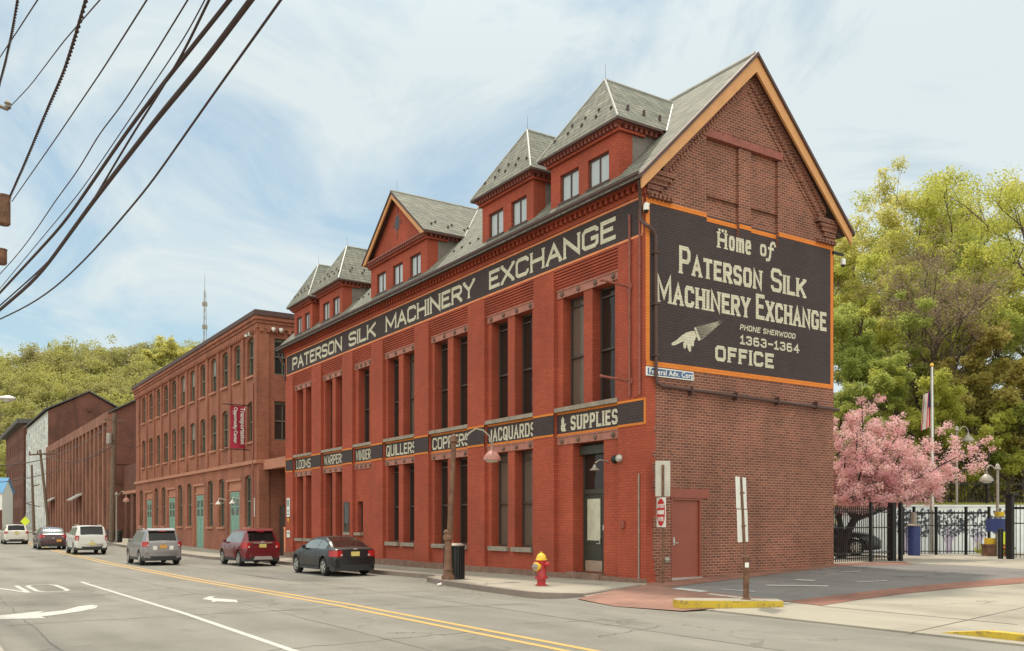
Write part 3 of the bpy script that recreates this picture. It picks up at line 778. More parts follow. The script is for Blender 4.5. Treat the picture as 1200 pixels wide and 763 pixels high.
for a, b in BAYS:                               # ribbed brick courses stepping out to the sign band
    for k in range(8):
        z = 8.86 + k * .083
        w.box(RP - .018 * (k + 1), RP + .01, a + .001, b - .001, z, z + .058)
w.box(.0, .3, 0.002, LEN, 9.521, 11.0)
# jamb returns at the corner pier
w.box(-.028, .02, .27, .48, 5.12, 9.50)
w.box(RP, 8.0, LEN - .01, LEN + .002, -.6, 11.0)
w.box(7.9, 8.0, .3, LEN, -.3, 11.0)
street_wall = w.build('street_wall', M['red_brick'], EX)
pl = MB()
for a, b in zip(np.arange(0, 28, 3.6), list(np.arange(3.6, 28, 3.6)) + [LEN]):
    zt = .11 - .0015 * a
    if a == 0:
        pl.box(-.07, .02, -.02, 1.9, -.6, zt); pl.box(-.10, .30, 1.9, 3.54, -.6, .16); pl.box(-.07, .02, 3.54, b, -.6, zt)
    else: pl.box(-.07, .02, a + .004, b, -.6, zt)
for a, b in BAYS[1:]: pl.box(.0, RP + .02, a, b, -.6, .108)
pl.build('plinth', M['base_stone'], EX)
# sills, lintels
for i, (a, b) in enumerate(BAYS):
    s = MB(); s.box(-.0, RP + .05, a + .04, b - .02, 5.07, 5.20); s.build('sill', M['stone'], EX)
    for zlo, ok in ((8.60, True), (4.06, True)):
        l = MB(); l.box(RP - .035, RP + .02, a + .06, b - .03, zlo, zlo + .25)
        l.box(RP - .06, RP, a + .03, b - .01, zlo + .225, zlo + .262)
        nro = 4
        for k in range(nro):
            y = lerp(a + .32, b - .3, k / (nro - 1))
            l.lathe([(.075, 0), (.075, .03), (.05, .055), (.0, .065)], 10, M=Matrix.Translation((RP - .035, y, zlo + .11)) @ Matrix.Rotation(R(-90), 4, 'Y'), mi=1)
        l.build('lintel', [M['iron_lintel'], M['soffit']], EX)
    if i not in (0, 4):
        for c, d in WINS[i]:
            s = MB(); s.box(.02, RP + .06, c - .08, d + .08, .68, .83); s.build('sill', M['stone'], EX)
# sash windows: one mesh of each size, copied
def sash_mesh(W, H, rail=.45):
    f = MB(); t = .07
    f.box(0, .09, 0, t, 0, H); f.box(0, .09, W - t, W, 0, H); f.box(0, .09, t, W - t, 0, t); f.box(0, .09, t, W - t, H - t, H)
    f.box(-.02, .07, t, W - t, H * rail, H * rail + .06)
    f.box(0.0, .09, t, W - t, H - .30, H - .25)
    g = MB(); g.box(.05, .06, t - .01, W - t + .01, t - .01, H - t + .01)
    return f, g
WPROTO = {}
def put_sash(x, y, z, W, H, fm, gm_, parent, rail=.45):
    k = (round(W, 2), round(H, 2), fm.name, gm_.name, parent.name)
    if k not in WPROTO:
        f, g = sash_mesh(W, H, rail)
        o = f.build('window', fm); o.parent = parent; p = g.build('pane', gm_, None); p.parent = o
        WPROTO[k] = o; o.location = (x, y, z)
        return o
    return dup_part(WPROTO[k], parent, (x, y, z))
rg_ = random.Random(15)
for i, ws in enumerate(WINS):
    for a, b in ws:
        GL = lambda: M['glass_toned'] if rg_.random() < .25 else M['glass']
        put_sash(RP + .30, a, UPZ[0], b - a, UPZ[1] - UPZ[0], M['frame_dark'], GL(), EX)
        if i not in (0, 4): put_sash(RP + .30, a, LOZ[0], b - a, LOZ[1] - LOZ[0], M['frame_dark'], GL(), EX)
for a, b, x in ((19.02, 19.62, RP + .2), (20.22, 20.86, -.012)):
    f = MB(); f.box(x, x + .05, a, b, 1.2, 2.6, 1)
    for q in ((a, a + .06, 1.2, 2.6), (b - .06, b, 1.2, 2.6), (a + .06, b - .06, 1.2, 1.26), (a + .06, b - .06, 2.5, 2.6)): f.box(x - .012, x + .02, *q)
    f.build('small_window', [M['frame_dark'], M['glass']], EX)
    s = MB(); s.box(-.03, RP + .03, a - .06, b + .06, 1.07, 1.195); s.build('sill', M['stone'], EX)
# street door
d = MB(); x = RP + .40; a, b, z0, z1 = DOOR
d.box(x, x + .1, a, a + .08, z0, z1); d.box(x, x + .1, b - .08, b, z0, z1); d.box(x, x + .1, a + .08, b - .08, z1 - .08, z1)
d.box(x - .03, x + .1, a + .08, b - .08, 2.52, 2.66); d.box(x, x + .1, a + .50, a + .56, z0, 2.52)
d.box(x - .16, x + .1, a + .02, b - .02, 3.72, 3.97)
door_frame = d.build('street_door', M['green_door'], EX)
l = MB(); l.box(x + .02, x + .07, a + .56, b - .08, z0, 2.52)
for q in ((a + .60, b - .12, 1.02, 1.10), (a + .60, b - .12, 2.38, 2.44), (a + .60, a + .66, 1.10, 2.38), (b - .18, b - .12, 1.10, 2.38), (a + .60, b - .12, .52, .58), (a + .6, a + .66, .58, 1.02), (b - .18, b - .12, .58, 1.02)): l.box(x + .005, x + .03, *q)
l.build('leaf', M['green_door'], door_frame)
l = MB(); l.box(x + .02, x + .07, a + .08, a + .50, z0, 2.52); l.box(x + .01, x + .03, a + .12, a + .46, .6, 2.4); l.build('side_leaf', M['frame_dark'], door_frame)
l = MB(); l.box(x + .01, x + .03, a + .67, b - .19, 1.11, 2.37); l.build('door_glass', M['frost'], door_frame)
l = MB(); l.box(x + .004, x + .03, a + .58, b - .10, z0 + .01, .50); l.box(x + .004, x + .03, a + .1, a + .48, z0 + .01, .50); l.build('kick_plate', plain('worn kick plate', (.36, .27, .2), .5, .3), door_frame)
l = MB(); l.box(x + .03, x + .05, a + .08, b - .08, 2.66, 3.72); l.build('transom_glass', M['glass'], door_frame)
l = MB(); l.tube([(x - .05, a + .62, 1.0), (x - .05, a + .62, 1.16)], .016); l.tube([(x - .05, a + .62, 1.02), (x - .05, a + .78, 1.02)], .014); l.box(x - .05, x + .02, a + .6, a + .64, 1.0, 1.18); l.box(x - .02, x + .02, a + .47, a + .52, 1.42, 1.58); l.build('handle', M['metal'], door_frame)

# sign bands on the street face
bt = MB(); BX = -.012
bt.box(BX, .02, .12, 28.66, 9.53, 10.57)
for q in ((.12, 28.70, 9.50, 9.565), (.12, 28.70, 10.535, 10.60)): bt.box(BX - .008, .02, *q, mi=1)
for q in ((.10, .165, 9.565, 10.535), (28.64, 28.70, 9.565, 10.535)): bt.box(BX - .008, .02, *q, mi=1)
band = bt.build('sign_band', [M['sign_black'], M['salmon']], EX)
for word, ya, yb in (('PATERSON', 27.73, 21.06), ('SILK', 20.26, 17.33), ('MACHINERY', 16.33, 9.02), ('EXCHANGE', 8.05, 1.26)):
    l = MB(); letters(l, word, -ya, -yb, 9.71, .64, .125, onX(BX), gap=.36, serif=.74)
    l.build('lettering', M['cream'], band)
bl = MB()
segs = [(a, b, -.012) for a, b in PIL] + [(a, b, RP - .012) for a, b in BAYS]
for a, b, x in segs:
    a2, b2 = max(a, .06), min(b, 28.84)
    bl.box(x, x + .03, a2, b2, 4.34, 5.06)
    bl.box(x - .008, x + .02, a2, b2, 4.335, 4.40, mi=1); bl.box(x - .008, x + .02, a2, b2, 5.00, 5.065, mi=1)
bl.box(-.02, .02, .0, .07, 4.335, 5.065, mi=1); bl.box(-.02, .02, 28.80, 28.862, 4.335, 5.065, mi=1)
band2 = bl.build('sign_band', [M['sign_black'], M['orange']], EX)
for i, word in enumerate(('& SUPPLIES', 'JACQUARDS', 'COPPERS', 'QUILLERS', 'WINDERS', 'WARPERS', 'LOOMS')):
    a, b = BAYS[i]; l = MB()
    p, q = (b - .20, a - .03) if i == 0 else (b - .10, a - .05)
    if i == 6: p, q = b - .22, a + .33
    if i == 0: l2 = letters(l, word, -p, -(a + .16), 4.47, .44, .085, onX(RP - .012), gap=.3, serif=.8)
    else: letters(l, word, -p, -(q + .12), 4.46, .46, .066 if i > 3 else .074, onX(RP - .012), gap=.36, serif=.7 if i < 4 else False)
    l.build('lettering', M['cream'], band2)

# cornice and gutter
c = MB()
c.box(-.06, .0, -.02, LEN + .02, 10.605, 10.74)
for k in range(int(LEN / .24)): c.box(-.17, -.0, .02 + k * .24, .14 + k * .24, 10.742, 10.90)
c.box(-.22, .0, -.03, LEN + .03, 10.902, 11.0)
c.build('cornice', M['red_brick'], EX)
gt = MB(); gt.box(-.46, -.222, -.22, LEN + .25, 10.93, 11.04); gt.box(-.49, -.461, -.22, LEN + .25, 10.98, 11.06)
gt.build('gutter', M['brown_trim'], EX)

# gable wall with two tall shallow recesses
g = MB()
REC = [(2.30, 3.64), (4.15, 5.36)]
RX, RZ = 4.0, 15.30
sl_ = (RZ - 11.02) / RX
zrk = lambda x: 11.02 + sl_ * (x if x <= RX else 2 * RX - x)
SD = (.93, 2.08, .10, 2.34)
wall(g, 'Y', 0.0, 0.0, 8.0, -.4, 11.02, [(*SD, .12)] + [(a, b, 10.03, 11.02, .10) for a, b in REC], .1)
cuts = [0, 2.30, 3.64, 4.0, 4.15, 5.36, 8.0]
for a, b in zip(cuts, cuts[1:]):
    rec = (a, b) in REC
    z0 = 12.71 if rec else 11.02
    pts = [(a, 0, z0), (b, 0, z0)]
    if zrk(b) > z0 + .001: pts.append((b, 0, zrk(b)))
    if zrk(a) > z0 + .001: pts.append((a, 0, zrk(a)))
    if rec and (zrk(a) < z0 or zrk(b) < z0):
        xa = RX - (RZ - z0) / sl_; xb = 2 * RX - xa
        pts = [(max(a, xa), 0, z0), (min(b, xb), 0, z0), (min(b, xb), 0, zrk(min(b, xb))), (max(a, xa), 0, zrk(max(a, xa)))]
    g.poly(pts)
for a, b in REC:
    g.poly([(a, .10, 10.03), (b, .10, 10.03), (b, .10, 12.71), (a, .10, 12.71)])
    g.poly([(a, 0, 11.02), (a, .1, 11.02), (a, .1, 12.71), (a, 0, 12.71)]); g.poly([(b, 0, 11.02), (b, 0, 12.71), (b, .1, 12.71), (b, .1, 11.02)])
# corbelled brick courses under the rake and at the two shoulders
L_r = math.hypot(RX, RZ - 11.02); ca, sa = RX / L_r, (RZ - 11.02) / L_r
for sgn in (1, -1):
    fx = lambda x: x if sgn > 0 else 2 * RX - x
    for off, dpt in ((.16, .13), (.42, .07), (.60, .03)):
        p0, p1 = (0.55, 11.02 + sl_ * .55), (RX, RZ)
        dn = off / ca
        pts = [(fx(p0[0]), -dpt, p0[1]), (fx(p1[0]), -dpt, p1[1]), (fx(p1[0]), -dpt, p1[1] - dn), (fx(p0[0] - 0), -dpt, max(p0[1] - dn, 10.9))]
        g.prism(pts, (0, dpt + .003 * off, 0))
    for k in range(5):
        wdt = .95 - .13 * (4 - k); z = 10.62 + k * .13
        if sgn > 0: g.box(.0, wdt, -.05 - .035 * k, .0, z, z + .128)
        else: g.box(8.0 - wdt, 8.0, -.05 - .035 * k, .0, z, z + .128)
    for k in range(6):
        x = .06 + k * .15; x = x if sgn > 0 else 8 - x - .08
        g.box(x, x + .08, -.16, -.0, 10.50, 10.62)
for k in range(62):                             # small dentils following the rake
    s_ = .9 + k * .078 * 1.0
    if s_ > L_r - .3: break
    for sgn in (1, -1):
        x = s_ * ca; z = 11.02 + sl_ * x - .46
        x = x if sgn > 0 else 2 * RX - x
        if k % 2 == 0: g.box(x - .04, x + .04, -.10, 0, z - .12, z)
gable = g.build('gable_wall', M['raw_brick'], EX)
b_ = MB(); b_.box(2.18, 5.50, -.06, .10, 12.70, 12.92); b_.build('painted_beam', M['rust_iron'], EX)
rnd = random.Random(5); pe = MB(); z = -.3
while z < 10.6:
    h = rnd.choice([.156, .234, .312]); wd = rnd.choice([.24, .34, .34, .24, .30])
    pe.box(.0, wd, -.004, .001, z, min(z + h, 10.6)); z += h
pe.build('painted_corner', M['red_brick'], EX)

# painted wall sign
sg = MB(); E1 = -.009
def gable_y(x, z):
    return .10 if z > 10.03 and any(a < x < b for a, b in REC) else 0.0
sg.box(0.0, 7.96, E1, .0, 5.93, 10.03)
xs = [0, 2.30, 3.64, 4.15, 5.36, 7.96]
for a, b in zip(xs, xs[1:]):
    y = .10 if (a, b) in REC else 0
    sg.box(a, b, y + E1, y + .0, 10.03, 10.50)
    dz = -.06 if a >= 2.3 and b <= 5.4 else 0
    sg.box(a, b, y + E1 - .008, y, 10.38 + dz, 10.51 + dz, mi=1)
sg.box(0.0, 7.96, E1 - .008, 0, 5.93, 6.07, mi=1)
sg.box(-.012, .12, E1 - .008, 0, 6.07, 10.38, mi=1); sg.box(7.83, 7.96, E1 - .008, 0, 6.07, 10.38, mi=1)
wsign = sg.build('painted_wall_sign', [M['sign_black'], M['orange']], EX)
gy = onY(E1)
for txt, x0, x1, z, h, caps, t, kw in (
        ('H', 2.73, 3.12, 9.60, .46, None, .095, dict(serif=.9)), ('ome', 3.20, 4.14, 9.60, .60, None, .095, dict(gap=.3)), ('of', 4.53, 5.12, 9.66, .50, None, .085, dict(gap=.35)),
        ('Paterson', 1.22, 4.62, 8.63, .78, .58, .118, dict(serif=.75, gap=.24)), ('Silk', 5.01, 6.62, 8.66, .72, .58, .118, dict(serif=.75, gap=.24)),
        ('Machinery', .37, 4.10, 7.72, .76, .60, .118, dict(serif=.75, gap=.22)), ('Exchange', 4.35, 7.63, 7.74, .76, .60, .118, dict(serif=.75, gap=.22)),
        ('PHONE SHERWOOD', 3.66, 6.12, 7.33, .17, None, .035, dict(slant=.2, gap=.45)), ('1363-1364', 3.69, 6.31, 6.91, .27, None, .055, dict(gap=.6, serif=.8)),
        ('OFFICE', 2.64, 5.14, 6.32, .45, None, .105, dict(gap=.4, serif=.8))):
    l = MB(); letters(l, txt, x0, x1, z, h, t, gy, caps=caps, **kw); l.build('lettering', M['cream'], wsign)
l = MB()                                        # rays over the H
for k in range(3): l.poly([gy(2.78 + k * .13, 10.07, .004), gy(2.84 + k * .13, 10.07, .004), gy(2.86 + k * .13, 10.16, .004), gy(2.76 + k * .13, 10.16, .004)])
l.build('lettering', M['cream'], wsign)
h_ = MB()                                       # pointing hand with cuff and shaded sleeve
hand = [(.93, 6.635), (.95, 6.575), (1.08, 6.60), (1.30, 6.70), (1.40, 6.74), (1.37, 6.62), (1.41, 6.53), (1.47, 6.55), (1.52, 6.68), (1.55, 6.55), (1.62, 6.46), (1.68, 6.49), (1.68, 6.66), (1.74, 6.62), (1.79, 6.66), (1.80, 6.78),
        (1.90, 6.94), (1.80, 7.08), (1.66, 7.05), (1.48, 6.99), (1.30, 6.88), (1.12, 6.74)]
h_.poly([gy(x, z, .004) for x, z in hand])
h_.poly([gy(x, z, .006) for x, z in ((1.80, 7.16), (1.86, 7.19), (2.06, 6.86), (2.00, 6.82), (1.95, 6.83))])
for k in range(26):                             # sleeve drawn in short dashes
    for j in range(9):
        u = k / 26; v_ = (j + .5 * (k % 2)) / 9 - .5
        x = lerp(1.96, 2.97, u) + v_ * .24 * (1 - u); z = lerp(7.0, 7.52, u) - v_ * .36 * (1 - u * .96)
        s_ = .013
        h_.poly([gy(x - s_, z - s_, .004), gy(x + s_, z - s_ * .4, .004), gy(x + s_, z + s_, .004), gy(x - s_, z + s_ * .4, .004)])
h_.build('pointing_hand', M['cream'], wsign)

# side door
sd = MB(); a, b, z0, z1 = SD
sd.box(a, a + .06, -.012, .12, z0, z1); sd.box(b - .06, b, -.012, .12, z0, z1); sd.box(a + .06, b - .06, -.012, .12, z1 - .06, z1)
sd.box(a + .06, b - .06, .05, .10, z0, z1 - .06)
side = sd.build('side_door', M['red_door'], EX)
l = MB(); l.box(a - .05, b + .27, -.035, .0, 2.345, 2.60); l.build('lintel', M['red_door'], side)
l = MB(); l.box(a + .10, a + .16, .02, .05, 1.02, 1.24); l.tube([(a + .13, .0, 1.08), (a + .26, -.0, 1.08)], .014); l.box(a + .115, a + .145, .0, .03, 1.06, 1.10); l.build('handle', M['metal'], side)
l = MB(); l.box(a - .02, b + .02, -.05, .04, z0 - .05, z0 + .012); l.build('threshold', M['metal'], side)

# roof
SL = (15.42 - 11.02) / 4.42
def roofz(x): return 11.02 + SL * (x + .42) if x <= 4.0 else 15.42 - SL * (x - 4.0)
r = MB(); th = .11
for x0, x1 in ((-.45, 4.0), (4.0, 8.45)):
    p = [(x0, -.28, roofz(x0)), (x1, -.28, roofz(x1)), (x1, -.28, roofz(x1) - th), (x0, -.28, roofz(x0) - th)]
    r.prism(p, (0, LEN + .5, 0))
roof = r.build('roof', M['slate'], EX)
l = MB(); l.tube([(4.0, -.30, 15.43), (4.0, LEN + .24, 15.43)], .075, 8); l.build('ridge_cap', M['flash'], roof)
l = MB()
for sgn in (1, -1):
    fx = lambda x: x if sgn > 0 else 8.0 - x
    w_ = .36
    p = [(fx(-.46), -.36, roofz(-.46) - .05), (fx(4.0), -.36, 15.42 - .05), (fx(4.0), -.36, 15.42 - .05 - w_ * 1.35), (fx(-.46 + .02), -.36, roofz(-.46) - .05 - w_ * 1.0)]
    l.prism(p, (0, .07, 0))
l.build('rake_board', M['tan_trim'], roof)
l = MB()
for sgn in (1, -1):
    fx = lambda x: x if sgn > 0 else 8.0 - x
    p = [(fx(-.52), -.42, roofz(-.52) + .03), (fx(4.0), -.42, 15.45), (fx(4.0), -.42, 15.34), (fx(-.52), -.42, roofz(-.52) - .09)]
    l.prism(p, (0, .16, 0))
l.build('roof_edge', M['brown_trim'], roof)
l = MB()
for sgn in (1, -1):
    fx = lambda x: x if sgn > 0 else 8.0 - x
    l.poly([(fx(-.4), -.29, roofz(-.4) - .13), (fx(4), -.29, 15.28), (fx(4), 0, 15.28), (fx(-.4), 0, roofz(-.4) - .13)])
l.build('soffit', M['soffit'], roof)
# snow guards: little iron stops in two rows
sgm = MB(); sgm.box(-.03, .03, -.03, .03, 0, .06); sgm.box(-.012, .045, -.018, .018, .0, .085)
sgp = sgm.build('snow_guard', M['brown_trim'], None)
sgp.parent = roof; first = [True]
def guard(parent, x, y, z):
    if first[0]:
        first[0] = False; sgp.parent = parent; sgp.location = (x, y, z); return sgp
    return dup_part(sgp, parent, (x, y, z))
for y in [9.7, 10.3, 10.9, 11.5, 18.7, 19.3, 19.9, 20.4]:
    guard(roof, .55, y, roofz(.55) - .01)
def rod(parent, x, y, z):
    q = MB(); q.tube([(x, y, z), (x, y, z + .5)], [.006, .003], 5); q.build('lightning_rod', M['black_metal'], parent)
def dormer(a, b, wins, hip=True):
    yc = (a + b) / 2; X0 = .02; ZE = 12.98; ov = .30
    w = MB()
    wall(w, 'X', X0, a, b, 10.9, ZE - .02, [(p, q, 11.50, 12.36) for p, q in wins], .16)
    for y in (a, b):
        w.poly([(X0, y, 10.9), (.50, y, roofz(.5) - .1), (.50, y, ZE - .02), (X0, y, ZE - .02)])
        w.poly([(.50, y, roofz(.5) - .1), (1.8, y, ZE + .2), (1.8, y, ZE - .02), (.5, y, ZE - .02)], 1)
    # dentilled cornice
    w.box(X0 - .10, .9, a - .10, b + .10, 12.72, 12.79)
    k = 0
    y = a - .08
    while y < b + .06:
        w.box(X0 - .20, X0 - .02, y, y + .08, 12.792, 12.90, 2); y += .17
    x = .1
    while x < 1.35:
        for yy_ in (a - .16, b + .02): w.box(x, x + .08, yy_, yy_ + .14, 12.792, 12.90, 2)
        x += .19
    w.box(X0 - .24, 1.5, a - .22, b + .22, 12.902, ZE - .01, 2)
    if not hip:
        w.poly([(X0, a, ZE - .01), (X0, b, ZE - .01), (X0, yc, ZE + (15.2 - ZE) * .99)])
    o = w.build('dormer', [M['red_brick'], M['cloth_grey'], M['rust_iron']], EX)
    r = MB(); e0, e1 = a - ov, b + ov
    zr_ = 15.08 if hip else 15.33
    xm = (ZE - 11.02) / SL - .42; xr = (zr_ - 11.02) / SL - .42
    if hip:
        ap = (.85, yc, zr_)
        A, B = (-.30, e0, ZE), (-.30, e1, ZE)
        r.poly([A, ap, B])
        for s, q in ((A, e0), (B, e1)):
            r.poly([s, (xm, q, ZE), (xr, yc, zr_), ap])
        r.box(-.30, 1.4, e0, e1, ZE - .07, ZE - .004, 1)
        hips = MB()
        for s in (A, B): hips.tube([s, ap], .035, 6)
        hips.tube([ap, (xr, yc, zr_)], .05, 6)
        for s, q in ((A, e0), (B, e1)): hips.tube([(xm, q, ZE), (xr, yc, zr_)], .03, 5)
    else:
        ap = (-.30, yc, zr_)
        for q in (e0, e1):
            A = (-.30, q, ZE)
            r.poly([A, (xm, q, ZE), (xr, yc, zr_), ap])
            A2 = (-.30, q, ZE - .1); ap2 = (-.30, yc, zr_ - .12)
            r.poly([A, A2, ap2, ap], 1); r.poly([A2, (xm, q, ZE - .1), (xr, yc, zr_ - .12), ap2], 1)
            r.poly([A, (xm, q, ZE), (xm, q, ZE - .1), A2], 1)
        hips = MB()
        for q in (e0, e1): hips.tube([(xm, q, ZE), (xr, yc, zr_)], .03, 5)
        hips.tube([ap, (xr, yc, zr_)], .05, 6)
        l = MB()
        for q in (e0 + .02, e1 - .02):
            l.prism([(-.27, q, ZE - .10), (-.27, yc, zr_ - .13), (-.27, yc, zr_ - .30), (-.27, lerp(q, yc, .10), ZE - .10)], (.06, 0, 0))
        l.build('rake_board', M['tan_trim'], o)
        l = MB(); c_ = (X0 - .012, yc, 14.05)
        l.prism([(c_[0], c_[1] + .26 * math.cos(t * math.pi / 10), c_[2] + .40 * math.sin(t * math.pi / 10)) for t in range(20)], (.02, 0, 0))
        l.prism([(c_[0] - .012, c_[1] + .19 * math.cos(t * math.pi / 10), c_[2] + .31 * math.sin(t * math.pi / 10)) for t in range(20)], (.02, 0, 0), 1)
        for dy, dz in ((0, .5), (0, -.5), (.32, 0), (-.32, 0)): l.box(c_[0] - .02, c_[0] + .02, c_[1] + dy - .05, c_[1] + dy + .05, c_[2] + dz - .1, c_[2] + dz + .1)
        l.build('oval_window', [M['rust_iron'], M['glass']], o)
        rod(o, .0, yc, zr_)
    ro = r.build('dormer_roof', [M['slate'], M['brown_trim']], o)
    hips.build('ridge_flashing', M['flash'], o)
    for p, q in wins:
        f = MB(); x = X0 + .10; t = .06; z0, z1 = 11.50, 12.36
        for s in ((p, p + t, z0, z1), (q - t, q, z0, z1), (p + t, q - t, z0, z0 + t), (p + t, q - t, z1 - t, z1), ((p + q) / 2 - .025, (p + q) / 2 + .025, z0 + t, z1 - t)): f.box(x - .03, x + .05, *s)
        f.box(x, x + .02, p + t - .01, q - t + .01, z0 + t - .01, z1 - t + .01, 1)
        f.box(X0 - .05, X0 + .12, p - .05, q + .05, z0 - .07, z0 - .001)
        f.build('window', [M['brown_trim'], M['glass_sky']], o)
    if hip:
        rod(o, .86, yc, zr_)
        n = 5
        for k in range(n):
            y = lerp(e0 + .5, e1 - .5, k / (n - 1)); f_ = .22
            guard(o, lerp(-.3, .85, f_), lerp(y, yc, f_ * .3), lerp(ZE, zr_, f_))
            if 0 < k < n - 1: guard(o, lerp(-.3, .85, .34), lerp(y, yc, .12), lerp(ZE, zr_, .34))
        for k in range(3):
            guard(o, .45 + k * .62, lerp(e0, yc, .24), lerp(ZE, zr_, .24)); guard(o, .62 + k * .62, lerp(e0, yc, .33), lerp(ZE, zr_, .33))
    else:
        for k in range(4): guard(o, .3 + k * .75, lerp(e0, yc, .17), lerp(ZE, zr_, .17)); 
        for k in range(3): guard(o, .6 + k * .75, lerp(e0, yc, .25), lerp(ZE, zr_, .25))
dormer(1.13, 4.44, [(1.60, 2.58), (3.02, 3.96)])
dormer(5.40, 8.55, [(5.80, 6.72), (7.20, 8.13)])
dormer(12.67, 17.89, [(13.22, 14.14), (14.80, 15.72), (16.40, 17.30)], hip=False)
dormer(21.08, 23.96, [(21.44, 22.26), (22.70, 23.52)])
dormer(24.95, 27.55, [(25.30, 26.02), (26.45, 27.20)])

# pipes and fittings
t = MB()
t.tube([(-.34, -.12, 10.98), (-.34, -.12, 10.80), (-.16, .06, 10.52), (-.10, .10, 10.3), (-.10, .10, 9.92), (-.10, -.02, 9.78), (-.04, -.11, 9.70), (.16, -.11, 9.60), (.26, -.11, 9.46), (.27, -.11, 5.62), (.33, -.11, 5.45), (.48, -.11, 5.40), (8.12, -.11, 5.26)], .05, 8)
for x in (1.6, 3.4, 5.2, 7.0): t.box(x - .02, x + .02, -.18, 0, 5.22, 5.45)
for z in (6.2, 7.6, 9.0): t.box(.19, .35, -.18, 0, z, z + .04)
t.build('downspout', M['brown_trim'], EX, True)
t = MB(); t.tube([(-.05, .62, 10.2), (-.05, .62, 5.15)], .035, 6); t.tube([(-.05, .2, 10.25), (-.05, .2, 5.15)], .03, 6); t.build('conduit', M['rust_iron'], EX)
t = MB(); t.tube([(-.03, .26, 3.0), (-.03, .26, -.02)], .022, 6); t.build('white_conduit', M['stone'], EX)
t = MB(); t.tube([(-.04, 28.84, 10.9), (-.35, 28.95, 10.7), (-.2, 28.9, 10.3), (-.04, 28.8, 10.1), (-.04, 28.8, 9.6), (-.04, 28.82, 9.3)], .06, 7); t.build('downspout', M['brown_trim'], EX)
for z in (8.20, 5.58):
    t = MB(); t.tube([(.02, .66, z), (-1.02, .66, z + .06)], .035, 8); t.lathe([(.12, 0), (.12, .03)], 10, M=Matrix.Translation((0, .66, z)) @ Matrix.Rotation(R(-90), 4, 'Y')); t.lathe([(.02, -.05), (.05, -.02), (.05, .03), (.0, .05)], 8, (-1.02, .66, z + .06)); t.build('bracket_pole', M['rust_iron'], EX)
def camera_dome(x, y, z):
    t = MB(); t.lathe([(.02, .22), (.07, .18), (.08, .08), (.08, .0)], 12, (x, y, z)); t.lathe([(.075, 0), (.06, -.05), (.0, -.085)], 12, (x, y, z), 1)
    t.box(x - .02, x + .10, y - .03, y + .03, z + .16, z + .2); t.build('security_camera', [M['sign_white'], M['glass']], EX, True)
camera_dome(-.06, -.08, 10.12)
t = MB(); t.box(7.9, 8.42, -.08, -.02, 10.26, 10.34); t.build('camera_arm', M['black_metal'], EX)
camera_dome(8.42, -.05, 9.98)
t = MB(); t.tube([(.14, 1.78, 3.42), (-.12, 1.85, 3.46), (-.25, 1.9, 3.36)], .025, 6); t.lathe([(.04, .16), (.06, .08), (.16, 0), (.15, -.01)], 12, (-.26, 1.9, 3.16)); t.build('wall_lamp', M['steel'], EX, True)
for y, m in ((1.45, 'black_metal'), (1.08, 'sign_back')):
    t = MB(); t.lathe([(.11, 0), (.12, .04), (.09, .1), (.0, .13)], 12, M=Matrix.Translation((RP if y > 1.18 else 0, y, 3.46)) @ Matrix.Rotation(R(-90), 4, 'Y')); t.build('alarm_bell', M[m], EX, True)
t = MB(); t.box(-.07, 0, .85, 1.0, 1.5, 1.7); t.build('meter_box', M['red_door'], EX)

# ------------------------------------------------------------------ orange mill with green doors
ML = thing('mill_building', 'orange brick mill three storeys tall with faded green doors and arched sash windows', 'building', (0, 33.5, -.2))
Y0, Y1, ZT = 33.5, 69.0, 13.9
WY = [34.96, 37.70, 40.37, 43.08, 45.82, 48.66, 51.56, 54.27, 57.04, 59.75, 62.64, 65.57]
hl = []; ar = []
for y in WY:
    for z0, z1 in ((10.36, 12.66), (6.45, 8.86)):
        hl.append((y - .68, y + .68, z0, z1, .22)); ar.append((y - .68, y + .68, z1))
GW = [35.5, 41.2, 43.9, 49.6, 52.4, 57.9, 60.6, 66.6]
GD_ = [(38.35, 1.42), (46.75, 1.36), (55.15, 1.32), (63.5, 1.32)]
for y in GW: hl.append((y - .66, y + .66, 1.35, 4.50, .22)); ar.append((y - .66, y + .66, 4.50))
for y, h in GD_: hl.append((y - h, y + h, -.9, 4.20, .16))
w = MB()
wall(w, 'X', 0, Y0, Y1, -.9, ZT - .9, hl, .2)
for a, b, z in ar: arch_fill(w, 'X', 0.0, a, b, z, .16, .2)
pm_ = [(a + b) / 2 for a, b in zip(WY, WY[1:])] + [67.3]
for y in pm_: w.box(-.11, .02, y - .24, y + .24, 5.36, ZT - .9)
w.box(-.11, .02, Y0, Y0 + .55, 5.36, ZT - .9)
side_holes = [(.95, 2.0, 10.36, 12.5, .2), (.95, 2.0, 6.5, 8.8, .2), (4.0, 5.1, 10.36, 12.5, .2)]
wall(w, 'Y', Y0, 0, 14, -.9, ZT - .9, side_holes, .2)
w.box(.0, .62, Y0 - .09, Y0, -.9, ZT - .9)
w.box(0, 14, Y1 - .05, Y1, -.9, ZT - .9); w.box(13.9, 14, Y0, Y1, -.9, ZT - .9)
for k, (p, z0, z1) in enumerate(((.12, ZT - .9, ZT - .62), (.2, ZT - .618, ZT - .44), (.30, ZT - .438, ZT - .22))):
    w.box(-p, 14, Y0 - p, Y1 + .05, z0, z1)
for k in range(int((Y1 - Y0) / .42)): w.box(-.2, .0, Y0 + .05 + k * .42, Y0 + .25 + k * .42, ZT - 1.12, ZT - .902)
for k in range(30): w.box(.05 + k * .42, .25 + k * .42, Y0 - .2, Y0, ZT - 1.12, ZT - .902)
w.build('wall', M['mill_brick'], ML)
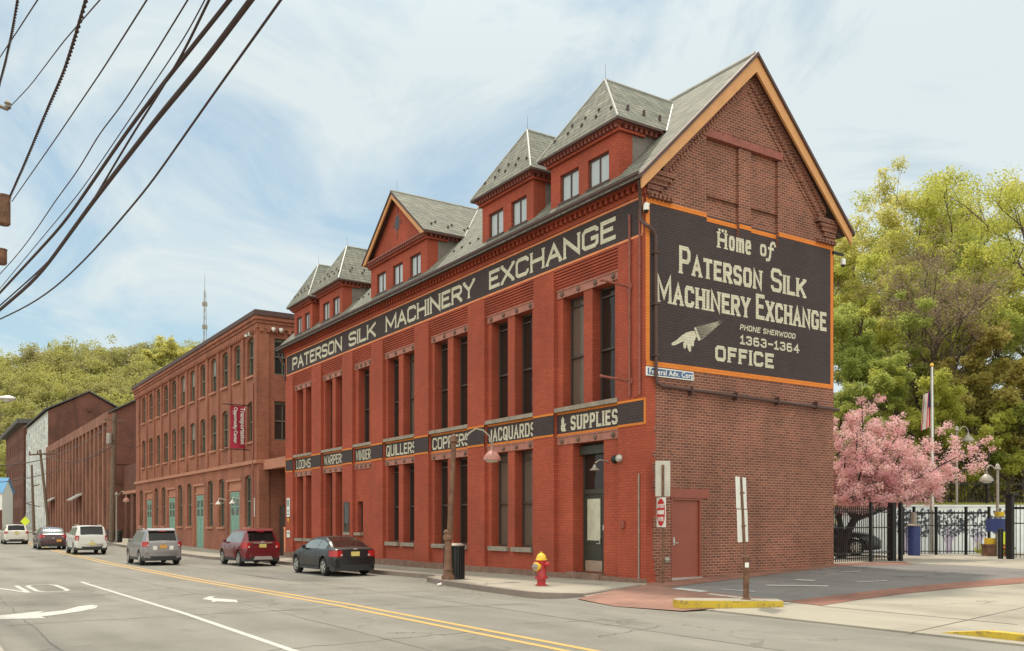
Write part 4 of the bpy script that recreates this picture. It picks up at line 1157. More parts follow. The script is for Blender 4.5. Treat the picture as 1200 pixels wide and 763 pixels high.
r = MB(); r.box(-.38, 14.2, Y0 - .38, Y1 + .1, ZT - .218, ZT); r.box(-.3, 14, Y0 - .3, Y1, ZT + .002, ZT + .1); r.box(2, 2.8, 40, 40.8, ZT, ZT + .6)
r.build('roof', [M['brown_trim']], ML)
b_ = MB(); b_.box(-.16, .02, Y0 - .1, Y1, 5.10, 5.32); b_.box(-.01, 4, Y0 - .16, Y0 - .03, 5.10, 5.32); b_.build('stone_band', M['terra'], ML)
def mill_sash(W, H, two=True):
    f = MB(); t = .09
    for q in ((0, t, 0, H), (W - t, W, 0, H), (t, W - t, 0, t), (t, W - t, H - t - .1, H)): f.box(0, .1, *q)
    f.box(-.03, .08, t, W - t, H * .5 - .04, H * .5 + .04); f.box(.0, .08, W / 2 - .025, W / 2 + .025, t, H - t)
    g = MB(); g.box(.055, .065, t, W - t, t, H * .5); g2 = MB(); g2.box(.03, .04, t, W - t, H * .5, H - t)
    return f, g, g2
def mill_win(protos, x, y, z, W, H, i, rot=None):
    k = (round(W, 2), round(H, 2), i)
    if k not in protos:
        f, g, g2 = mill_sash(W, H); o = f.build('window', M['mill_sash']); o.parent = ML
        p = g.build('pane', M['mill_glass']); p.parent = o
        p = g2.build('pane', M['mill_glass2' if i else 'mill_glass']); p.parent = o
        if rot: o.rotation_euler = rot
        protos[k] = o; o.location = (x, y - Y0, z + .2); return o
    return dup_part(protos[k], ML, (x, y - Y0, z + .2))
mp_ = {}
rl = random.Random(11)
sillm = MB(); sillm.box(-.13, .1, -.09, 1.45, -.13, 0); sp = None
def sill_at(y, z):
    global sp
    if sp is None:
        sp = sillm.build('sill', M['terra']); sp.parent = ML; sp.location = (0, y - Y0, z + .2)
    else: dup_part(sp, ML, (0, y - Y0, z + .2))
for y in WY:
    for z0, z1 in ((10.36, 12.66), (6.45, 8.86)):
        mill_win(mp_, .16, y - .68, z0, 1.36, z1 - z0, 1 if (rl.random() < .45 and y < 52) else 0); sill_at(y - .68, z0)
for y in GW: mill_win(mp_, .16, y - .66, 1.35, 1.32, 3.15, 0); sill_at(y - .68, 1.35)
for a, b, z0, z1, d in side_holes: 
    f, g, g2 = mill_sash(b - a, z1 - z0)
    o = f.build('window', M['mill_sash']); o.parent = ML; o.rotation_euler = (0, 0, R(90)); o.location = (b, .14, z0 + .2)
    for q in (g, g2): p = q.build('pane', M['mill_glass']); p.parent = o
for y, h in GD_:
    d = MB(); g = zroad(y) + .15 - .05
    a, b = y - h, y + h
    d.box(.10, .16, a, b, 3.55, 4.2, 1); d.box(-.06, .16, a - .12, b + .12, 4.22, 4.36, 1); d.box(.02, .14, a + .1, b - .1, 3.62, 3.72, 1)
    dw = .92
    d.box(.06, .16, a, y - dw, -.9, 3.55, 2); d.box(.06, .16, y + dw, b, -.9, 3.55, 2)
    d.box(.04, .16, y - dw, y + dw, 3.42, 3.55, 0)
    o = d.build('door_bay', [M['teal'], M['terra'], M['mill_brick']], ML)
    for s in (-1, 1):
        l = MB(); p, q = (y - dw, y - .012) if s < 0 else (y + .012, y + dw)
        l.box(.07, .13, p, q, g, 3.42)
        for s4 in ((p, p + .1, g + .1, 3.4), (q - .1, q, g + .1, 3.4), (p + .1, q - .1, 3.28, 3.4), (p + .1, q - .1, 1.9, 2.02), (p + .1, q - .1, g + .1, g + .3)): l.box(.055, .08, *s4)
        for c0 in (p + .14, (p + q) / 2 + .02):
            for zz in (2.1, 2.7): l.box(.06, .075, c0, c0 + (q - p) / 2 - .18, zz, zz + .5, 1)
        l.build('door', [M['teal'], M['mill_glass']], o)
l = MB(); l.tube([(-.16, 34.0, 9.8), (-.16, 34.0, 0)], .05, 6); l.tube([(-.2, 34.0, 5.2), (-.2, 34.0, 3.6), (-.1, 34.6, 3.4)], .03, 6); l.build('downspout', M['rust_iron'], ML)
for y in (37.0, 40.1):
    l = MB(); l.tube([(0, y, 3.1), (-.45, y, 3.2), (-.5, y, 3.0)], .025, 6); l.lathe([(.03, .2), (.2, .0), (.18, -.02)], 10, (-.5, y, 2.82)); l.build('wall_lamp', M['sign_white'], ML, True)
l = MB(); l.box(-.2, 0, 34.7, 35.1, 12.75, 12.95); l.lathe([(.1, .0), (.08, -.12), (0, -.16)], 8, (-.3, 34.9, 12.8)); l.build('security_camera', M['sign_white'], ML)
l = MB(); l.lathe([(.12, .15), (.12, 0), (0, -.12)], 8, (.8, Y0 - .3, 12.9)); l.lathe([(.12, .15), (.12, 0), (0, -.12)], 8, (1.25, Y0 - .3, 12.9)); l.build('flood_lamp', M['sign_white'], ML)
l = MB(); l.box(-.03, 0, 34.15, 34.55, 2.0, 3.1); l.build('wall_notice', M['sign_white'], ML)

# banner on its arms
bn = thing('street_banner', 'crimson vertical banner with white writing hung from the orange mill wall', 'banner', (0, 35.3, 5.9))
c = MB(); nseg = 10
for k in range(nseg):
    z0, z1 = lerp(6.05, 8.6, k / nseg), lerp(6.05, 8.6, (k + 1) / nseg)
    for j in range(6):
        x0, x1 = lerp(-.22, -1.12, j / 6), lerp(-.22, -1.12, (j + 1) / 6)
        fy = lambda x, z: 35.3 + .06 * math.sin(x * 5 + z * 1.3)
        c.poly([(x0, fy(x0, z0), z0), (x1, fy(x1, z0), z0), (x1, fy(x1, z1), z1), (x0, fy(x0, z1), z1)])
c.build('cloth', M['banner'], bn, True, 60)
c = MB(); c.tube([(0, 35.3, 8.65), (-1.6, 35.3, 8.65)], .03, 6); c.tube([(0, 35.3, 6.0), (-1.6, 35.3, 6.0)], .03, 6); c.build('arm', M['black_metal'], bn)
def textmesh(name, body, size, mat, parent, Mx, bold=.0, extrude=.004, spacing=1.0, align='LEFT'):
    cu = bpy.data.curves.new(name, 'FONT'); cu.body = body; cu.size = size; cu.offset = bold; cu.extrude = extrude; cu.resolution_u = 3
    cu.space_character = spacing; cu.align_x = align
    t = bpy.data.objects.new(name, cu); COL.objects.link(t)
    bpy.context.view_layer.update()
    me = bpy.data.meshes.new_from_object(t.evaluated_get(bpy.context.evaluated_depsgraph_get()))
    bpy.data.objects.remove(t)
    me.transform(Mx); me.materials.clear(); me.materials.append(mat)
    o = bpy.data.objects.new(name, me); COL.objects.link(o)
    if parent:
        o.parent = parent; me.transform(Matrix.Translation(-WLOC.get(parent.name, Vector())))
    WLOC[o.name] = WLOC.get(parent.name, Vector()) if parent else Vector()
    return o
def basis(o, ex, ey): 
    ex, ey = Vector(ex), Vector(ey); ez = ex.cross(ey)
    m = Matrix((ex, ey, ez)).transposed().to_4x4(); m.translation = Vector(o); return m
# text reads downwards on the cloth face turned to the camera (-Y)
textmesh('lettering', 'Transportation', .36, M['sign_white'], bn, basis((-.52, 35.20, 8.5), (0, 0, -1), (1, 0, 0)), .008)
textmesh('lettering', 'Opportunity Center', .29, M['sign_white'], bn, basis((-.92, 35.20, 8.5), (0, 0, -1), (1, 0, 0)), .006, spacing=.9)

# gateway across the alley
gw = thing('alley_gateway', 'brick lintel and dark timber gate closing the alley beside the orange mill', 'gateway', (0, 31, -.2))
l = MB(); l.box(.25, .75, 28.9, 33.38, 4.72, 5.28); l.build('lintel', M['terra'], gw)
l = MB()
for k in range(20): l.box(1.2, 1.27, 28.95 + k * .22, 28.95 + k * .22 + .2, -.6, 2.55 + .05 * (k % 3))
l.build('gate', M['frame_dark'], gw)
l = MB(); l.box(.75, 12, 28.9, 33.38, 4.9, 5.2); l.box(12, 12.2, 28.9, 33.4, -.6, 5.2); l.build('passage', M['old_brick'], gw)
l = MB(); l.box(.05, .3, 28.95, 29.25, -.6, 1.3); l.box(.03, .32, 28.93, 29.27, 1.3, 1.4); l.build('gate_post', M['salmon'], gw)

# linking block between the two mills
lk = thing('link_block', 'low red brick link block between the orange mill and the old brown mill', 'building', (1, 74, 0))
l = MB(); wall(l, 'X', 1.0, 69.0, 80.5, -.5, 7.3, [(72.2, 75.6, -.5, 4.4, 1.5), (77, 79, -.5, 4.4, 1.5)], 1.5); l.box(1.0, 9, 69, 80.5, 7.3, 7.4); l.build('wall', M['old_brick'], lk)
l = MB(); l.box(2.3, 2.4, 72.2, 79, -.5, 4.4); l.build('door', M['frame_dark'], lk)
l = MB(); l.box(.86, 1.02, 69, 80.5, 4.5, 4.8); l.build('lintel', M['terra'], lk)

# old brown mill
OM = thing('brown_mill', 'long sooty brown brick mill with close pilasters and a slate gable roof', 'building', (0, 80.5, 0))
w = MB(); hl = []
OY0, OY1, OZ = 80.5, 133.5, 12.9
n = 19; sp_ = (OY1 - OY0) / n
for i in range(n):
    c = OY0 + (i + .5) * sp_
    for z0, z1 in ((8.6, 11.6), (4.9, 7.4), (1.2, 3.8)):
        hl.append((c - .5, c + .5, z0, z1, .3))
wall(w, 'X', .0, OY0, OY1, -.5, OZ, hl, .3)
for i in range(n + 1):
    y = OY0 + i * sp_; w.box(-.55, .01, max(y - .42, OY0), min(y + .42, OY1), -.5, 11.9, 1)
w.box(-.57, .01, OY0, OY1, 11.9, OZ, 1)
for i in range(n): w.box(-.2, .01, OY0 + (i + .5) * sp_ - .6, OY0 + (i + .5) * sp_ + .6, 11.65, 11.9)
w.poly([(0, OY0, -.5), (20, OY0, -.5), (20, OY0, OZ), (10, OY0, OZ + 5.6), (0, OY0, OZ)])
w.poly([(0, OY1, -.5), (0, OY1, OZ), (10, OY1, OZ + 5.6), (20, OY1, OZ), (20, OY1, -.5)])
for z in (5.6, 7.6): w.box(.0, 20, OY0 - .1, OY0, z, z + .2)
w.build('wall', [M['old_brick'], M['old_brick_lit']], OM)
r = MB()
for x0, x1, z0, z1 in ((-.5, 10, OZ - .15, OZ + 5.7), (10, 20.5, OZ + 5.7, OZ - .15)):
    r.prism([(x0, OY0 - .4, z0 + .15), (x1, OY0 - .4, z1 + .15), (x1, OY0 - .4, z1), (x0, OY0 - .4, z0)], (0, OY1 - OY0 + .4, 0))
r.build('roof', M['slate_dark'], OM)
pv = None
for a, b, z0, z1, d in hl:
    if pv is None:
        f = MB(); f.box(0, .05, 0, 1.0, 0, 3.0); 
        for q in ((0, .08, 0, 3.0), (.92, 1, 0, 3), (.08, .92, 1.4, 1.5)): f.box(-.03, .02, *q, mi=1)
        pv = f.build('window', [M['glass'], M['rust_iron']]); pv.parent = OM; o = pv
    else: o = dup_part(pv, OM)
    o.location = (.24, a - OY0, z0); o.scale = (1, 1, (z1 - z0) / 3.0)
for y, z, L in ((97.5, 5.2, 4.5), (123, 5.3, 5)):
    l = MB(); l.prism([(-.3, y, z), (-1.6, y, z - .8), (-1.6, y, z - .95), (-.3, y, z - .2)], (0, L, 0)); l.build('awning', M['sign_back'], OM)

# tall gabled building with a pale peeling front
WB = thing('gabled_warehouse', 'tall brown brick warehouse with a peeling white street front and shallow gable', 'building', (0, 136, 0))
hl = [(138.5 + i * 3.7, 139.9 + i * 3.7, z, z + 3.0, .2) for i in range(8) for z in (13.6, 8.8, 4.2)]
w = MB(); wall(w, 'X', 0, 136, 168, -.5, 18.8, hl, .2)
for i in range(9): w.box(-.25, .01, 136.3 + i * 3.75, 136.9 + i * 3.75, -.5, 17.6)
w.build('street_front', M['white_wall'], WB)
w = MB(); w.poly([(0, 136, -.5), (11.6, 136, -.5), (11.6, 136, 18.8), (5.75, 136, 22.0), (0, 136, 18.8)]); w.poly([(0, 168, -.5), (0, 168, 18.8), (5.75, 168, 22), (11.6, 168, 18.8), (11.6, 168, -.5)]); w.box(11.5, 11.6, 136, 168, -.5, 18.8)
w.box(5.6, 5.9, 135.3, 136, 19.0, 19.6)
w.build('wall', M['old_brick'], WB)
r = MB()
for x0, x1, z0, z1 in ((-.6, 5.75, 18.75, 22.1), (5.75, 12.1, 22.1, 18.75)): r.prism([(x0, 135.6, z0 + .22), (x1, 135.6, z1 + .22), (x1, 135.6, z1), (x0, 135.6, z0)], (0, 32.8, 0))
r.build('roof', M['slate_dark'], WB)
pv = None
for a, b, z0, z1, d in hl:
    if pv is None:
        f = MB(); f.box(0, .05, 0, 1.4, 0, 3.0, 0)
        for q in ((0, .1, 0, 3), (1.3, 1.4, 0, 3), (.1, 1.3, 1.4, 1.5)): f.box(-.03, .02, *q, mi=1)
        pv = f.build('window', [M['mill_glass2'], M['sign_back']]); pv.parent = WB; o = pv
    else: o = dup_part(pv, WB)
    o.location = (.15, a - 136, z0)
# farthest brick block
FB = thing('flat_roofed_block', 'narrow brown brick block with a projecting dark cornice at the far end of the street', 'building', (0, 170, 0))
w = MB(); hl = [(172 + i * 4.2, 173.5 + i * 4.2, z, z + 2.6, .2) for i in range(9) for z in (15.0, 10.6, 6.2, 1.8)]
wall(w, 'X', -.4, 170, 210, -.5, 19.9, hl, .2); w.box(-.39, 14, 170, 170.2, -.5, 19.9); w.box(13.9, 14, 170, 210, -.5, 19.9)
w.build('wall', M['old_brick'], FB)
r = MB(); r.box(-1.5, 14.6, 169.4, 210.4, 19.95, 20.7); r.build('cornice', M['slate_dark'], FB)
pv = None
for a, b, z0, z1, d in hl:
    if pv is None:
        f = MB(); f.box(0, .05, 0, 1.5, 0, 2.6)
        for q in ((0, .1, 0, 2.6), (1.4, 1.5, 0, 2.6)): f.box(-.03, .02, *q, mi=1)
        pv = f.build('window', [M['mill_glass'], M['sign_back']]); pv.parent = FB; o = pv
    else: o = dup_part(pv, FB)
    o.location = (-.25, a - 170, z0)
# house with the blue tarpaulin roof, beyond the street's end on the left
def house(px0, px1, d):
    a, b = at(px0, 612, d), at(px1, 612, d); t = (b - a).normalized(); n = Vector((-t.y, t.x, 0)); W = (b - a).length
    z0 = .3; H = CAM.z + (612 - 577) / F_PX * d; HR = CAM.z + (612 - 560) / F_PX * d
    hz = thing('clapboard_house', 'white clapboard house with blue tarpaulin roof at the far left end of the street', 'house', (a.x, a.y, z0))
    P3 = lambda u, v_, z: tuple(a.xy.to_3d() + t * u + n * v_ + Vector((0, 0, z)))
    w = MB(); D = 3.2
    w.poly([P3(0, 0, z0 + 3.4), P3(W, 0, z0 + 3.4), P3(W, 0, H), P3(0, 0, H)]); w.poly([P3(0, 0, z0 - 2), P3(W, 0, z0 - 2), P3(W, 0, z0 + 3.4), P3(0, 0, z0 + 3.4)], 1)
    w.poly([P3(W, 0, z0 - 2), P3(W, D, z0 - 2), P3(W, D, H), P3(W, D / 2, HR), P3(W, 0, H)]); w.poly([P3(0, 0, z0 - 2), P3(0, 0, H), P3(0, D / 2, HR), P3(0, D, H), P3(0, D, z0 - 2)])
    w.build('wall', [M['sign_white'], M['old_brick']], hz)
    r = MB(); r.poly([P3(-.3, -.3, H - .1), P3(W + .3, -.3, H - .1), P3(W + .3, D / 2, HR + .1), P3(-.3, D / 2, HR + .1)]); r.poly([P3(-.3, D + .3, H - .1), P3(-.3, D / 2, HR + .1), P3(W + .3, D / 2, HR + .1), P3(W + .3, D + .3, H - .1)])
    r.build('roof', M['tarp'], hz)
    for u in (W - 2.2, W - 4.2, W - 7):
        for z in (z0 + 3.9, z0 + 6.0):
            f = MB(); f.prism([P3(u, -.04, z), P3(u + 1.1, -.04, z), P3(u + 1.1, -.04, z + 1.4), P3(u, -.04, z + 1.4)], tuple(n * .06)); f.build('window', M['mill_glass'], hz)
house(-70, 2.5, 150)

# ------------------------------------------------------------------ cars
RIM = [None]
def make_car(name, label, spec):
    L, W, H = spec['L'], spec['W'] / 2, spec['H']
    paint = spec['paint']; zb = spec.get('clear', .22); belt = spec['belt']; wr_ = spec.get('wheel', .33)
    y_r, y_f = spec['axles']
    prof = spec['prof']; py_, pz_ = [p[0] for p in prof], [p[1] for p in prof]
    o = bpy.data.objects.new(name, None); COL.objects.link(o); WLOC[o.name] = Vector(); tag(o, label, 'car', spec.get('group'))
    R_ = wr_ + .055
    st = set(py_) | {0.0, .03, .12, .3, L - .3, L - .12, L - .03, L}
    for c in (y_r, y_f): st |= {c + R_ * k for k in (-1.0, -.98, -.85, -.6, -.3, 0, .3, .6, .85, .98, 1.0)}
    for a, b in spec['sides']: st |= {a, b}
    st = sorted(s for s in st if 0 <= s <= L)
    st = [s for i, s in enumerate(st) if i == 0 or s - st[i - 1] > .004]
    rings = []
    for y in st:
        zt = interp(y, py_, pz_)
        pf = 1 - .13 * max(0, 1 - y / .55) ** 2 - .20 * max(0, 1 - (L - y) / .9) ** 2
        w = W * pf
        ab_ = 0
        for c in (y_r, y_f):
            if abs(y - c) < R_ * .995: ab_ = max(ab_, wr_ + math.sqrt(max(R_ * R_ - (y - c) ** 2, 0)))
        b = max(zb + .10 * max(0, 1 - y / .35) + .06 * max(0, 1 - (L - y) / .4), ab_)
        top = zt > belt + .06
        zs = max(zb + .12, b + .012); zm = max(.60, b + .024)
        zbl = belt if top else zt - .05
        zbm = max(zbl - .09, zm + .02); zbl = max(zbl, zbm + .015)
        if top:
            f_ = min(1, (zt - belt) / (H - belt)); wrf = lerp(.90, spec.get('tumble', .77), f_)
            rp_ = [(W * .90 * pf * .9, b), (w * .975, zs), (w * 1.0, zm), (w * .985, zbm), (w * .955, zbl), (w * lerp(.955, wrf, .1), lerp(zbl, zt, .07)), (w * wrf, zt - .09 * f_ - .02), (w * (wrf - .035), zt - .03 * f_ - .008), (w * (wrf - .13), zt - .004), (0, zt + .02)]
        else:
            zt2 = max(zt, zbl + .03)
            rp_ = [(W * .90 * pf * .9, b), (w * .975, zs), (w * 1.0, zm), (w * .985, zbm), (w * .95, zbl), (w * .94, zbl + .004), (w * .90, zt2 - .018), (w * .86, zt2 - .006), (w * .74, zt2), (0, zt2 + .018)]
        ring = [(0, b)] + rp_
        rings.append([(x, y, z) for x, z in ring] + [(-x, y, z) for x, z in ring[-2:0:-1]])
    nr = len(rings[0]); half = nr // 2                    # indices 0..half right side
    parts = {'body': ([], []), 'rear_window': ([], []), 'windscreen': ([], []), 'underside': ([], [])}
    verts = [p for r in rings for p in r]
    def face(part, idx): parts[part][1].append(idx)
    ry, wy = spec['rear_glass'], spec['front_glass']
    for i in range(len(st) - 1):
        ym = (st[i] + st[i + 1]) / 2
        for j in range(nr):
            j2 = (j + 1) % nr
            jj = min(j, nr - 1 - j)                        # 0 bottom .. half-1 top
            idx = (i * nr + j, i * nr + j2, (i + 1) * nr + j2, (i + 1) * nr + j)
            part = 'body'
            if jj == 0: part = 'underside'
            if jj == 6 and any(a <= ym <= b for a, b in spec['sides']):
                part = 'side_window_%d_%d' % (j > half, [a <= ym <= b for a, b in spec['sides']].index(True)); parts.setdefault(part, ([], []))
            if jj >= 9 and ry[0] <= ym <= ry[1]: part = 'rear_window'
            if jj >= 9 and wy[0] <= ym <= wy[1]: part = 'windscreen'
            face(part, idx)
    for k in (0, len(st) - 1):
        for j in range(half):
            a, b, c, d = k * nr + j, k * nr + j + 1, k * nr + (nr - j - 1) % nr, k * nr + (nr - j) % nr
            idx = (a, b, c, d) if j else (a, b, c)
            if len(set(idx)) < 3: continue
            idx = tuple(dict.fromkeys(idx))
            face('body', idx if k else idx[::-1])
    mats = {'body': paint, 'side_window': spec.get('side_glass', M['car_glass_lit']), 'rear_window': spec.get('rglass', M['car_glass']), 'windscreen': M['car_glass_lit'], 'underside': M['black_plastic']}
    for k, (_, fs) in parts.items():
        if not fs: continue
        k = 'side_window' if k.startswith('side_window') else k
        used = sorted({i for f in fs for i in f}); mpi = {v: n for n, v in enumerate(used)}
        me = bpy.data.meshes.new(k); me.from_pydata([verts[u] for u in used], [], [tuple(mpi[i] for i in f) for f in fs]); me.update()
        import bmesh
        bm = bmesh.new(); bm.from_mesh(me); bmesh.ops.remove_doubles(bm, verts=bm.verts, dist=.0005); bmesh.ops.recalc_face_normals(bm, faces=bm.faces); bm.to_mesh(me); bm.free()
        me.polygons.foreach_set('use_smooth', [True] * len(me.polygons)); me.set_sharp_from_angle(angle=R(32))
        me.materials.append(mats[k]); ob = bpy.data.objects.new(k, me); COL.objects.link(ob); ob.parent = o
        if k == 'body': body = ob
    ww = lambda y: W * (1 - .13 * max(0, 1 - y / .55) ** 2)
    # tail lamps hugging the rear corners
    tz0, tz1, tx0 = spec['tail']
    for s in (-1, 1):
        t = MB(); n_ = 6
        ysq = [(.035 + .30 * (k / n_) ** 1.0) for k in range(n_ + 1)]
        outer = [(s * (ww(y) * 1.004), y) for y in ysq]
        zt0 = interp(0.02, py_, pz_)
        pts = [(s * tx0 * W, -.012), (s * ww(0) * .90, -.014), (s * ww(.0) * 1.0, .03)] + outer[1:]
        inn = [(s * tx0 * W, .12), (s * ww(0) * .8, .12), (s * ww(0) * .86, .14)] + [(s * (ww(y) - .06), y) for y in ysq[1:]]
        for (a, b, c, d) in zip(pts, pts[1:], inn[1:], inn):
            t.poly([(a[0], a[1], tz0), (b[0], b[1], tz0), (b[0] * .99, b[1] + .01, tz1), (a[0] * .99, a[1] + .01, tz1)])
            t.poly([(a[0] * .99, a[1] + .01, tz1), (b[0] * .99, b[1] + .01, tz1), (c[0], c[1], tz1), (d[0], d[1], tz1)])
            t.poly([(a[0], a[1], tz0), (d[0], d[1], tz0), (c[0], c[1], tz0), (b[0], b[1], tz0)])
        t.box(s * tx0 * W, s * (tx0 * W + .07), -.018, .05, lerp(tz0, tz1, .12), lerp(tz0, tz1, .42), 1)
        t.build('tail_lamp', [M['tail_red'], M['tail_clear']], o)
    # bumper, plate recess, plate
    t = MB(); bz = spec.get('bumper', .56)
    prev = None
    for k in range(-6, 7):
        x = k / 6 * W * .87; y = -.04 + .085 * (abs(k) / 6) ** 3
        if prev:
            t.poly([(prev[0], prev[1], zb + .19), (x, y, zb + .19), (x, y, bz), (prev[0], prev[1], bz)], 0)
            t.poly([(prev[0], prev[1], bz), (x, y, bz), (x, .12, bz + .02), (prev[0], .12, bz + .02)], 0)
            t.poly([(prev[0], prev[1] + .03, zb - .02), (x, y + .03, zb - .02), (x, y, zb + .19), (prev[0], prev[1], zb + .19)], 1)
        prev = (x, y)
    for s in (-1, 1):
        x, y = s * W * .87, .045
        t.poly([(x, y, zb + .19), (s * ww(.3) * 1.002, .32, zb + .19), (s * ww(.3) * 1.002, .32, bz), (x, y, bz)]); t.poly([(x, y + .03, zb - .02), (s * ww(.3), .32, zb), (s * ww(.3) * 1.002, .32, zb + .19), (x, y, zb + .19)], 1)
    t.build('bumper', [spec.get('bumper_mat', paint), M['black_plastic']], o)
    pz = spec.get('plate_z', .80)
    t = MB(); px_ = spec.get('plate_x', 0)
    t.box(px_ - .155, px_ + .155, -.026 + spec.get('plate_dy', 0), .04, pz - .08, pz + .08); t.build('number_plate', spec.get('plate', M['plate_nj']), o)
    for fn in spec.get('extra', []): fn(o, W, H, L)
    t = MB(); t.box(-.07, .07, -.016, .03, pz + .15, pz + .20); t.build('badge', M['metal'], o)
    # door seams, handles and sill trim
    for s in (-1, 1):
        for (a, b) in spec['sides']:
            if b - a < .55: continue
            t = MB(); t.tube([(s * W * .992, a + .12, belt - .16), (s * W * .998, a + .26, belt - .16)], .016, 5); t.build('door_handle', paint if spec.get('dark') else M['black_plastic'], o)
        ends_ = sorted({spec['sides'][0][0] + .04, *[x_[0] - .03 for x_ in spec['sides'][1:]], spec['sides'][-1][1] - .02})
        for yv in ends_:
            if any(abs(yv - c) < R_ + .03 for c in (y_r, y_f)): continue
            t = MB(); t.prism([(s * W * .978, yv, zb + .16), (s * W * 1.003, yv, .60), (s * W * .99, yv, belt - .07), (s * W * .95, yv, belt - .02), (s * W * .9, yv, belt - .1), (s * W * .9, yv, zb + .2)], (0, .012, 0)); t.build('door_seam', M['black_plastic'], o)
        t = MB(); t.box(s * W * .93, s * W * .985, y_r + R_ + .02, y_f - R_ - .02, zb - .01, zb + .10); t.build('sill_trim', M['black_plastic'], o)
    # mirrors
    for s in (-1, 1):
        my = spec['sides'][-1][1] - .18
        t = MB(); t.prism([(s * W * .93, my, belt + .0), (s * W * 1.10, my - .02, belt + .0), (s * W * 1.12, my - .02, belt + .14), (s * W * .98, my, belt + .14)], (0, .12, 0)); t.build('wing_mirror', paint, o)
    # wheels
    for c in (y_r, y_f):
        for s in (-1, 1):
            t = MB(); Mx = Matrix.Translation((s * (W - .125), c, wr_)) @ Matrix.Rotation(R(90) * s, 4, 'Y')
            t.lathe([(wr_ * .62, .095), (wr_ * .9, .105), (wr_ * .985, .07), (wr_, .0), (wr_, -.09), (wr_ * .9, -.115)], 26, M=Mx)
            tb = t.build('wheel', M['tyre'], o, True, 50)
            q = MB(); q.lathe([(wr_ * .64, .07), (wr_ * .64, .108), (wr_ * .58, .11), (wr_ * .55, .06)], 24, M=Mx, mi=0); q.lathe([(wr_ * .17, .03), (wr_ * .17, .10), (.0, .105)], 12, M=Mx)
            for k in range(spec.get('spokes', 5)):
                a = 2 * math.pi * k / spec.get('spokes', 5)
                q.box(-.034, .034, wr_ * .1, wr_ * .6, .075, .098, M=Mx @ Matrix.Rotation(a, 4, 'Z'))
            rm = q.build('rim', M['rim'], None); rm.parent = tb
            d_ = MB(); d_.lathe([(wr_ * .6, .04), (0, .045)], 20, M=Mx); d_ = d_.build('brake_shadow', M['black_plastic'], None); d_.name = 'wheel_shade'; d_.parent = tb  # black disc stands for the shade behind the spokes
    return o
def carpaint(name, col, metal=.2, rough=.3, coat=.55): return plain(name, col, rough, metal, var=.03, coat=coat)
def roof_rails(o, W, H, L):
    for s in (-1, 1):
        t = MB(); t.tube([(s * W * .70, 1.0, H - .04), (s * W * .70, 1.15, H + .04), (s * W * .71, 2.4, H + .04), (s * W * .71, 2.6, H - .04)], .02, 6); t.build('roof_rail', M['steel'], o)
def spoiler(z, y0, mat, wf=.66):
    def f(o, W, H, L):
        t = MB(); t.prism([(-W * wf, y0, z - .04), (W * wf, y0, z - .04), (W * wf, y0 + .30, z + .05), (-W * wf, y0 + .30, z + .05)], (0, 0, .035)); t.build('spoiler', mat, o)
        t = MB(); t.box(-.16, .16, y0 - .008, y0 + .03, z - .07, z - .035); t.build('brake_lamp', M['tail_red'], o)
    return f
def skid(o, W, H, L):
    t = MB(); t.prism([(-.44, -.085, .30), (.44, -.085, .30), (.36, -.075, .45), (-.36, -.075, .45)], (0, .03, 0)); t.build('skid_plate', M['metal'], o)
def chrome_bar(z):
    def f(o, W, H, L):
        t = MB(); t.box(-.42, .42, -.03, .03, z, z + .035); t.build('chrome_strip', M['metal'], o)
    return f
def pale_boxes(o, W, H, L):
    for s in (-1, 1):
        t = MB(); t.box(s * .36 - .09, s * .36 + .09, -.02, .03, .72, .90); t.build('bumper_sticker', M['sign_white'], o)
P_grey = carpaint('charcoal car paint', (.009, .0075, .009), .0, .35, .2); P_red = carpaint('ruby car paint', (.15, .008, .014)); P_silver = carpaint('silver car paint', (.24, .215, .22), .5, .35)
P_white = carpaint('white car paint', (.62, .60, .57), 0, .4); P_plum = carpaint('plum car paint', (.07, .025, .03)); P_black = carpaint('black car paint', (.012, .012, .015)); P_pearl = carpaint('pearl car paint', (.60, .56, .50), 0, .4)
GRP = 'cars along the street'
coupe = make_car('coupe', 'charcoal two door coupe with red tail lamps parked by the red building', dict(L=4.42, W=1.76, H=1.41, belt=.94, axles=(.90, 3.60), wheel=.325, tail=(.70, .92, .56), paint=P_grey, tumble=.70,
    prof=[(0, .62), (.03, .80), (.06, .955), (.12, .985), (.42, 1.03), (.85, 1.24), (1.30, 1.375), (1.75, 1.41), (2.2, 1.39), (2.55, 1.32), (3.25, .985), (4.0, .83), (4.3, .72), (4.42, .52)],
    sides=[(.80, 1.50), (1.56, 2.80)], rear_glass=(.42, 1.30), front_glass=(2.55, 3.25), plate_z=.80, bumper=.60, rglass=glass('tinted rear glass', (.035, .018, .016), .08, 0, .7), group=GRP))
red = make_car('crossover', 'dark red crossover hatchback with a silver skid plate parked at the kerb', dict(L=4.28, W=1.78, H=1.65, belt=1.02, axles=(.80, 3.35), wheel=.345, tail=(.80, 1.06, .66), paint=P_red, clear=.24, tumble=.72,
    prof=[(0, .68), (.02, .90), (.05, 1.06), (.10, 1.12), (.32, 1.45), (.42, 1.56), (.7, 1.62), (1.5, 1.65), (2.3, 1.60), (2.55, 1.53), (3.25, 1.08), (3.9, .96), (4.18, .80), (4.28, .55)],
    sides=[(.55, 1.15), (1.2, 1.95), (2.0, 2.9)], rear_glass=(.10, .42), front_glass=(2.55, 3.25), plate_z=.92, bumper=.56, extra=[spoiler(1.60, .28, P_red), skid, chrome_bar(1.03)], bumper_mat=P_red, group=GRP, spokes=7))
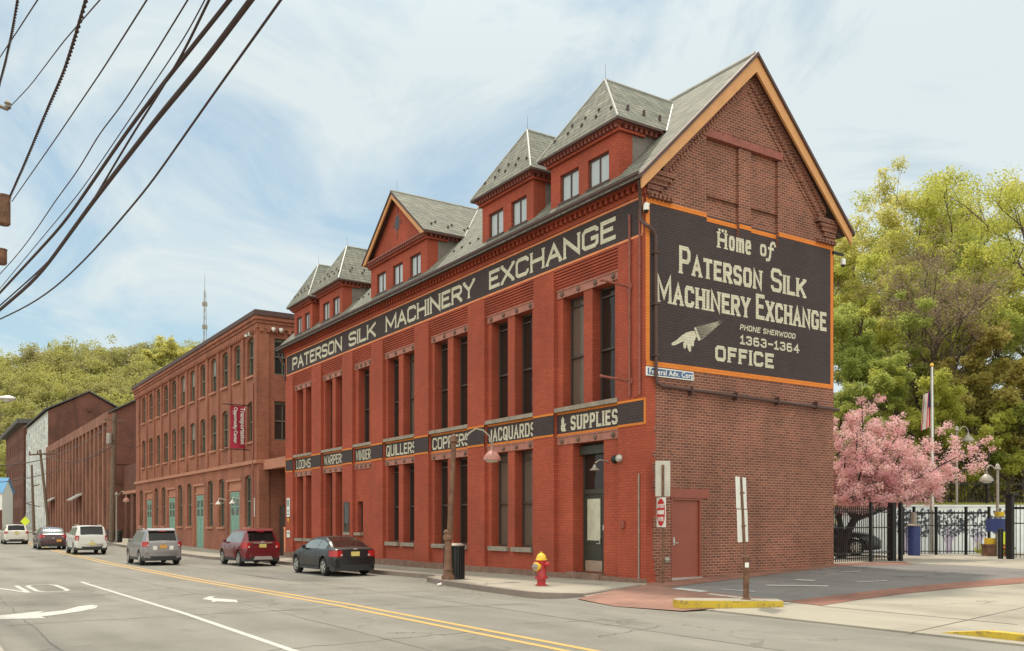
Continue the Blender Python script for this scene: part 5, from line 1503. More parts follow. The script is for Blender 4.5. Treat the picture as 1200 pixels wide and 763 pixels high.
silver = make_car('estate_car', 'silver wagon with roof rails and an orange plate driving up the street', dict(L=4.55, W=1.80, H=1.66, belt=1.03, axles=(.90, 3.50), wheel=.345, tail=(.86, 1.10, .72), paint=P_silver, clear=.24, tumble=.74,
    prof=[(0, .70), (.02, .92), (.04, 1.08), (.08, 1.13), (.34, 1.50), (.44, 1.60), (.8, 1.65), (1.6, 1.66), (2.4, 1.62), (2.65, 1.55), (3.35, 1.08), (4.2, .95), (4.45, .80), (4.55, .55)],
    sides=[(.5, 1.2), (1.26, 2.0), (2.06, 3.0)], rear_glass=(.08, .44), front_glass=(2.65, 3.35), plate_z=.87, bumper=.60, plate=M['plate_or'], extra=[spoiler(1.62, .30, P_silver), roof_rails, pale_boxes], group=GRP))
whitesuv = make_car('sport_utility_car', 'boxy white sport utility car with dark rear glass ahead of the silver wagon', dict(L=4.85, W=1.86, H=1.76, belt=1.12, axles=(1.0, 3.85), wheel=.37, tail=(.86, 1.16, .84), paint=P_white, clear=.30, tumble=.80,
    prof=[(0, .72), (.02, 1.02), (.03, 1.15), (.06, 1.20), (.26, 1.62), (.34, 1.70), (.8, 1.75), (1.8, 1.76), (2.75, 1.72), (2.95, 1.66), (3.5, 1.18), (4.6, 1.05), (4.78, .9), (4.85, .6)],
    sides=[(.45, 1.45), (1.52, 2.25), (2.32, 3.15)], rear_glass=(.06, .34), front_glass=(2.95, 3.5), plate_z=.66, bumper=.66, bumper_mat=M['metal'], extra=[roof_rails], group=GRP, plate_dy=-.05))
plum = make_car('dark_hatchback', 'dark plum hatchback with pale reflecting rear glass beside the white utility car', dict(L=4.65, W=1.82, H=1.55, belt=1.0, axles=(.95, 3.7), wheel=.34, tail=(.82, 1.02, .60), paint=P_plum, tumble=.74,
    prof=[(0, .66), (.03, .88), (.06, 1.04), (.12, 1.08), (.5, 1.35), (.75, 1.48), (1.2, 1.54), (1.8, 1.55), (2.4, 1.5), (2.7, 1.42), (3.4, 1.03), (4.3, .9), (4.65, .55)],
    sides=[(.8, 1.4), (1.46, 2.1), (2.16, 3.05)], rear_glass=(.12, .75), front_glass=(2.7, 3.4), plate_z=.62, bumper=.62, plate=M['plate_or'], plate_x=.35, plate_dy=-.04, rglass=M['car_glass_lit'], group=GRP))
pearl = make_car('white_estate_car', 'small pearl white wagon farthest up the street by the yellow diamond sign', dict(L=4.5, W=1.80, H=1.58, belt=1.0, axles=(.9, 3.5), wheel=.34, tail=(.86, 1.04, .70), paint=P_pearl, tumble=.75,
    prof=[(0, .68), (.03, .9), (.05, 1.06), (.1, 1.1), (.4, 1.42), (.5, 1.52), (1.0, 1.57), (1.7, 1.58), (2.4, 1.53), (2.65, 1.46), (3.35, 1.05), (4.2, .92), (4.5, .55)],
    sides=[(.55, 1.2), (1.26, 2.0), (2.06, 3.0)], rear_glass=(.1, .5), front_glass=(2.65, 3.35), plate_z=.9, bumper=.6, group=GRP))
sedan = make_car('black_sedan', 'black sedan parked behind the iron gate under the pink cherry tree', dict(L=4.75, W=1.84, H=1.46, belt=.97, axles=(1.0, 3.80), wheel=.34, tail=(.74, .94, .6), paint=P_black, tumble=.72,
    prof=[(0, .62), (.03, .82), (.07, 1.0), (.14, 1.03), (.7, 1.07), (1.5, 1.40), (1.9, 1.46), (2.5, 1.45), (2.8, 1.37), (3.6, 1.0), (4.4, .88), (4.65, .74), (4.75, .5)],
    sides=[(1.25, 2.15), (2.2, 3.15)], rear_glass=(.7, 1.5), front_glass=(2.8, 3.6), spokes=8))
far = make_car('grey_saloon', 'dark grey saloon cut off by the left edge beside the pearl wagon', dict(L=4.6, W=1.8, H=1.45, belt=.96, axles=(.95, 3.65), wheel=.33, tail=(.74, .94, .6), paint=P_grey, tumble=.72,
    prof=[(0, .62), (.03, .82), (.07, 1.0), (.14, 1.03), (.7, 1.07), (1.4, 1.38), (1.9, 1.45), (2.5, 1.44), (2.8, 1.36), (3.5, 1.0), (4.3, .88), (4.6, .5)],
    sides=[(1.25, 2.15), (2.2, 3.1)], rear_glass=(.7, 1.4), front_glass=(2.8, 3.5), group=GRP))
def park(o, x, yaxle, off, yaw=0):
    o.location = (x, yaxle - off, zroad(yaxle) + .005); o.rotation_euler = (0, 0, R(yaw))
park(coupe, -3.52, 12.35, .90, .5); park(red, -3.68, 22.1, .80, 0); park(silver, -7.15, 25.8, .90); park(whitesuv, -7.78, 42.0, 1.0); park(plum, -8.75, 52.0, .95); park(pearl, -9.95, 65.0, .9); park(far, -12.3, 74.0, .95)
q = at(1003, 636, 36.6); sedan.location = (q.x, q.y, .304)
fwd = Vector((0.55030709, 0.83496234, 0)); rgt = Vector((0.83496234, -0.55030709, 0))
hd = (rgt * .96 - fwd * .28).normalized(); ang = math.atan2(hd.y, hd.x) - math.pi / 2
sedan.rotation_euler = (0, 0, ang)
lt = Vector((-hd.y, hd.x, 0))
fw = at(1003, 636, 36.2); sedan.location = Vector((fw.x, fw.y, .304)) - hd * 3.80 + lt * .80

# ------------------------------------------------------------------ street furniture on the pavement
def goose_lamp(name, label, base, H, dirv, reach, lean=(0, 0), group=None, shade=None, ornate=True):
    o = thing(name, label, 'street lamp', base, group)
    bx, by, bz = base; d = Vector((dirv[0], dirv[1], 0)).normalized()
    top = Vector((bx + lean[0], by + lean[1], bz + H))
    p = MB()
    P_ = lambda f: Vector(base).lerp(top, f)
    if ornate:
        p.lathe([(.20, -.05), (.20, .10), (.16, .16), (.135, .26), (.15, .30), (.12, .36), (.105, 1.15), (.15, 1.2), (.155, 1.30), (.12, 1.36), (.14, 1.42), (.10, 1.5)], 12, base)
    p.tube([P_(.0 if not ornate else .33), P_(.6), P_(1)], [.095, .085, .075] if ornate else [.07, .06, .055], 10)
    p.lathe([(.10, 0), (.13, .04), (.10, .10), (.09, .18), (.05, .24), (.0, .27)], 10, tuple(top))
    p.build('pole', M['rust_steel'] if ornate else M['steel'], o, True)
    a = MB(); pts = []
    for t, h in ((0, .03), (.12, .02), (.28, .10), (.42, .30), (.58, .42), (.76, .38), (.92, .22), (1.0, .0), (1.0, -.12)):
        pts.append(top + d * reach * t + Vector((0, 0, h * min(1, reach))))
    a.tube(pts, .028, 8); a.build('arm', M['steel'], o, True)
    s = MB(); e = pts[-1]
    s.lathe([(.05, .0), (.06, -.10), (.10, -.14), (.17, -.19), (.25, -.30), (.27, -.40), (.25, -.41)], 18, tuple(e)); s.build('lamp_shade', shade or M['lamp_pink'], o, True)
    g = MB(); g.lathe([(.22, -.405), (.16, -.46), (.0, -.48)], 14, tuple(e)); g.build('globe', M['frost'], o, True)
    return o
goose_lamp('street_lamp', 'leaning rust streaked street lamp with pink shade beside the black bin', (-3.30, 5.1, -.06), 4.1, (.86, -.5), 1.15, (.14, -.09))
o = thing('litter_bin', 'black slatted litter bin standing behind the leaning street lamp', 'litter bin', (-2.95, 5.35, -.06))
b = MB(); b.lathe([(.27, .06), (.29, .1), (.29, .95), (.27, .97)], 20, (-2.95, 5.35, -.06)); b.build('liner', M['black_plastic'], o, True)
b = MB()
for k in range(22):
    a = 2 * math.pi * k / 22; c, s = math.cos(a), math.sin(a)
    b.box(-.03, .03, -.008, .008, 0, .93, M=Matrix.Translation((-2.95 + .315 * c, 5.35 + .315 * s, -.02)) @ Matrix.Rotation(a + math.pi / 2, 4, 'Z'))
b.lathe([(.33, .93), (.345, .96), (.33, 1.0), (.29, 1.0), (.29, .95)], 22, (-2.95, 5.35, -.04)); b.lathe([(.32, .0), (.33, .03), (.31, .07)], 22, (-2.95, 5.35, -.055))
b.build('slats', M['black_metal'], o)
b = MB(); b.lathe([(.31, .0), (.24, .06), (.20, .02), (.19, .0)], 22, (-2.95, 5.35, .96)); b.build('lid', M['steel'], o, True)

hx, hy, hz_ = -2.78, 1.0, -.01
o = thing('fire_hydrant', 'red fire hydrant with yellow bonnet and cap on the kerb bump-out', 'fire hydrant', (hx, hy, hz_))
b = MB(); b.lathe([(.16, -.02), (.16, .02), (.115, .03), (.115, .17), (.175, .175), (.175, .215), (.135, .225), (.125, .30), (.12, .50), (.125, .60), (.14, .64), (.14, .67)], 20, (hx, hy, hz_))
for k in range(8):
    a = k * math.pi / 4; b.lathe([(.02, 0), (.02, .02), (0, .025)], 6, (hx + .153 * math.cos(a), hy + .153 * math.sin(a), hz_ + .215))
for ang_ in (math.radians(-70), math.radians(110)):
    b.lathe([(.055, .10), (.055, .19)], 12, M=Matrix.Translation((hx, hy, hz_ + .56)) @ Matrix.Rotation(ang_, 4, 'Z') @ Matrix.Rotation(R(90), 4, 'Y'))
    b.lathe([(.068, .19), (.068, .225), (.03, .235), (.025, .26)], 8, M=Matrix.Translation((hx, hy, hz_ + .56)) @ Matrix.Rotation(ang_, 4, 'Z') @ Matrix.Rotation(R(90), 4, 'Y'))
b.build('barrel', M['hydrant_red'], o, True)
b = MB(); b.lathe([(.15, .665), (.155, .69), (.135, .70), (.125, .76), (.09, .82), (.05, .845), (.035, .85), (.035, .885), (.0, .89)], 20, (hx, hy, hz_)); b.build('bonnet', M['hydrant_yellow'], o, True)
b = MB(); mm = Matrix.Translation((hx, hy, hz_ + .50)) @ Matrix.Rotation(math.radians(195), 4, 'Z') @ Matrix.Rotation(R(90), 4, 'Y')
b.lathe([(.085, .10), (.085, .18), (.115, .185), (.115, .235), (.09, .25)], 16, M=mm); b.build('pumper_collar', M['hydrant_yellow'], o, True)
b = MB(); b.lathe([(.09, .25), (.09, .28), (.03, .29), (.03, .32), (.0, .325)], 12, M=mm); b.build('pumper_cap', M['steel'], o, True)
b = MB(); b.tube([(hx - .2, hy, hz_ + .42), (hx - .2, hy - .03, hz_ + .3), (hx - .13, hy - .06, hz_ + .24)], .008, 5); b.build('chain', M['black_metal'], o)
q = rpt(515, 687)
o = thing('paper_cup', 'crushed red and white paper cup lying in the gutter', 'cup', (q[0], q[1], zroad(q[1])))
b = MB(); b.lathe([(.03, -.06), (.042, .05), (.045, .06)], 10, M=Matrix.Translation((q[0], q[1], zroad(q[1]) + .05)) @ Matrix.Rotation(R(80), 4, 'Y') @ Matrix.Rotation(R(20), 4, 'X')); b.build('cup_body', M['sign_white'], o)
b = MB(); b.lathe([(.046, .055), (.046, .07), (.0, .07)], 10, M=Matrix.Translation((q[0], q[1], zroad(q[1]) + .05)) @ Matrix.Rotation(R(80), 4, 'Y') @ Matrix.Rotation(R(20), 4, 'X')); b.build('lid', M['sign_red'], o)

# Do-not-enter post by the gable
bp = at(777, 684, 24.25); bx, by = bp.x, min(bp.y, -.3); bz = zlot(bx)
o = thing('do_not_enter_sign', 'red do not enter sign on a thin dark post by the side door', 'sign', (bx, by, bz))
p = MB(); p.box(bx - .03, bx + .03, by - .02, by + .02, bz - .1, bz + 3.2); p.build('post', M['rust_steel'], o)
fdir = Vector((-.917, .399, 0)).normalized()     # the way the sign faces
fr = Vector((-fdir.y, fdir.x, 0))               # reading direction
c0 = Vector((bx, by, bz + 1.92)) + fdir * .05
def plate(mb, c, ex, ey, hw, hh, nrm, th, mi=0):
    mb.prism([c - ex * hw - ey * hh, c + ex * hw - ey * hh, c + ex * hw + ey * hh, c - ex * hw + ey * hh], nrm * th, mi)
Z = Vector((0, 0, 1))
p = MB(); plate(p, c0, fr, Z, .36, .40, fdir, .01); p.build('plate', M['sign_white'], o)
p = MB(); k = 28; p.prism([c0 + fdir * .011 + fr * .33 * math.cos(2 * math.pi * i / k) + Z * .37 * math.sin(2 * math.pi * i / k) for i in range(k)], fdir * .004); p.build('red_disc', M['sign_red'], o)
p = MB(); plate(p, c0 + fdir * .016, fr, Z, .27, .055, fdir, .003); p.build('white_bar', M['sign_white'], o)
for txt, z, s in (('DO NOT', .12, .145), ('ENTER', -.235, .155)):
    textmesh('lettering', txt, s, M['sign_white'], o, basis(c0 + fdir * .018 + Z * z, fr, Z), .006, .002, align='CENTER')
p = MB(); c1 = Vector((bx, by, bz + 2.83)) + fwd * .03
plate(p, c1 + fwd * .0, rgt, Z, .20, .48, fwd, .012); p.build('back_plate', M['sign_back'], o)
p = MB(); p.lathe([(.0, -.1), (.08, -.06), (.10, .02), (.06, .08), (0, .1)], 10, (bx + .14, by, bz + .62)); p.build('bell', M['steel'], o, True)

# long street-name plate on the gable
o = thing('corner_name_plate', 'blue enamel name plate with white lettering fixed under the painted wall sign', 'sign', (.9, -.03, 5.66))
p = MB(); p.box(-.02, 1.74, -.05, -.015, 5.655, 5.90); p.build('plate', M['sign_white'], o)
p = MB(); p.box(.015, 1.705, -.054, -.0495, 5.685, 5.87); p.build('field', M['blue_sign'], o)
textmesh('lettering', 'Federal Adv. Corp.', .205, M['sign_white'], o, basis((.06, -.056, 5.715), (1, 0, 0), (0, 0, 1)), .004, .002, 1.08)

# wall signs by the far corner of the exchange
for y, z0, z1, lab, nm in ((28.35, 1.95, 2.95, 'tall white parking sign on the far corner pier of the red building', 'parking_sign'), (28.35, .85, 1.22, 'small white notice low on the far corner pier of the red building', 'wall_notice')):
    o = thing(nm, lab, 'sign', (-.02, y, z0)); p = MB(); p.box(-.035, -.01, y - .22, y + .22, z0, z1); p.build('plate', M['sign_white'], o)
    if z1 - z0 > .6:
        p = MB(); p.box(-.038, -.034, y - .16, y + .16, z0 + .56, z1 - .08); p.box(-.038, -.034, y - .16, y + .16, z0 + .1, z0 + .18); p.box(-.038, -.034, y - .16, y + .16, z0 + .28, z0 + .36); p.build('printing', M['teal'], o)
        p = MB(); p.prism([(-.03, y - .12, z0 - .08), (-.03, y, z0 - .34), (-.03, y + .12, z0 - .08)], (.02, 0, 0)); p.build('pointer', M['hydrant_yellow'], o)
    else:
        p = MB(); p.box(-.038, -.034, y - .14, y + .14, z0 + .2, z0 + .26); p.build('printing', M['black_plastic'], o)

# yellow island and its sign post
A, B = Vector(lotpt(790, 714)[:2]), Vector(lotpt(918, 711.5)[:2])
t_ = (B - A).normalized(); n_ = Vector((-t_.y, t_.x))
isl = MB(); Wd = .62; out = []
for u, v_ in ((0.05, 0), (.5, -.02), (1, 0), (1.0, 1), (.5, 1.02), (.06, 1), (0, .5)):
    out.append(A + t_ * (B - A).length * u + n_ * Wd * v_)
ztop = .05
isl.poly([(p.x, p.y, ztop) for p in out], 1)
ins = []
for i, p in enumerate(out):
    j = out[(i + 1) % len(out)]
    isl.poly([(p.x, p.y, -.3), (j.x, j.y, -.3), (j.x, j.y, ztop), (p.x, p.y, ztop)], 0)
o = isl.build('yellow_kerb_island', [M['kerb_yellow'], M['concrete']]); tag(o, 'low concrete kerb island with worn yellow painted face under the sign post', 'kerb island')
pb = at(878.5, 702, 19.15); bx, by = pb.x, pb.y
cx_ = A.lerp(B, .69) + n_ * .38; bx, by = cx_.x, cx_.y
dpt = (Vector((bx, by, 0)) - CAM).dot(fwd)
o = thing('sign_post', 'sleeved post with two pale sign backs standing on the yellow kerb island', 'sign post', (bx, by, ztop))
zt_ = CAM.z + (612 - 559) / F_PX * dpt
lean = -rgt * .11
tp = Vector((bx, by, zt_)) + lean
p = MB(); p.tube([(bx, by, ztop + .5), tp], .032, 6); p.build('post', M['rust_steel'], o)
p = MB(); p.lathe([(.10, 0), (.10, .02), (.062, .03), (.062, .80), (.075, .82), (.075, .9), (.06, .92)], 12, (bx, by, ztop)); p.build('sleeve', M['rust_steel'], o, True)
p = MB(); p.box(-.001, .001, -.04, .04, -.05, .05, M=Matrix.Translation(Vector((bx, by, ztop + .72)) - fwd * .066) @ Matrix.Rotation(math.atan2(fwd.y, fwd.x), 4, 'Z')); p.build('sticker', M['sign_white'], o)
f2 = (fwd * .35 + rgt * .94).normalized(); e2 = Vector((-f2.y, f2.x, 0))
for z0, z1, dx_, sw in ((zt_ - .66, zt_ - .0, .0, .0), (zt_ - 1.36, zt_ - .68, .0, .02)):
    zc = (z0 + z1) / 2; fr_ = (zc - ztop) / (zt_ - ztop)
    c = Vector((bx, by, zc)) + lean * fr_
    sgn_ = fwd * .045
    p = MB(); plate(p, c + sgn_, (rgt * .55 + fwd * .835).normalized(), Z + rgt * -.03, .31, (z1 - z0) / 2, (rgt * .835 - fwd * .55).normalized(), .012); p.build('sign_plate', M['sign_back'] if sw == 9 else M['sign_white'], o)
    p = MB(); p.box(-.05, .05, -.04, .04, -.02, .02, M=Matrix.Translation(c)); p.build('clamp', M['rust_steel'], o)

# tan kerb at the near right
kb2 = MB(); zc = zlot(-2.9)
K0 = Vector(lotpt(1112, 744)[:2]); kx = -2.85
kb2.prism([(kx, -10.2, -.3), (kx, -10.2, zc + .005), (kx, -10.9, zc + .10), (kx, -60, zc + .10), (kx, -60, -.3)], (.20, 0, 0))
tag(kb2.build('tan_kerb', M['kerb_yellow']), kind='structure')
pv_ = MB(); pv_.poly([(kx + .205, -11.3, zc + .06), (kx + .205, -60, zc + .09), (8, -60, zlot(8) + .1), (8, -13.5, zlot(8) + .06)]); struct(pv_.build('near_pavement', M['concrete']))

# ------------------------------------------------------------------ fences, wall, lot behind the gable
def fence(name, label, pts, z0, H, step=.125, posts=True, pmat='black_metal', group=None, post_h=.12, rail=(.18, .85)):
    o = thing(name, label, 'fence', (pts[0][0], pts[0][1], z0), group)
    pk = MB(); rl_ = MB()
    for a, b in zip(pts, pts[1:]):
        a, b = Vector(a), Vector(b); L = (b - a).length; n = int(L / step); d = (b - a) / L
        Mx0 = Matrix.Rotation(math.atan2(d.y, d.x), 4, 'Z')
        for i in range(1, n):
            p = a + d * (i * L / n); pk.box(-.011, .011, -.011, .011, .05, H, M=Matrix.Translation((p.x, p.y, z0)) @ Mx0)
        for f in rail + ((.95,) if H > 1.5 else ()):
            rl_.box(0, L, -.018, .018, H * f - .02, H * f + .02, M=Matrix.Translation((a.x, a.y, z0)) @ Mx0)
    pk.build('pickets', M[pmat], o); rl_.build('rails', M[pmat], o)
    if posts:
        for p in pts:
            q = MB(); q.box(p[0] - .045, p[0] + .045, p[1] - .045, p[1] + .045, z0 - .1, z0 + H + post_h); q.box(p[0] - .06, p[0] + .06, p[1] - .06, p[1] + .06, z0 + H + post_h, z0 + H + post_h + .03); q.build('post', M[pmat], o)
    return o
ZL = .3
def lp(px, d): v_ = at(px, 612, d); return (v_.x, v_.y)
gA, gB, gC = (8.12, .25), lp(1020.5, 31.0), lp(1046, 31.6)
fence('iron_gate', 'black iron picket fence and gate joining the back corner of the red building', [gA, gB, gC], ZL, 1.9, .13, rail=(.08, .17, .62, .9))
o = thing('gate_pier', 'heavy twin black steel gate posts at the open end of the picket gate', 'gate post', (gC[0] + .35, gC[1], ZL))
for dd, wv in ((0, .10), (.30, .06)):
    p = MB(); q = Vector((gC[0], gC[1], 0)) + rgt * (dd - .02); p.box(q.x - wv, q.x + wv, q.y - wv, q.y + wv, ZL - .05, ZL + 2.05); p.build('post', M['black_metal'], o)
f1 = [lp(1058, 37.4), lp(1071, 37.5), lp(1097, 37.6), lp(1132, 37.6), lp(1159, 37.4)]
fence('picket_fence', 'black picket fence in front of the mosaic mural wall', f1, ZL, 1.86, .14, rail=(.08, .66, .93))
f3 = [lp(1180, 35.5), lp(1186, 33.4), lp(1230, 32.4), lp(1300, 32)]
fence('side_picket_fence', 'black picket fence running off the right edge from a tall pier', f3, ZL, 2.0, .14, rail=(.08, .66, .93))
o = thing('fence_pier', 'tall black steel pier with a flat cap at the right of the lot entrance', 'gate post', (*lp(1184, 33.2), ZL))
p = MB(); q = lp(1184, 33.2); p.box(q[0] - .10, q[0] + .10, q[1] - .10, q[1] + .10, ZL - .1, ZL + 2.35); p.box(q[0] - .2, q[0] + .2, q[1] - .2, q[1] + .2, ZL + 2.35, ZL + 2.42); p.build('post', M['black_metal'], o)
o = thing('short_bollard', 'short dark post standing in front of the blue ticket box', 'bollard', (*lp(1172.5, 33.5), ZL))
p = MB(); q = lp(1172.5, 33.5); p.lathe([(.09, -.05), (.09, 1.05), (.07, 1.12), (0, 1.14)], 12, (q[0], q[1], ZL)); p.build('post', M['black_metal'], o, True)

# mural wall
mo = thing('mural_wall', 'long low pale wall with dark mosaic tree crowns and lilac hand shapes behind the picket fence', 'wall', (*lp(1100, 40), ZL))
wa, wb_ = Vector(at(985, 612, 39.4)), Vector(at(1420, 612, 40.8))
wd = (wb_ - wa).normalized(); wn = Vector((wd.y, -wd.x, 0))
if wn.dot(fwd) > 0: wn = -wn
L = (wb_ - wa).length
m0 = Matrix((wd, -wn, Z)).transposed().to_4x4(); m0.translation = (wa.x, wa.y, ZL)
p = MB(); p.box(0, L, 0, .3, -.1, 2.05, M=m0); p.box(-.03, L + .03, -.04, .34, 2.05, 2.13, M=m0); p.build('wall', M['mural_white'], mo)
def u_of(px): 
    r_ = ray(px, 612); den = r_.x * wd.y - r_.y * wd.x
    dlt = Vector((wa.x - CAM.x, wa.y - CAM.y)); t = (dlt.x * wd.y - dlt.y * wd.x) / den
    return (CAM + r_ * t - wa).dot(wd)
p = MB(); rm_ = random.Random(9)
for cpx, hw in ((1059, .62), (1082, .75), (1112, .70), (1146, .95), (1172, .5)):
    uc = u_of(cpx)
    for i in range(150):
        a = rm_.uniform(0, 2 * math.pi); r_ = math.sqrt(rm_.random())
        u = uc + hw * r_ * math.cos(a); z = 1.32 + .62 * r_ * math.sin(a); s = rm_.uniform(.025, .055)
        if 0 < u < L: p.box(u - s, u + s, -.012, .0, z - s, z + s, M=m0)
p.build('mosaic', M['mural_dark'], mo)
p = MB()
for cpx in (1112, 1147, 1062):
    uc = u_of(cpx)
    p.prism([m0 @ Vector((uc + a, -.002, b)) for a, b in ((-.16, .02), (.16, .02), (.14, .5), (.32, .86), (.26, .9), (.12, .66), (.14, 1.15), (.08, 1.16), (.04, .76), (.0, 1.2), (-.06, 1.2), (-.05, .75), (-.16, 1.1), (-.22, 1.07), (-.12, .66), (-.3, .8), (-.33, .74), (-.14, .45))], wn * .008)
p.build('painted_hands', M['mural_lilac'], mo)
# upper lawn and the slope behind
ul = MB()
lawnA = wa + (-wn) * .3; 
ul.poly([tuple(m0 @ Vector(v_)) for v_ in ((-9, .3, 2.0), (L + 10, .3, 2.0), (L + 10, 4.5, 2.35), (-9, 4.5, 2.35))]); struct(ul.build('lawn', M['lawn']))
hs = MB(); prof_ = [(4.4, 2.3), (9, 3.6), (16, 6.3), (26, 9.2), (40, 11.5), (60, 12.2), (120, 10)]
us_ = [-40 + k * 6 for k in range(26)]; rg = random.Random(4); gridp = {}
for i, u in enumerate(us_):
    for j, (v_, z) in enumerate(prof_): uu = u if u > -5 else -5 + (u + 5) * min(1, (v_ - 4.4) / 40); gridp[i, j] = tuple(m0 @ Vector((uu, v_ + rg.uniform(-.8, .8) * (j > 0), z * (.55 + .45 * min(1, max(0, (u + 30) / 30))) + rg.uniform(-.35, .35) * (j > 0) - ZL)))
for i in range(len(us_) - 1):
    for j in range(len(prof_) - 1): hs.poly([gridp[i, j], gridp[i + 1, j], gridp[i + 1, j + 1], gridp[i, j + 1]])
hs_o = struct(hs.build('hillside', M['hillside'], None, True, 80))
def slope_z(v_): return interp(v_, [p_[0] for p_ in prof_], [p_[1] for p_ in prof_])
uf = [tuple((m0 @ Vector((u, 3.6, 0))).xy) for u in (-6, 1, 5, 9, 13, 17, 21)]
fence('upper_fence', 'black picket fence along the lawn above the mural wall', uf, ZL + 2.0, 1.35, .16, rail=(.1, .9))

# blue bin, ticket box, planter, flagpole, lamps
o = thing('blue_bin', 'tall dark blue cylindrical bin in front of the picket fence', 'bin', (*lp(1071, 36.8), ZL))
p = MB(); q = lp(1071, 36.8); p.lathe([(.24, 0), (.25, 1.0), (.26, 1.22), (.22, 1.26), (.0, 1.28)], 16, (q[0], q[1], ZL)); p.build('body', M['blue'], o, True)
p = MB(); p.lathe([(.30, 1.2), (.31, 1.24), (.12, 1.28), (.10, 1.75), (.0, 1.76)], 12, (q[0], q[1], ZL)); p.build('post', M['steel'], o, True)
o = thing('pay_station', 'blue ticket box with yellow fittings on a thin post near the lot entrance', 'ticket machine', (*lp(1169, 36), ZL)); q = Vector((*lp(1169, 36), 0))
mq = Matrix.Translation((q.x, q.y, ZL)) @ Matrix.Rotation(math.atan2(rgt.y, rgt.x), 4, 'Z')
p = MB(); p.box(-.36, .30, -.2, .2, .98, 1.5, M=mq); p.build('box', M['blue'], o)
p = MB(); p.box(-.06, .16, -.22, .12, 1.6, 1.78, M=mq); p.build('yellow_head', M['yellow_plastic'], o)
p = MB(); p.box(-.06, .06, -.05, .05, -.05, .98, M=mq); p.build('post', M['steel'], o)
o = thing('lime_barrier', 'lime yellow vertical barrier strip beside the blue ticket box', 'barrier', (*lp(1175, 36.3), ZL)); q = Vector((*lp(1176, 36.3), 0))
p = MB(); mq2 = Matrix.Translation((q.x, q.y, ZL)) @ Matrix.Rotation(math.atan2(rgt.y, rgt.x), 4, 'Z'); p.box(-.09, .09, -.04, .04, -.05, 1.1, M=mq2); p.box(-.16, .16, -.1, .1, -.05, .05, M=mq2); p.build('panel', M['lime'], o)
o = thing('planter', 'stone planter with a yellow box and red flowers by the mural', 'planter', (*lp(1163, 36.2), ZL)); q = Vector((*lp(1163, 36.2), 0))
mq = Matrix.Translation((q.x, q.y, ZL)) @ Matrix.Rotation(math.atan2(rgt.y, rgt.x), 4, 'Z')
p = MB(); p.box(-.32, .32, -.2, .2, -.02, .42, M=mq); p.box(-.36, .36, -.24, .24, .42, .48, M=mq); p.build('trough', M['rust_steel'], o)
p = MB(); p.box(-.28, .18, -.15, .1, .48, .72, M=mq); p.build('yellow_box', M['yellow_plastic'], o)
p = MB()
rf = random.Random(2)
for k in range(60):
    a = Vector((rf.uniform(.1, .75), rf.uniform(-.3, .3), rf.uniform(0.05, .42))); s = .035; p.box(a.x - s, a.x + s, a.y - s, a.y + s, a.z - s, a.z + s, k % 2, M=mq)
p.build('flowers', [M['sign_red'], M['leaf_green']], o)

fq = lp(1092, 38.2)
o = thing('flagpole', 'tall pale steel flagpole with a gold ball rising behind the cherry tree', 'flagpole', (*fq, ZL))
p = MB(); p.tube([(fq[0], fq[1], ZL), (fq[0], fq[1], 4.5), (fq[0], fq[1], 8.25)], [.10, .085, .055], 12); p.build('pole', M['metal'], o, True)
p = MB(); p.lathe([(0, -.08), (.07, -.04), (.085, .02), (.05, .08), (0, .1)], 10, (fq[0], fq[1], 8.32)); p.build('ball', M['hydrant_yellow'], o, True)
o = thing('flag', 'limp striped American flag hanging from the flagpole', 'flag', (fq[0], fq[1], 6.3))
p = MB(); nz = 18; nx_ = 10
fl = lambda s, z: Vector((fq[0], fq[1], z)) - rgt * (.08 + s * .22 * (1 + .6 * (7.25 - z) / 1.5)) + fwd * (.13 * math.sin(s * 9) * (.4 + s)) + Vector((0, 0, -.18 * s))
for i in range(nx_):
    for j in range(nz):
        s0, s1 = i / nx_, (i + 1) / nx_; z0, z1 = lerp(5.72, 7.25, j / nz), lerp(5.72, 7.25, (j + 1) / nz)
        mi = 2 if (j > nz * .55 and i < nx_ * .45) else (0 if ((i * 13) // nx_ + (0)) % 2 == 0 else 1)
        p.poly([fl(s0, z0), fl(s1, z0), fl(s1, z1), fl(s0, z1)], mi)
p.build('cloth', [M['flag_red'], M['flag_white'], M['flag_blue']], o, True, 60)
q = lp(1121, 43); gz_ = ZL + 2.1
goose_lamp('hillside_lamp', 'grey hooked lamp post with bell shade above the mural', (*q, gz_), CAM.z + (612 - 503) / F_PX * 43 - gz_ - .1, tuple(rgt.xy) + (0,), .55, shade=M['steel'], ornate=False)
q = lp(1169, 36.6)
goose_lamp('lot_lamp', 'grey lamp post with bell shade hooked to the left beside the blue ticket box', (*q, ZL), CAM.z + (612 - 548) / F_PX * 36.6 - ZL - .1, tuple((-rgt).xy) + (0,), .45, shade=M['steel'], ornate=False)
for ob in []: pass

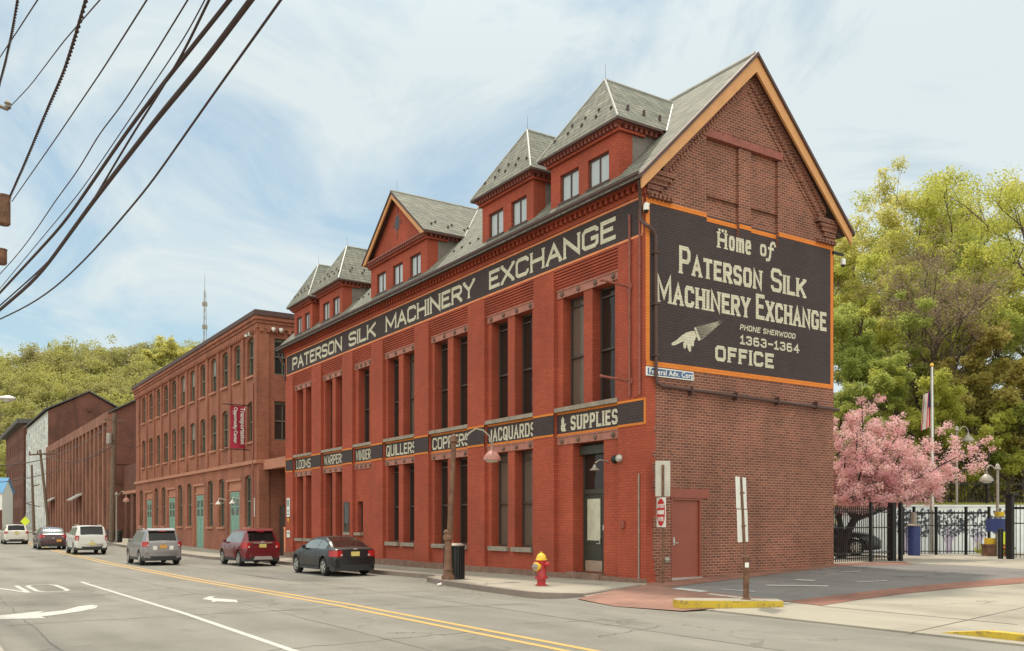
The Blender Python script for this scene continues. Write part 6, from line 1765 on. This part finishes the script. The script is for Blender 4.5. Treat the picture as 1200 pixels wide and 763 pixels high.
# ------------------------------------------------------------------ poles, masts and wires along the street
def base_at(px, X):
    r_ = ray(px, 612); t = (X - CAM.x) / r_.x; p = CAM + r_ * t; return p.x, p.y, t
x, y, d = base_at(130.5, -3.2); z = zroad(y) + .12
o = thing('utility_pole', 'thick leaning wooden utility pole by the gap between the two mills', 'utility pole', (x, y, z))
zt = CAM.z + (612 - 484) / F_PX * d
tq = at(134.5, 484, d - .3)
p = MB(); p.tube([(x, y, z - .2), tuple(tq)], [.24, .17], 10); p.build('pole', M['wood_pole'], o, True)
p = MB(); p.box(-.8, .8, -.06, .06, -.06, .06, M=Matrix.Translation(Vector(tq) - Vector((0, 0, .6)))); 
p.build('crossarm', M['wood_pole'], o)
p = MB(); p.lathe([(.2, 0), (.24, .05), (.24, .8), (.2, .9), (0, .92)], 10, (tq.x - .42, tq.y, tq.z - 2.6)); p.build('transformer', M['steel'], o, True)
POLE_A = Vector(tq)
x2, y2, d2 = base_at(136.5, -3.1)
goose_lamp('far_street_lamp', 'grey street lamp with pink shade standing against the thick wooden pole', (x2, y2, zroad(y2) + .12), CAM.z + (612 - 580) / F_PX * d2 - zroad(y2) - .15, tuple((rgt).xy) + (0,), .8, ornate=False)
for px, lab in ((129.5, 'black bin at the left foot of the thick wooden pole'), (139.0, 'black bin at the right foot of the far street lamp')):
    x3, y3, d3 = base_at(px, -2.7); zz = zroad(y3) + .13
    o = thing('litter_bin', lab, 'litter bin', (x3, y3, zz)); p = MB(); p.lathe([(.26, 0), (.30, .1), (.31, .95), (.27, 1.02), (.0, 1.04)], 14, (x3, y3, zz)); p.build('body', M['black_metal'], o, True); p = MB(); p.lathe([(.315, .9), (.33, .95), (.315, 1.0)], 14, (x3, y3, zz)); p.build('rim', M['black_plastic'], o, True)
x, y, d = base_at(58, -3.3); z = zroad(y) + .1
o = thing('utility_pole', 'thin leaning pole with a long crossarm against the pale warehouse front', 'utility pole', (x, y, z))
tq = at(47, 527, d); p = MB(); p.tube([(x, y, z - .2), tuple(tq)], [.2, .14], 8); p.build('pole', M['wood_pole'], o, True)
p = MB(); a_, b_2 = at(34, 533, d - 1), at(67, 531, d + 1); p.tube([a_, b_2], .12, 6)
for f in (.02, .3, .7, .98): q = a_.lerp(b_2, f); p.lathe([(.08, 0), (.1, .2), (.05, .45), (0, .46)], 6, tuple(q))
p.build('crossarm', M['wood_pole'], o); POLE_B = a_.lerp(b_2, .5)
x, y, d = base_at(40, -3.3); z = zroad(y) + .1
o = thing('utility_pole', 'rusty pole with a bracket and lamp nearest the yellow diamond sign', 'utility pole', (x, y, z))
tq = at(37, 545, d); p = MB(); p.tube([(x, y, z - .2), tuple(tq)], [.2, .14], 8); p.build('pole', M['wood_pole'], o, True)
p = MB(); p.tube([at(37.2, 570, d), at(46, 568, d)], .09, 6); p.tube([at(37.6, 588, d), at(30, 590, d), at(47, 594, d)], .07, 6); p.build('crossarm', M['wood_pole'], o)
x, y, d = base_at(39, -3.55); z = zroad(y) + .1
d = 88.0; c = at(29.5, 611, d)
o = thing('warning_sign', 'yellow diamond warning sign on a thin post beyond the pearl wagon', 'sign', (c.x, c.y, zroad(c.y)))
p = MB(); hs_ = .47; p.prism([c - rgt * hs_, c - Z * hs_, c + rgt * hs_, c + Z * hs_], fwd * .03); p.build('plate', M['lime'], o)
p = MB(); p.tube([(c.x + fwd.x * .08, c.y + fwd.y * .08, zroad(c.y) - .1), (c.x + fwd.x * .08, c.y + fwd.y * .08, c.z + .7)], .05, 6); p.build('post', M['steel'], o)

# pole just outside the left of the picture, with two transformers and a lamp further on
LP = Vector((-16.05, 7.4, zroad(7.4) + .1))
o = thing('utility_pole', 'wooden pole at the left edge carrying two rusty can transformers and many cables', 'utility pole', tuple(LP))
p = MB(); p.tube([LP, LP + Vector((0, 0, 12.5))], [.2, .14], 10); p.build('pole', M['wood_pole'], o, True)
for (px, y0, y1, w_) in ((4.5, 229, 264, 7.0), (1.5, 292, 310, 6.0)):
    dd = 23.2; a, b = at(px, y0, dd), at(px, y1, dd); r_ = w_ * dd / F_PX
    p = MB(); p.lathe([(r_ * .8, 0), (r_, .04), (r_, (a.z - b.z) * .92), (r_ * 1.08, (a.z - b.z) * .93), (r_ * 1.08, a.z - b.z), (0, a.z - b.z + .03)], 14, tuple(b)); 
    p.tube([tuple(b + Vector((0, 0, .3))), (LP.x, LP.y, b.z + .3)], .05, 6); p.build('transformer', M['rust_steel'], o, True)
p = MB(); q = at(9, 128, 23.2); p.tube([q, (LP.x, LP.y, q.z)], .05, 6); p.lathe([(.05, 0), (.09, .05), (.05, .1), (.09, .15), (.04, .22)], 8, tuple(q)); p.build('crossarm', M['steel'], o)
LA = at(-30, 612, 40); LA = Vector((-16.05, LA.y, 0)); 
hd0 = at(8, 467, 38.0)
o = thing('roadside_lamp', 'cobra head street light reaching in from the left edge', 'street lamp', (-16.05, hd0.y, zroad(hd0.y) + .1))
p = MB(); zz = zroad(hd0.y) + .1; p.tube([(-16.05, hd0.y, zz), (-16.05, hd0.y, hd0.z - .5)], [.11, .08], 8); p.tube([(-16.05, hd0.y, hd0.z - .6), (-15.6, hd0.y, hd0.z - .2), (-14.6, hd0.y, hd0.z + .02), (hd0.x - .2, hd0.y, hd0.z + .03)], .05, 7); p.build('pole', M['steel'], o, True)
p = MB(); m_ = Matrix.Translation(hd0) @ Matrix.Rotation(R(90), 4, 'Y') @ Matrix.Scale(.62, 4, (1, 0, 0)); p.lathe([(.05, -.45), (.12, -.3), (.19, -.05), (.19, .15), (.12, .3), (0, .36)], 12, M=m_); p.build('lamp_head', M['metal'], o, True)
p = MB(); p.lathe([(0, -.17), (.13, -.14), (.17, -.06), (.16, -.03)], 12, tuple(hd0)); p.build('lens', M['frost'], o, True)

def wire(label, pts, r, near=10.5, far=23.0, twist=False, tail=True, ex=None):
    """cable measured along its run: nearer the top of the picture it is nearer overhead"""
    xs_ = [p_[0] for p_ in pts]; ys_ = [p_[1] for p_ in pts]; n = len(pts)
    P3 = []
    L = [0]
    for a, b in zip(pts, pts[1:]): L.append(L[-1] + math.hypot(a[0] - b[0], a[1] - b[1]))
    for k in range(41):
        s = L[-1] * k / 40; px, py = interp(s, L, xs_), interp(s, L, ys_)
        f = k / 40
        P3.append((px, py, 1 / lerp(1 / near, 1 / far, f)))
    # smooth the measured polyline
    for _ in range(6):
        P3 = [P3[0]] + [tuple((P3[i - 1][j] + 2 * P3[i][j] + P3[i + 1][j]) / 4 for j in range(3)) for i in range(1, 40)] + [P3[-1]]
    W3 = [at(*q) for q in P3]
    d0 = (W3[0] - W3[2]).normalized()
    W3 = [W3[0] + d0 * 9 - Vector((0, 0, 0)), W3[0] + d0 * 3] + W3
    if tail:
        end = Vector((LP.x, LP.y, 0)); e = W3[-1]; dl = (W3[-1] - W3[-3]).normalized()
        k = max(.5, (Vector((LP.x, LP.y)) - e.xy).length)
        W3 += [e + dl * k * .5, Vector((LP.x, LP.y, e.z + dl.z * k * .8))]
    t = MB()
    if twist:
        Q = []
        for a, b in zip(W3, W3[1:]):
            n_ = max(2, int((b - a).length / .05))
            Q += [a.lerp(b, k / n_) for k in range(n_)]
        for ph in (0, math.pi):
            pts_ = []
            for i, q in enumerate(Q):
                a = i * .05 / .30 * 2 * math.pi + ph
                pts_.append(q + (rgt * math.cos(a) + Z * math.sin(a)) * r * .8)
            t.tube(pts_, r * .75, 5)
    else: t.tube(W3, r, 6)
    o = t.build('overhead_cable', M['wire'], None, True, 80); tag(o, label, 'cable', 'overhead cables'); return o
wire('twisted cable cutting the top left corner of the sky', [(21, 0), (14, 40), (6, 75), (0, 97)], .022, 16, 22, True)
wire('thin wire leaving the top edge nearest the left corner', [(44, 0), (20, 37), (0, 67)], .012, 14, 20)
wire('thin wire ending at the insulator on the left edge', [(117, 0), (75, 48), (35, 101), (9, 128)], .011, 13, 23.2, tail=False)
wire('twisted cable dropping to the rusty can transformer', [(101, 0), (88, 45), (75, 85), (55, 130), (30, 190), (12, 230)], .022, 12, 23.0, True, tail=False)
wire('thin straight wire ending beside the can transformer', [(172, 0), (120, 82), (65, 163), (14, 236)], .012, 11.5, 23, tail=False)
wire('thin wavy wire lying left of the thick cable bundle', [(220, 0), (174, 75), (135, 135), (117, 154), (98, 190), (80, 216), (65, 234), (48, 262), (20, 300), (0, 321)], .011, 11, 23)
wire('thin wire crossing close above the thick cable bundle', [(240, 0), (219, 40), (160, 128), (95, 224), (40, 290), (0, 338)], .009, 10.8, 23)
wire('medium cable weaving across the thick bundle', [(245, 0), (215, 62), (187, 108), (155, 158), (130, 200), (104, 244), (60, 305), (0, 358)], .017, 10.6, 23)
wire('upper of the two thick black cables', [(269, 0), (192, 97), (149, 154), (75, 262), (0, 343)], .030, 10.4, 23)
wire('thickest black cable across the left sky', [(294, 0), (240, 72), (184, 139), (107, 239), (45, 325), (0, 363)], .039, 10.2, 23)
wire('lowest single cable hanging clear of the bundle', [(329, 0), (249, 112), (174, 219), (110, 294), (65, 338), (30, 361), (0, 374)], .017, 9.8, 23)
def span(label, a, b, sag, r=.02):
    a, b = Vector(a), Vector(b); t = MB(); t.tube([a.lerp(b, k / 16) - Vector((0, 0, sag * 4 * (k / 16) * (1 - k / 16))) for k in range(17)], r, 5)
    tag(t.build('street_cable', M['wire'], None, True, 80), label, 'cable', 'street cables')
span('street cable from the thick wooden pole out past the left edge', POLE_A - Vector((0, 0, .6)), at(-10, 546, 46), .9, .028)
span('lower street cable from the thick wooden pole past the left edge', POLE_A - Vector((0, 0, 2.2)), at(-10, 566, 46), .7, .022)
span('street cable between the thick pole and the crossarm pole', POLE_A - Vector((0, 0, 2.6)), POLE_B, 1.2, .04)
span('street cable from the thick wooden pole to the orange mill wall', POLE_A - Vector((0, 0, 2.4)), (-.1, 63, 8.6), .5, .022)

# lattice mast on the skyline
d = 260; b0 = at(240, 480, d); tpz = CAM.z + (612 - 341) / F_PX * d
o = thing('radio_mast', 'slender lattice radio mast rising behind the orange mill roof', 'mast', (b0.x, b0.y, 20))
p = MB()
zs_ = [20 + k * (tpz - 20) / 22 for k in range(23)]
cor = lambda k, i: Vector((b0.x, b0.y, zs_[k])) + Vector((math.cos(i * 2.094), math.sin(i * 2.094), 0)) * lerp(.95, .28, k / 22)
for i in range(3): p.tube([cor(k, i) for k in range(23)], .07, 4)
for k in range(22):
    for i in range(3): p.tube([cor(k, i), cor(k + 1, (i + 1) % 3)], .035, 3)
p.build('lattice', M['steel'], o)
p = MB(); p.tube([(b0.x, b0.y, tpz), (b0.x, b0.y, tpz + 5)], [.1, .03], 4)
for k in (14, 17, 20): p.box(b0.x - .7, b0.x + .7, b0.y - .2, b0.y + .2, zs_[k], zs_[k] + 1.2)
p.build('antennas', M['steel'], o)

# ------------------------------------------------------------------ vegetation
def leaf_cloud(rng, centres, radii, n, size, flat=.75, shell=.45):
    """n leaf-sized quads spread through a set of clumps; denser towards each clump's outside"""
    centres = np.asarray(centres, float); radii = np.asarray(radii, float)
    w_ = radii ** 2.2; idx = rng.choice(len(centres), n, p=w_ / w_.sum())
    d = rng.normal(size=(n, 3)); d /= np.linalg.norm(d, axis=1)[:, None]
    r_ = radii[idx] * rng.random(n) ** shell
    p = centres[idx] + d * r_[:, None] * np.array([1, 1, flat])
    p += rng.normal(scale=.16, size=(n, 3)) * radii[idx][:, None]
    nrm = rng.normal(size=(n, 3)); nrm[:, 2] = np.abs(nrm[:, 2]) + .35; nrm /= np.linalg.norm(nrm, axis=1)[:, None]
    a = np.cross(nrm, rng.normal(size=(n, 3))); a /= np.linalg.norm(a, axis=1)[:, None]; b = np.cross(nrm, a)
    s = size * rng.uniform(.55, 1.25, n)[:, None]; q = s * rng.uniform(.5, .85, n)[:, None]
    V = np.empty((n, 4, 3)); V[:, 0] = p - a * s; V[:, 1] = p - b * q; V[:, 2] = p + a * s; V[:, 3] = p + b * q
    return V.reshape(-1, 3), np.arange(4 * n).reshape(-1, 4)
def make_tree(name, label, base, H, Wd, mat, seed, n=9000, size=.16, bark='bark', group=None, crown0=.28, trunk_r=.2, limbs=7, sub=4, lean=(0, 0), clump=(.16, .30), twigs=True, cat='tree', parts=('trunk', 'crown')):
    rr = random.Random(seed); rng = np.random.default_rng(seed)
    o = thing(name, label, cat, tuple(base), group)
    B = Vector(base); t = MB()
    axis = []
    for k in range(8):
        f = k / 7
        axis.append(B + Vector((lean[0] * f + rr.uniform(-.02, .02) * H * (k > 0), lean[1] * f + rr.uniform(-.02, .02) * H * (k > 0), H * .77 * f - .3 * (k == 0))))
    t.tube(axis, [trunk_r * (1.25 if k == 0 else 1 - .86 * k / 7) for k in range(8)], 7)
    cs, rs_ = [], []
    for i in range(limbs):
        f = lerp(crown0, .9, (i + rr.random() * .6) / limbs); k = f * 7; a0 = axis[int(k)].lerp(axis[min(int(k) + 1, 7)], k - int(k))
        az = i * 2.4 + rr.uniform(-.5, .5); el = rr.uniform(.35, .9) + .35 * f
        ln = Wd * .5 * rr.uniform(.75, 1.1) * (1 - .30 * max(0, f - .5)) / max(.55, math.cos(el))
        d = Vector((math.cos(az) * math.cos(el), math.sin(az) * math.cos(el), math.sin(el)))
        pts = [a0]
        for q in range(1, 5): pts.append(a0 + d * ln * q / 4 + Vector((rr.uniform(-1, 1), rr.uniform(-1, 1), rr.uniform(-.2, 1))) * ln * .07 * q ** .5)
        r0 = trunk_r * (1 - .8 * f) * .55
        t.tube(pts, [r0, r0 * .75, r0 * .5, r0 * .32, r0 * .16], 5)
        for q in range(sub):
            u = rr.uniform(.35, 1.0); k2 = u * 4; s0 = pts[int(min(k2, 3.99))].lerp(pts[min(int(k2) + 1, 4)], k2 - int(k2))
            e = s0 + (d * .5 + Vector((rr.uniform(-1, 1), rr.uniform(-1, 1), rr.uniform(-.25, .9)))) * ln * rr.uniform(.2, .42)
            t.tube([s0, s0.lerp(e, .55) + Vector((0, 0, .04 * ln)), e], [r0 * .4, r0 * .25, r0 * .08], 4)
            if twigs:
                for _ in range(2):
                    g = e + Vector((rr.uniform(-1, 1), rr.uniform(-1, 1), rr.uniform(-.2, 1))) * ln * .18; t.tube([s0.lerp(e, .6), g], [r0 * .18, r0 * .04], 3)
            cs.append(tuple(e)); rs_.append(Wd * rr.uniform(*clump) * .62)
        cs.append(tuple(pts[-1])); rs_.append(Wd * rr.uniform(*clump) * .7)
    cs.append(tuple(axis[-1])); rs_.append(Wd * clump[0] * .8)
    t.build(parts[0], M[bark], o, True, 80)
    V, Q = leaf_cloud(rng, cs, rs_, n, size)
    npmesh(parts[1], V, Q, M[mat], o)
    return o
def ground_at(px, v_):                          # point on the slope, v_ metres behind the mural wall, seen at column px
    r_ = ray(px, 612); r2 = Vector((r_.x, r_.y)); base = (m0 @ Vector((0, v_, 0))).xy
    den = r2.x * wd.y - r2.y * wd.x; dl = base - CAM.xy
    t = (dl.x * wd.y - dl.y * wd.x) / den
    return CAM.x + r_.x * t, CAM.y + r_.y * t, slope_z(v_), t
def hill_tree(name, label, px, v_, ytop, wpx, mat, seed, **kw):
    x, y, z, d = ground_at(px, v_)
    z = slope_z(v_) * 1.0 - .6
    H = CAM.z + (612 - ytop) / F_PX * d - z
    kw.setdefault('size', .00135 * d); kw['n'] = int(kw.get('n', 9000) * 2.4); kw.setdefault('sub', 7); kw.setdefault('clump', (.10, .24))
    return make_tree(name, label, (x, y, z), H, wpx / F_PX * d, mat, seed, group=kw.pop('group', 'trees on the wooded slope'), **kw)
hill_tree('slope_tree', 'pale leafed tall tree just right of the red building gable', 1003, 20, 262, 85, 'leaf_pale', 1, n=12000, trunk_r=.22, limbs=13)
hill_tree('slope_tree', 'pale crowned tree whose tip stands left of the tall pair on the slope', 1040, 24, 214, 110, 'leaf_pale', 2, n=14000, trunk_r=.25, limbs=14)
hill_tree('slope_tree', 'tall open crowned tree with forked dark limbs in the middle of the slope', 1110, 22, 192, 120, 'leaf_lime', 3, n=7500, trunk_r=.36, limbs=13, crown0=.35)
hill_tree('slope_tree', 'tallest lime green tree rising against the right edge of the picture', 1193, 12, 170, 150, 'leaf_lime', 4, n=11000, trunk_r=.40, limbs=11, crown0=.30, lean=(.6, -.6))
hill_tree('slope_tree', 'pale green tree filling the skyline between the two tallest crowns', 1150, 30, 205, 120, 'leaf_pale', 5, n=13000, trunk_r=.25, limbs=13)
hill_tree('slope_tree', 'bare purplish budding tree with dense twigs at the middle of the slope', 1098, 9, 292, 120, 'leaf_brown', 6, n=8000, trunk_r=.30, limbs=12, sub=9, size=.05, crown0=.38, clump=(.18, .28))
hill_tree('slope_tree', 'bright lime tree behind the top corner of the wall sign', 1058, 14, 265, 80, 'leaf_lime', 7, n=11000, trunk_r=.2, limbs=9)
hill_tree('slope_tree', 'mid green tree against the side of the red building', 992, 9, 325, 80, 'leaf_green', 8, n=12000, trunk_r=.2, limbs=9, crown0=.18)
hill_tree('slope_tree', 'bushy fresh green tree above the left half of the cherry blossom', 1022, 6, 392, 80, 'leaf_green', 9, n=12000, trunk_r=.16, limbs=9, crown0=.12)
hill_tree('slope_tree', 'bright green low tree behind the flagpole top', 1082, 5.5, 432, 78, 'leaf_lime', 10, n=10000, trunk_r=.14, limbs=8, crown0=.10)
hill_tree('slope_tree', 'olive brown budding tree low on the slope right of the flagpole', 1138, 8, 392, 90, 'leaf_olive', 11, n=9000, trunk_r=.18, limbs=9, crown0=.15, size=.09)
hill_tree('slope_tree', 'lime tree with a slanting dark trunk above the right hand fence', 1172, 14, 285, 90, 'leaf_lime', 12, n=6500, trunk_r=.34, limbs=8, crown0=.4, lean=(-1.5, 1.0))
hill_tree('slope_tree', 'dark olive thicket tree above the hooked lamp', 1185, 7, 412, 90, 'leaf_olive', 13, n=10000, trunk_r=.16, limbs=9, crown0=.1, size=.10)
hill_tree('slope_tree', 'tree just outside the right edge with a spreading lime crown', 1255, 16, 205, 130, 'leaf_lime', 14, n=10000, trunk_r=.28, limbs=9)
hill_tree('slope_tree', 'shadowed green tree behind the bare purplish one', 1120, 18, 300, 110, 'leaf_green', 15, n=11000, trunk_r=.2, limbs=9, crown0=.2)
hill_tree('slope_tree', 'fresh green tree low behind the pink blossom and fence', 1050, 9, 372, 85, 'leaf_green', 16, n=11000, trunk_r=.18, limbs=9, crown0=.15)
hill_tree('slope_tree', 'thin lime sapling crown right of the hooked lamp', 1158, 5.5, 470, 62, 'leaf_lime', 17, n=6000, trunk_r=.1, limbs=7, crown0=.1)
hill_tree('slope_tree', 'olive sapling beside the top of the right hand fence', 1198, 6, 462, 60, 'leaf_green', 18, n=6500, trunk_r=.1, limbs=7, crown0=.1)
for i, (px, v_, yt, w_, mt) in enumerate(((940, 30, 300, 110, 'leaf_pale'), (900, 26, 330, 110, 'leaf_lime'), (1300, 24, 215, 130, 'leaf_pale'))):
    hill_tree('slope_tree', ('pale tree mostly hidden behind the gable wall', 'lime tree wholly behind the red building', 'pale tree off the right edge of the picture')[i], px, v_, yt, w_, mt, 30 + i, n=7000, trunk_r=.24, limbs=8)
hill_tree('slope_tree', 'low fresh green bush tree close behind the wall corner of the red building', 984, 5.5, 420, 70, 'leaf_green', 41, n=6000, trunk_r=.12, limbs=9, crown0=.08)
hill_tree('slope_tree', 'second low lime bush tree just above the left end of the blossom', 1004, 6.5, 455, 64, 'leaf_lime', 42, n=5000, trunk_r=.1, limbs=9, crown0=.06)
hill_tree('slope_tree', 'low lime bush tree showing between the blossom and the hooked lamp', 1112, 5.5, 478, 62, 'leaf_lime', 43, n=5000, trunk_r=.1, limbs=9, crown0=.06)
hill_tree('slope_tree', 'tall lime tree crowding the gap right of the bare purplish tree', 1140, 15, 300, 90, 'leaf_lime', 44, n=7000, trunk_r=.22, limbs=10, crown0=.2)
hill_tree('slope_tree', 'lime tree filling the middle of the slope behind the flagpole', 1075, 12, 330, 95, 'leaf_lime', 45, n=7000, trunk_r=.2, limbs=10, crown0=.15)
hill_tree('slope_tree', 'green tree low at the right edge above the side fence', 1205, 10, 352, 90, 'leaf_green', 46, n=7000, trunk_r=.2, limbs=10, crown0=.12)
hill_tree('slope_tree', 'tall pale lime tree making the skyline left of the forked tree', 1076, 27, 196, 115, 'leaf_lime', 47, n=11000, trunk_r=.26, limbs=14)
hill_tree('slope_tree', 'leafy pale tree filling the skyline next to the gable eave', 1012, 17, 282, 90, 'leaf_lime', 48, n=9000, trunk_r=.22, limbs=13, crown0=.2)
# brush under the trees
rng = np.random.default_rng(77); cs, rs_ = [], []
for _ in range(800):
    u, v_ = rng.uniform(-4, L + 6), 5.0 + 27 * rng.random() ** 1.3; q = m0 @ Vector((u, v_, slope_z(v_) - ZL)); cs.append((q.x, q.y, q.z + .3)); rs_.append(rng.uniform(.6, 1.7))
V, Q = leaf_cloud(rng, cs, rs_, 60000, .10, .8, .5); k = len(Q) // 2
tag(npmesh('undergrowth', V, Q, M['leaf_olive']), 'brown and olive brush covering the slope under the trees', 'undergrowth', kind='stuff')
# branches of brush: thin bare stems
t = MB(); rr = random.Random(8)
for _ in range(240):
    u, v_ = rr.uniform(-4, L + 6), rr.uniform(5, 20); q = m0 @ Vector((u, v_, slope_z(v_) - ZL)); e = q + Vector((rr.uniform(-1, 1), rr.uniform(-1, 1), rr.uniform(1.2, 3.4))); t.tube([q, q.lerp(e, .5) + Vector((rr.uniform(-.2, .2), rr.uniform(-.2, .2), 0)), e], [.035, .025, .008], 4)
tag(t.build('thicket_stems', M['bark']), 'tangle of thin bare stems on the slope', 'undergrowth', kind='stuff')

# cherry tree behind the gate
def cherry():
    rr = random.Random(21); rng = np.random.default_rng(21)
    dC = 33.6; b = at(985, 612, dC); B = Vector((b.x, b.y, ZL))
    o = thing('cherry_tree', 'pink blossoming cherry tree spreading over the iron gate beside the red building', 'tree', tuple(B))
    t = MB()
    t.tube([B - Vector((0, 0, .2)), B + rgt * .15 + Vector((0, 0, .8)), B + rgt * .55 + Vector((0, 0, 1.5))], [.20, .15, .13], 9)
    t.tube([B + rgt * .05 + Vector((0, 0, .3)), B + rgt * .0 + Vector((0, 0, 1.2)), B + rgt * -.1 + Vector((0, 0, 2.2))], [.12, .10, .07], 8)
    f0 = B + rgt * .55 + Vector((0, 0, 1.45)); cs, rs_ = [], []
    ends = [(985, 545, .6), (990, 510, -.8), (1005, 487, .3), (1022, 500, 1.2), (1040, 520, -1.2), (1060, 535, .6), (1085, 520, -.5), (1105, 545, .8), (1125, 560, 0), (1070, 575, -1.4), (1040, 585, -1.6), (1000, 575, -1.8), (1100, 575, -.9), (1138, 548, .2), (1030, 545, 0), (1055, 505, .6), (1015, 530, -1.3), (1085, 555, -1.2), (1010, 470, .2), (1142, 525, .4), (975, 500, 1.5), (960, 540, 1.8)]
    for px, py, dd in ends:
        e = at(px, py, dC + dd); mid = f0.lerp(e, .5) + Vector((rr.uniform(-.2, .2), rr.uniform(-.2, .2), rr.uniform(-.1, .25)))
        t.tube([f0, f0.lerp(mid, .5) + Vector((0, 0, -.05)), mid, e], [.085, .06, .04, .012], 6)
        for k in range(13):
            s0 = mid.lerp(e, rr.uniform(-.35, 1)); g = s0 + Vector((rr.uniform(-1, 1), rr.uniform(-1, 1), rr.uniform(-.45, .8))) * .68
            t.tube([s0, g], [.018, .006], 3); cs.append(tuple(g)); rs_.append(rr.uniform(.14, .34))
            g2 = g + (g - s0) * rr.uniform(.2, .7); cs.append(tuple(g2)); rs_.append(rr.uniform(.10, .22))
        cs.append(tuple(e)); rs_.append(rr.uniform(.18, .3)); cs.append(tuple(mid)); rs_.append(.32)
    t.build('trunk', M['bark_dark'], o, True, 80)
    V, Q = leaf_cloud(rng, cs, rs_, 68000, .036, .9, .5); npmesh('crown', V, Q, M['blossom'], o)
    V, Q = leaf_cloud(rng, cs, [r_ * 1.1 for r_ in rs_], 6000, .036, .9, .5); npmesh('young_leaves', V, Q, M['bud_green'], o)
cherry()

# weeds by the mural and grass tufts at the yard edge
rng = np.random.default_rng(5); q = lp(1152, 37.0)
V, Q = leaf_cloud(rng, [(q[0], q[1], ZL + .2), (q[0] + .3, q[1], ZL + .15)], [.32, .25], 260, .06)
tag(npmesh('weed_clump', V, Q, M['leaf_lime']), 'small green weed clump at the foot of the mural fence', 'plant')

# ------------------------------------------------------------------ far wooded hill on the left
def hill_z(px, f):                               # f 0 foot .. 1 ridge
    ridge = interp(px, [-400, -200, 0, 60, 100, 160, 205, 260, 340, 500, 800, 1100, 1500], [440, 432, 428, 418, 416, 414, 414, 420, 430, 440, 446, 452, 470])
    return ridge + 8
pxs = list(range(-420, 1500, 40)); fs = [0, .25, .5, .75, 1.0, 1.35]
gp = {}; rg = random.Random(6)
for i, px in enumerate(pxs):
    for j, f in enumerate(fs):
        d = 260 + 170 * f; zr_ = CAM.z + (612 - hill_z(px, 1)) / F_PX * 430
        z = -2 + (zr_ + 2) * (min(f, 1) ** .85) - 6 * max(0, f - 1); q = at(px, 612, d); gp[i, j] = (q.x, q.y, z + rg.uniform(-1.5, 1.5) * (0 < f < 1.2))
hm = MB()
for i in range(len(pxs) - 1):
    for j in range(len(fs) - 1): hm.poly([gp[i, j], gp[i + 1, j], gp[i + 1, j + 1], gp[i, j + 1]])
struct(hm.build('wooded_hill', M['hillside'], None, True, 80))
rng = np.random.default_rng(12); cs, rs_ = [], []
for _ in range(1500):
    px = rng.uniform(-160, 420); f = rng.random() ** .8 * 1.06; i = int((px + 420) / 40); fx = (px + 420) / 40 - i
    jf = np.interp(f, fs, range(len(fs))); j = min(int(jf), len(fs) - 2); fj = jf - j
    a, b, c, d = (np.array(gp[k]) for k in ((i, j), (i + 1, j), (i, j + 1), (i + 1, j + 1)))
    p = (a * (1 - fx) + b * fx) * (1 - fj) + (c * (1 - fx) + d * fx) * fj
    R0 = rng.uniform(2.2, 5.0); p[2] += R0 * .8 + rng.uniform(0, 3)
    for _k in range(4):
        o_ = rng.normal(size=3) * R0 * .45; cs.append(tuple(p + o_)); rs_.append(R0 * rng.uniform(.4, .75))
V, Q = leaf_cloud(rng, cs, rs_, 300000, .5, .85, .35)
tag(npmesh('wooded_hill_canopy', V, Q, M['hill_leaf']), 'yellow green spring woodland covering the far hill', 'woodland', kind='stuff')
for i, (px, yt, w_, lab) in enumerate(((206, 398, 34, 'pale rounded tree standing above the hill crest beside the mast'), (178, 410, 22, 'small pale tree on the hill crest left of the mast'))):
    d = 400; b = at(px, 612, d); H = CAM.z + (612 - yt) / F_PX * d - 58
    make_tree('crest_tree', lab, (b.x, b.y, 58), H, w_ / F_PX * d, 'leaf_pale', 50 + i, n=2600, size=.6, trunk_r=.5, limbs=8, group='trees on the hill crest')
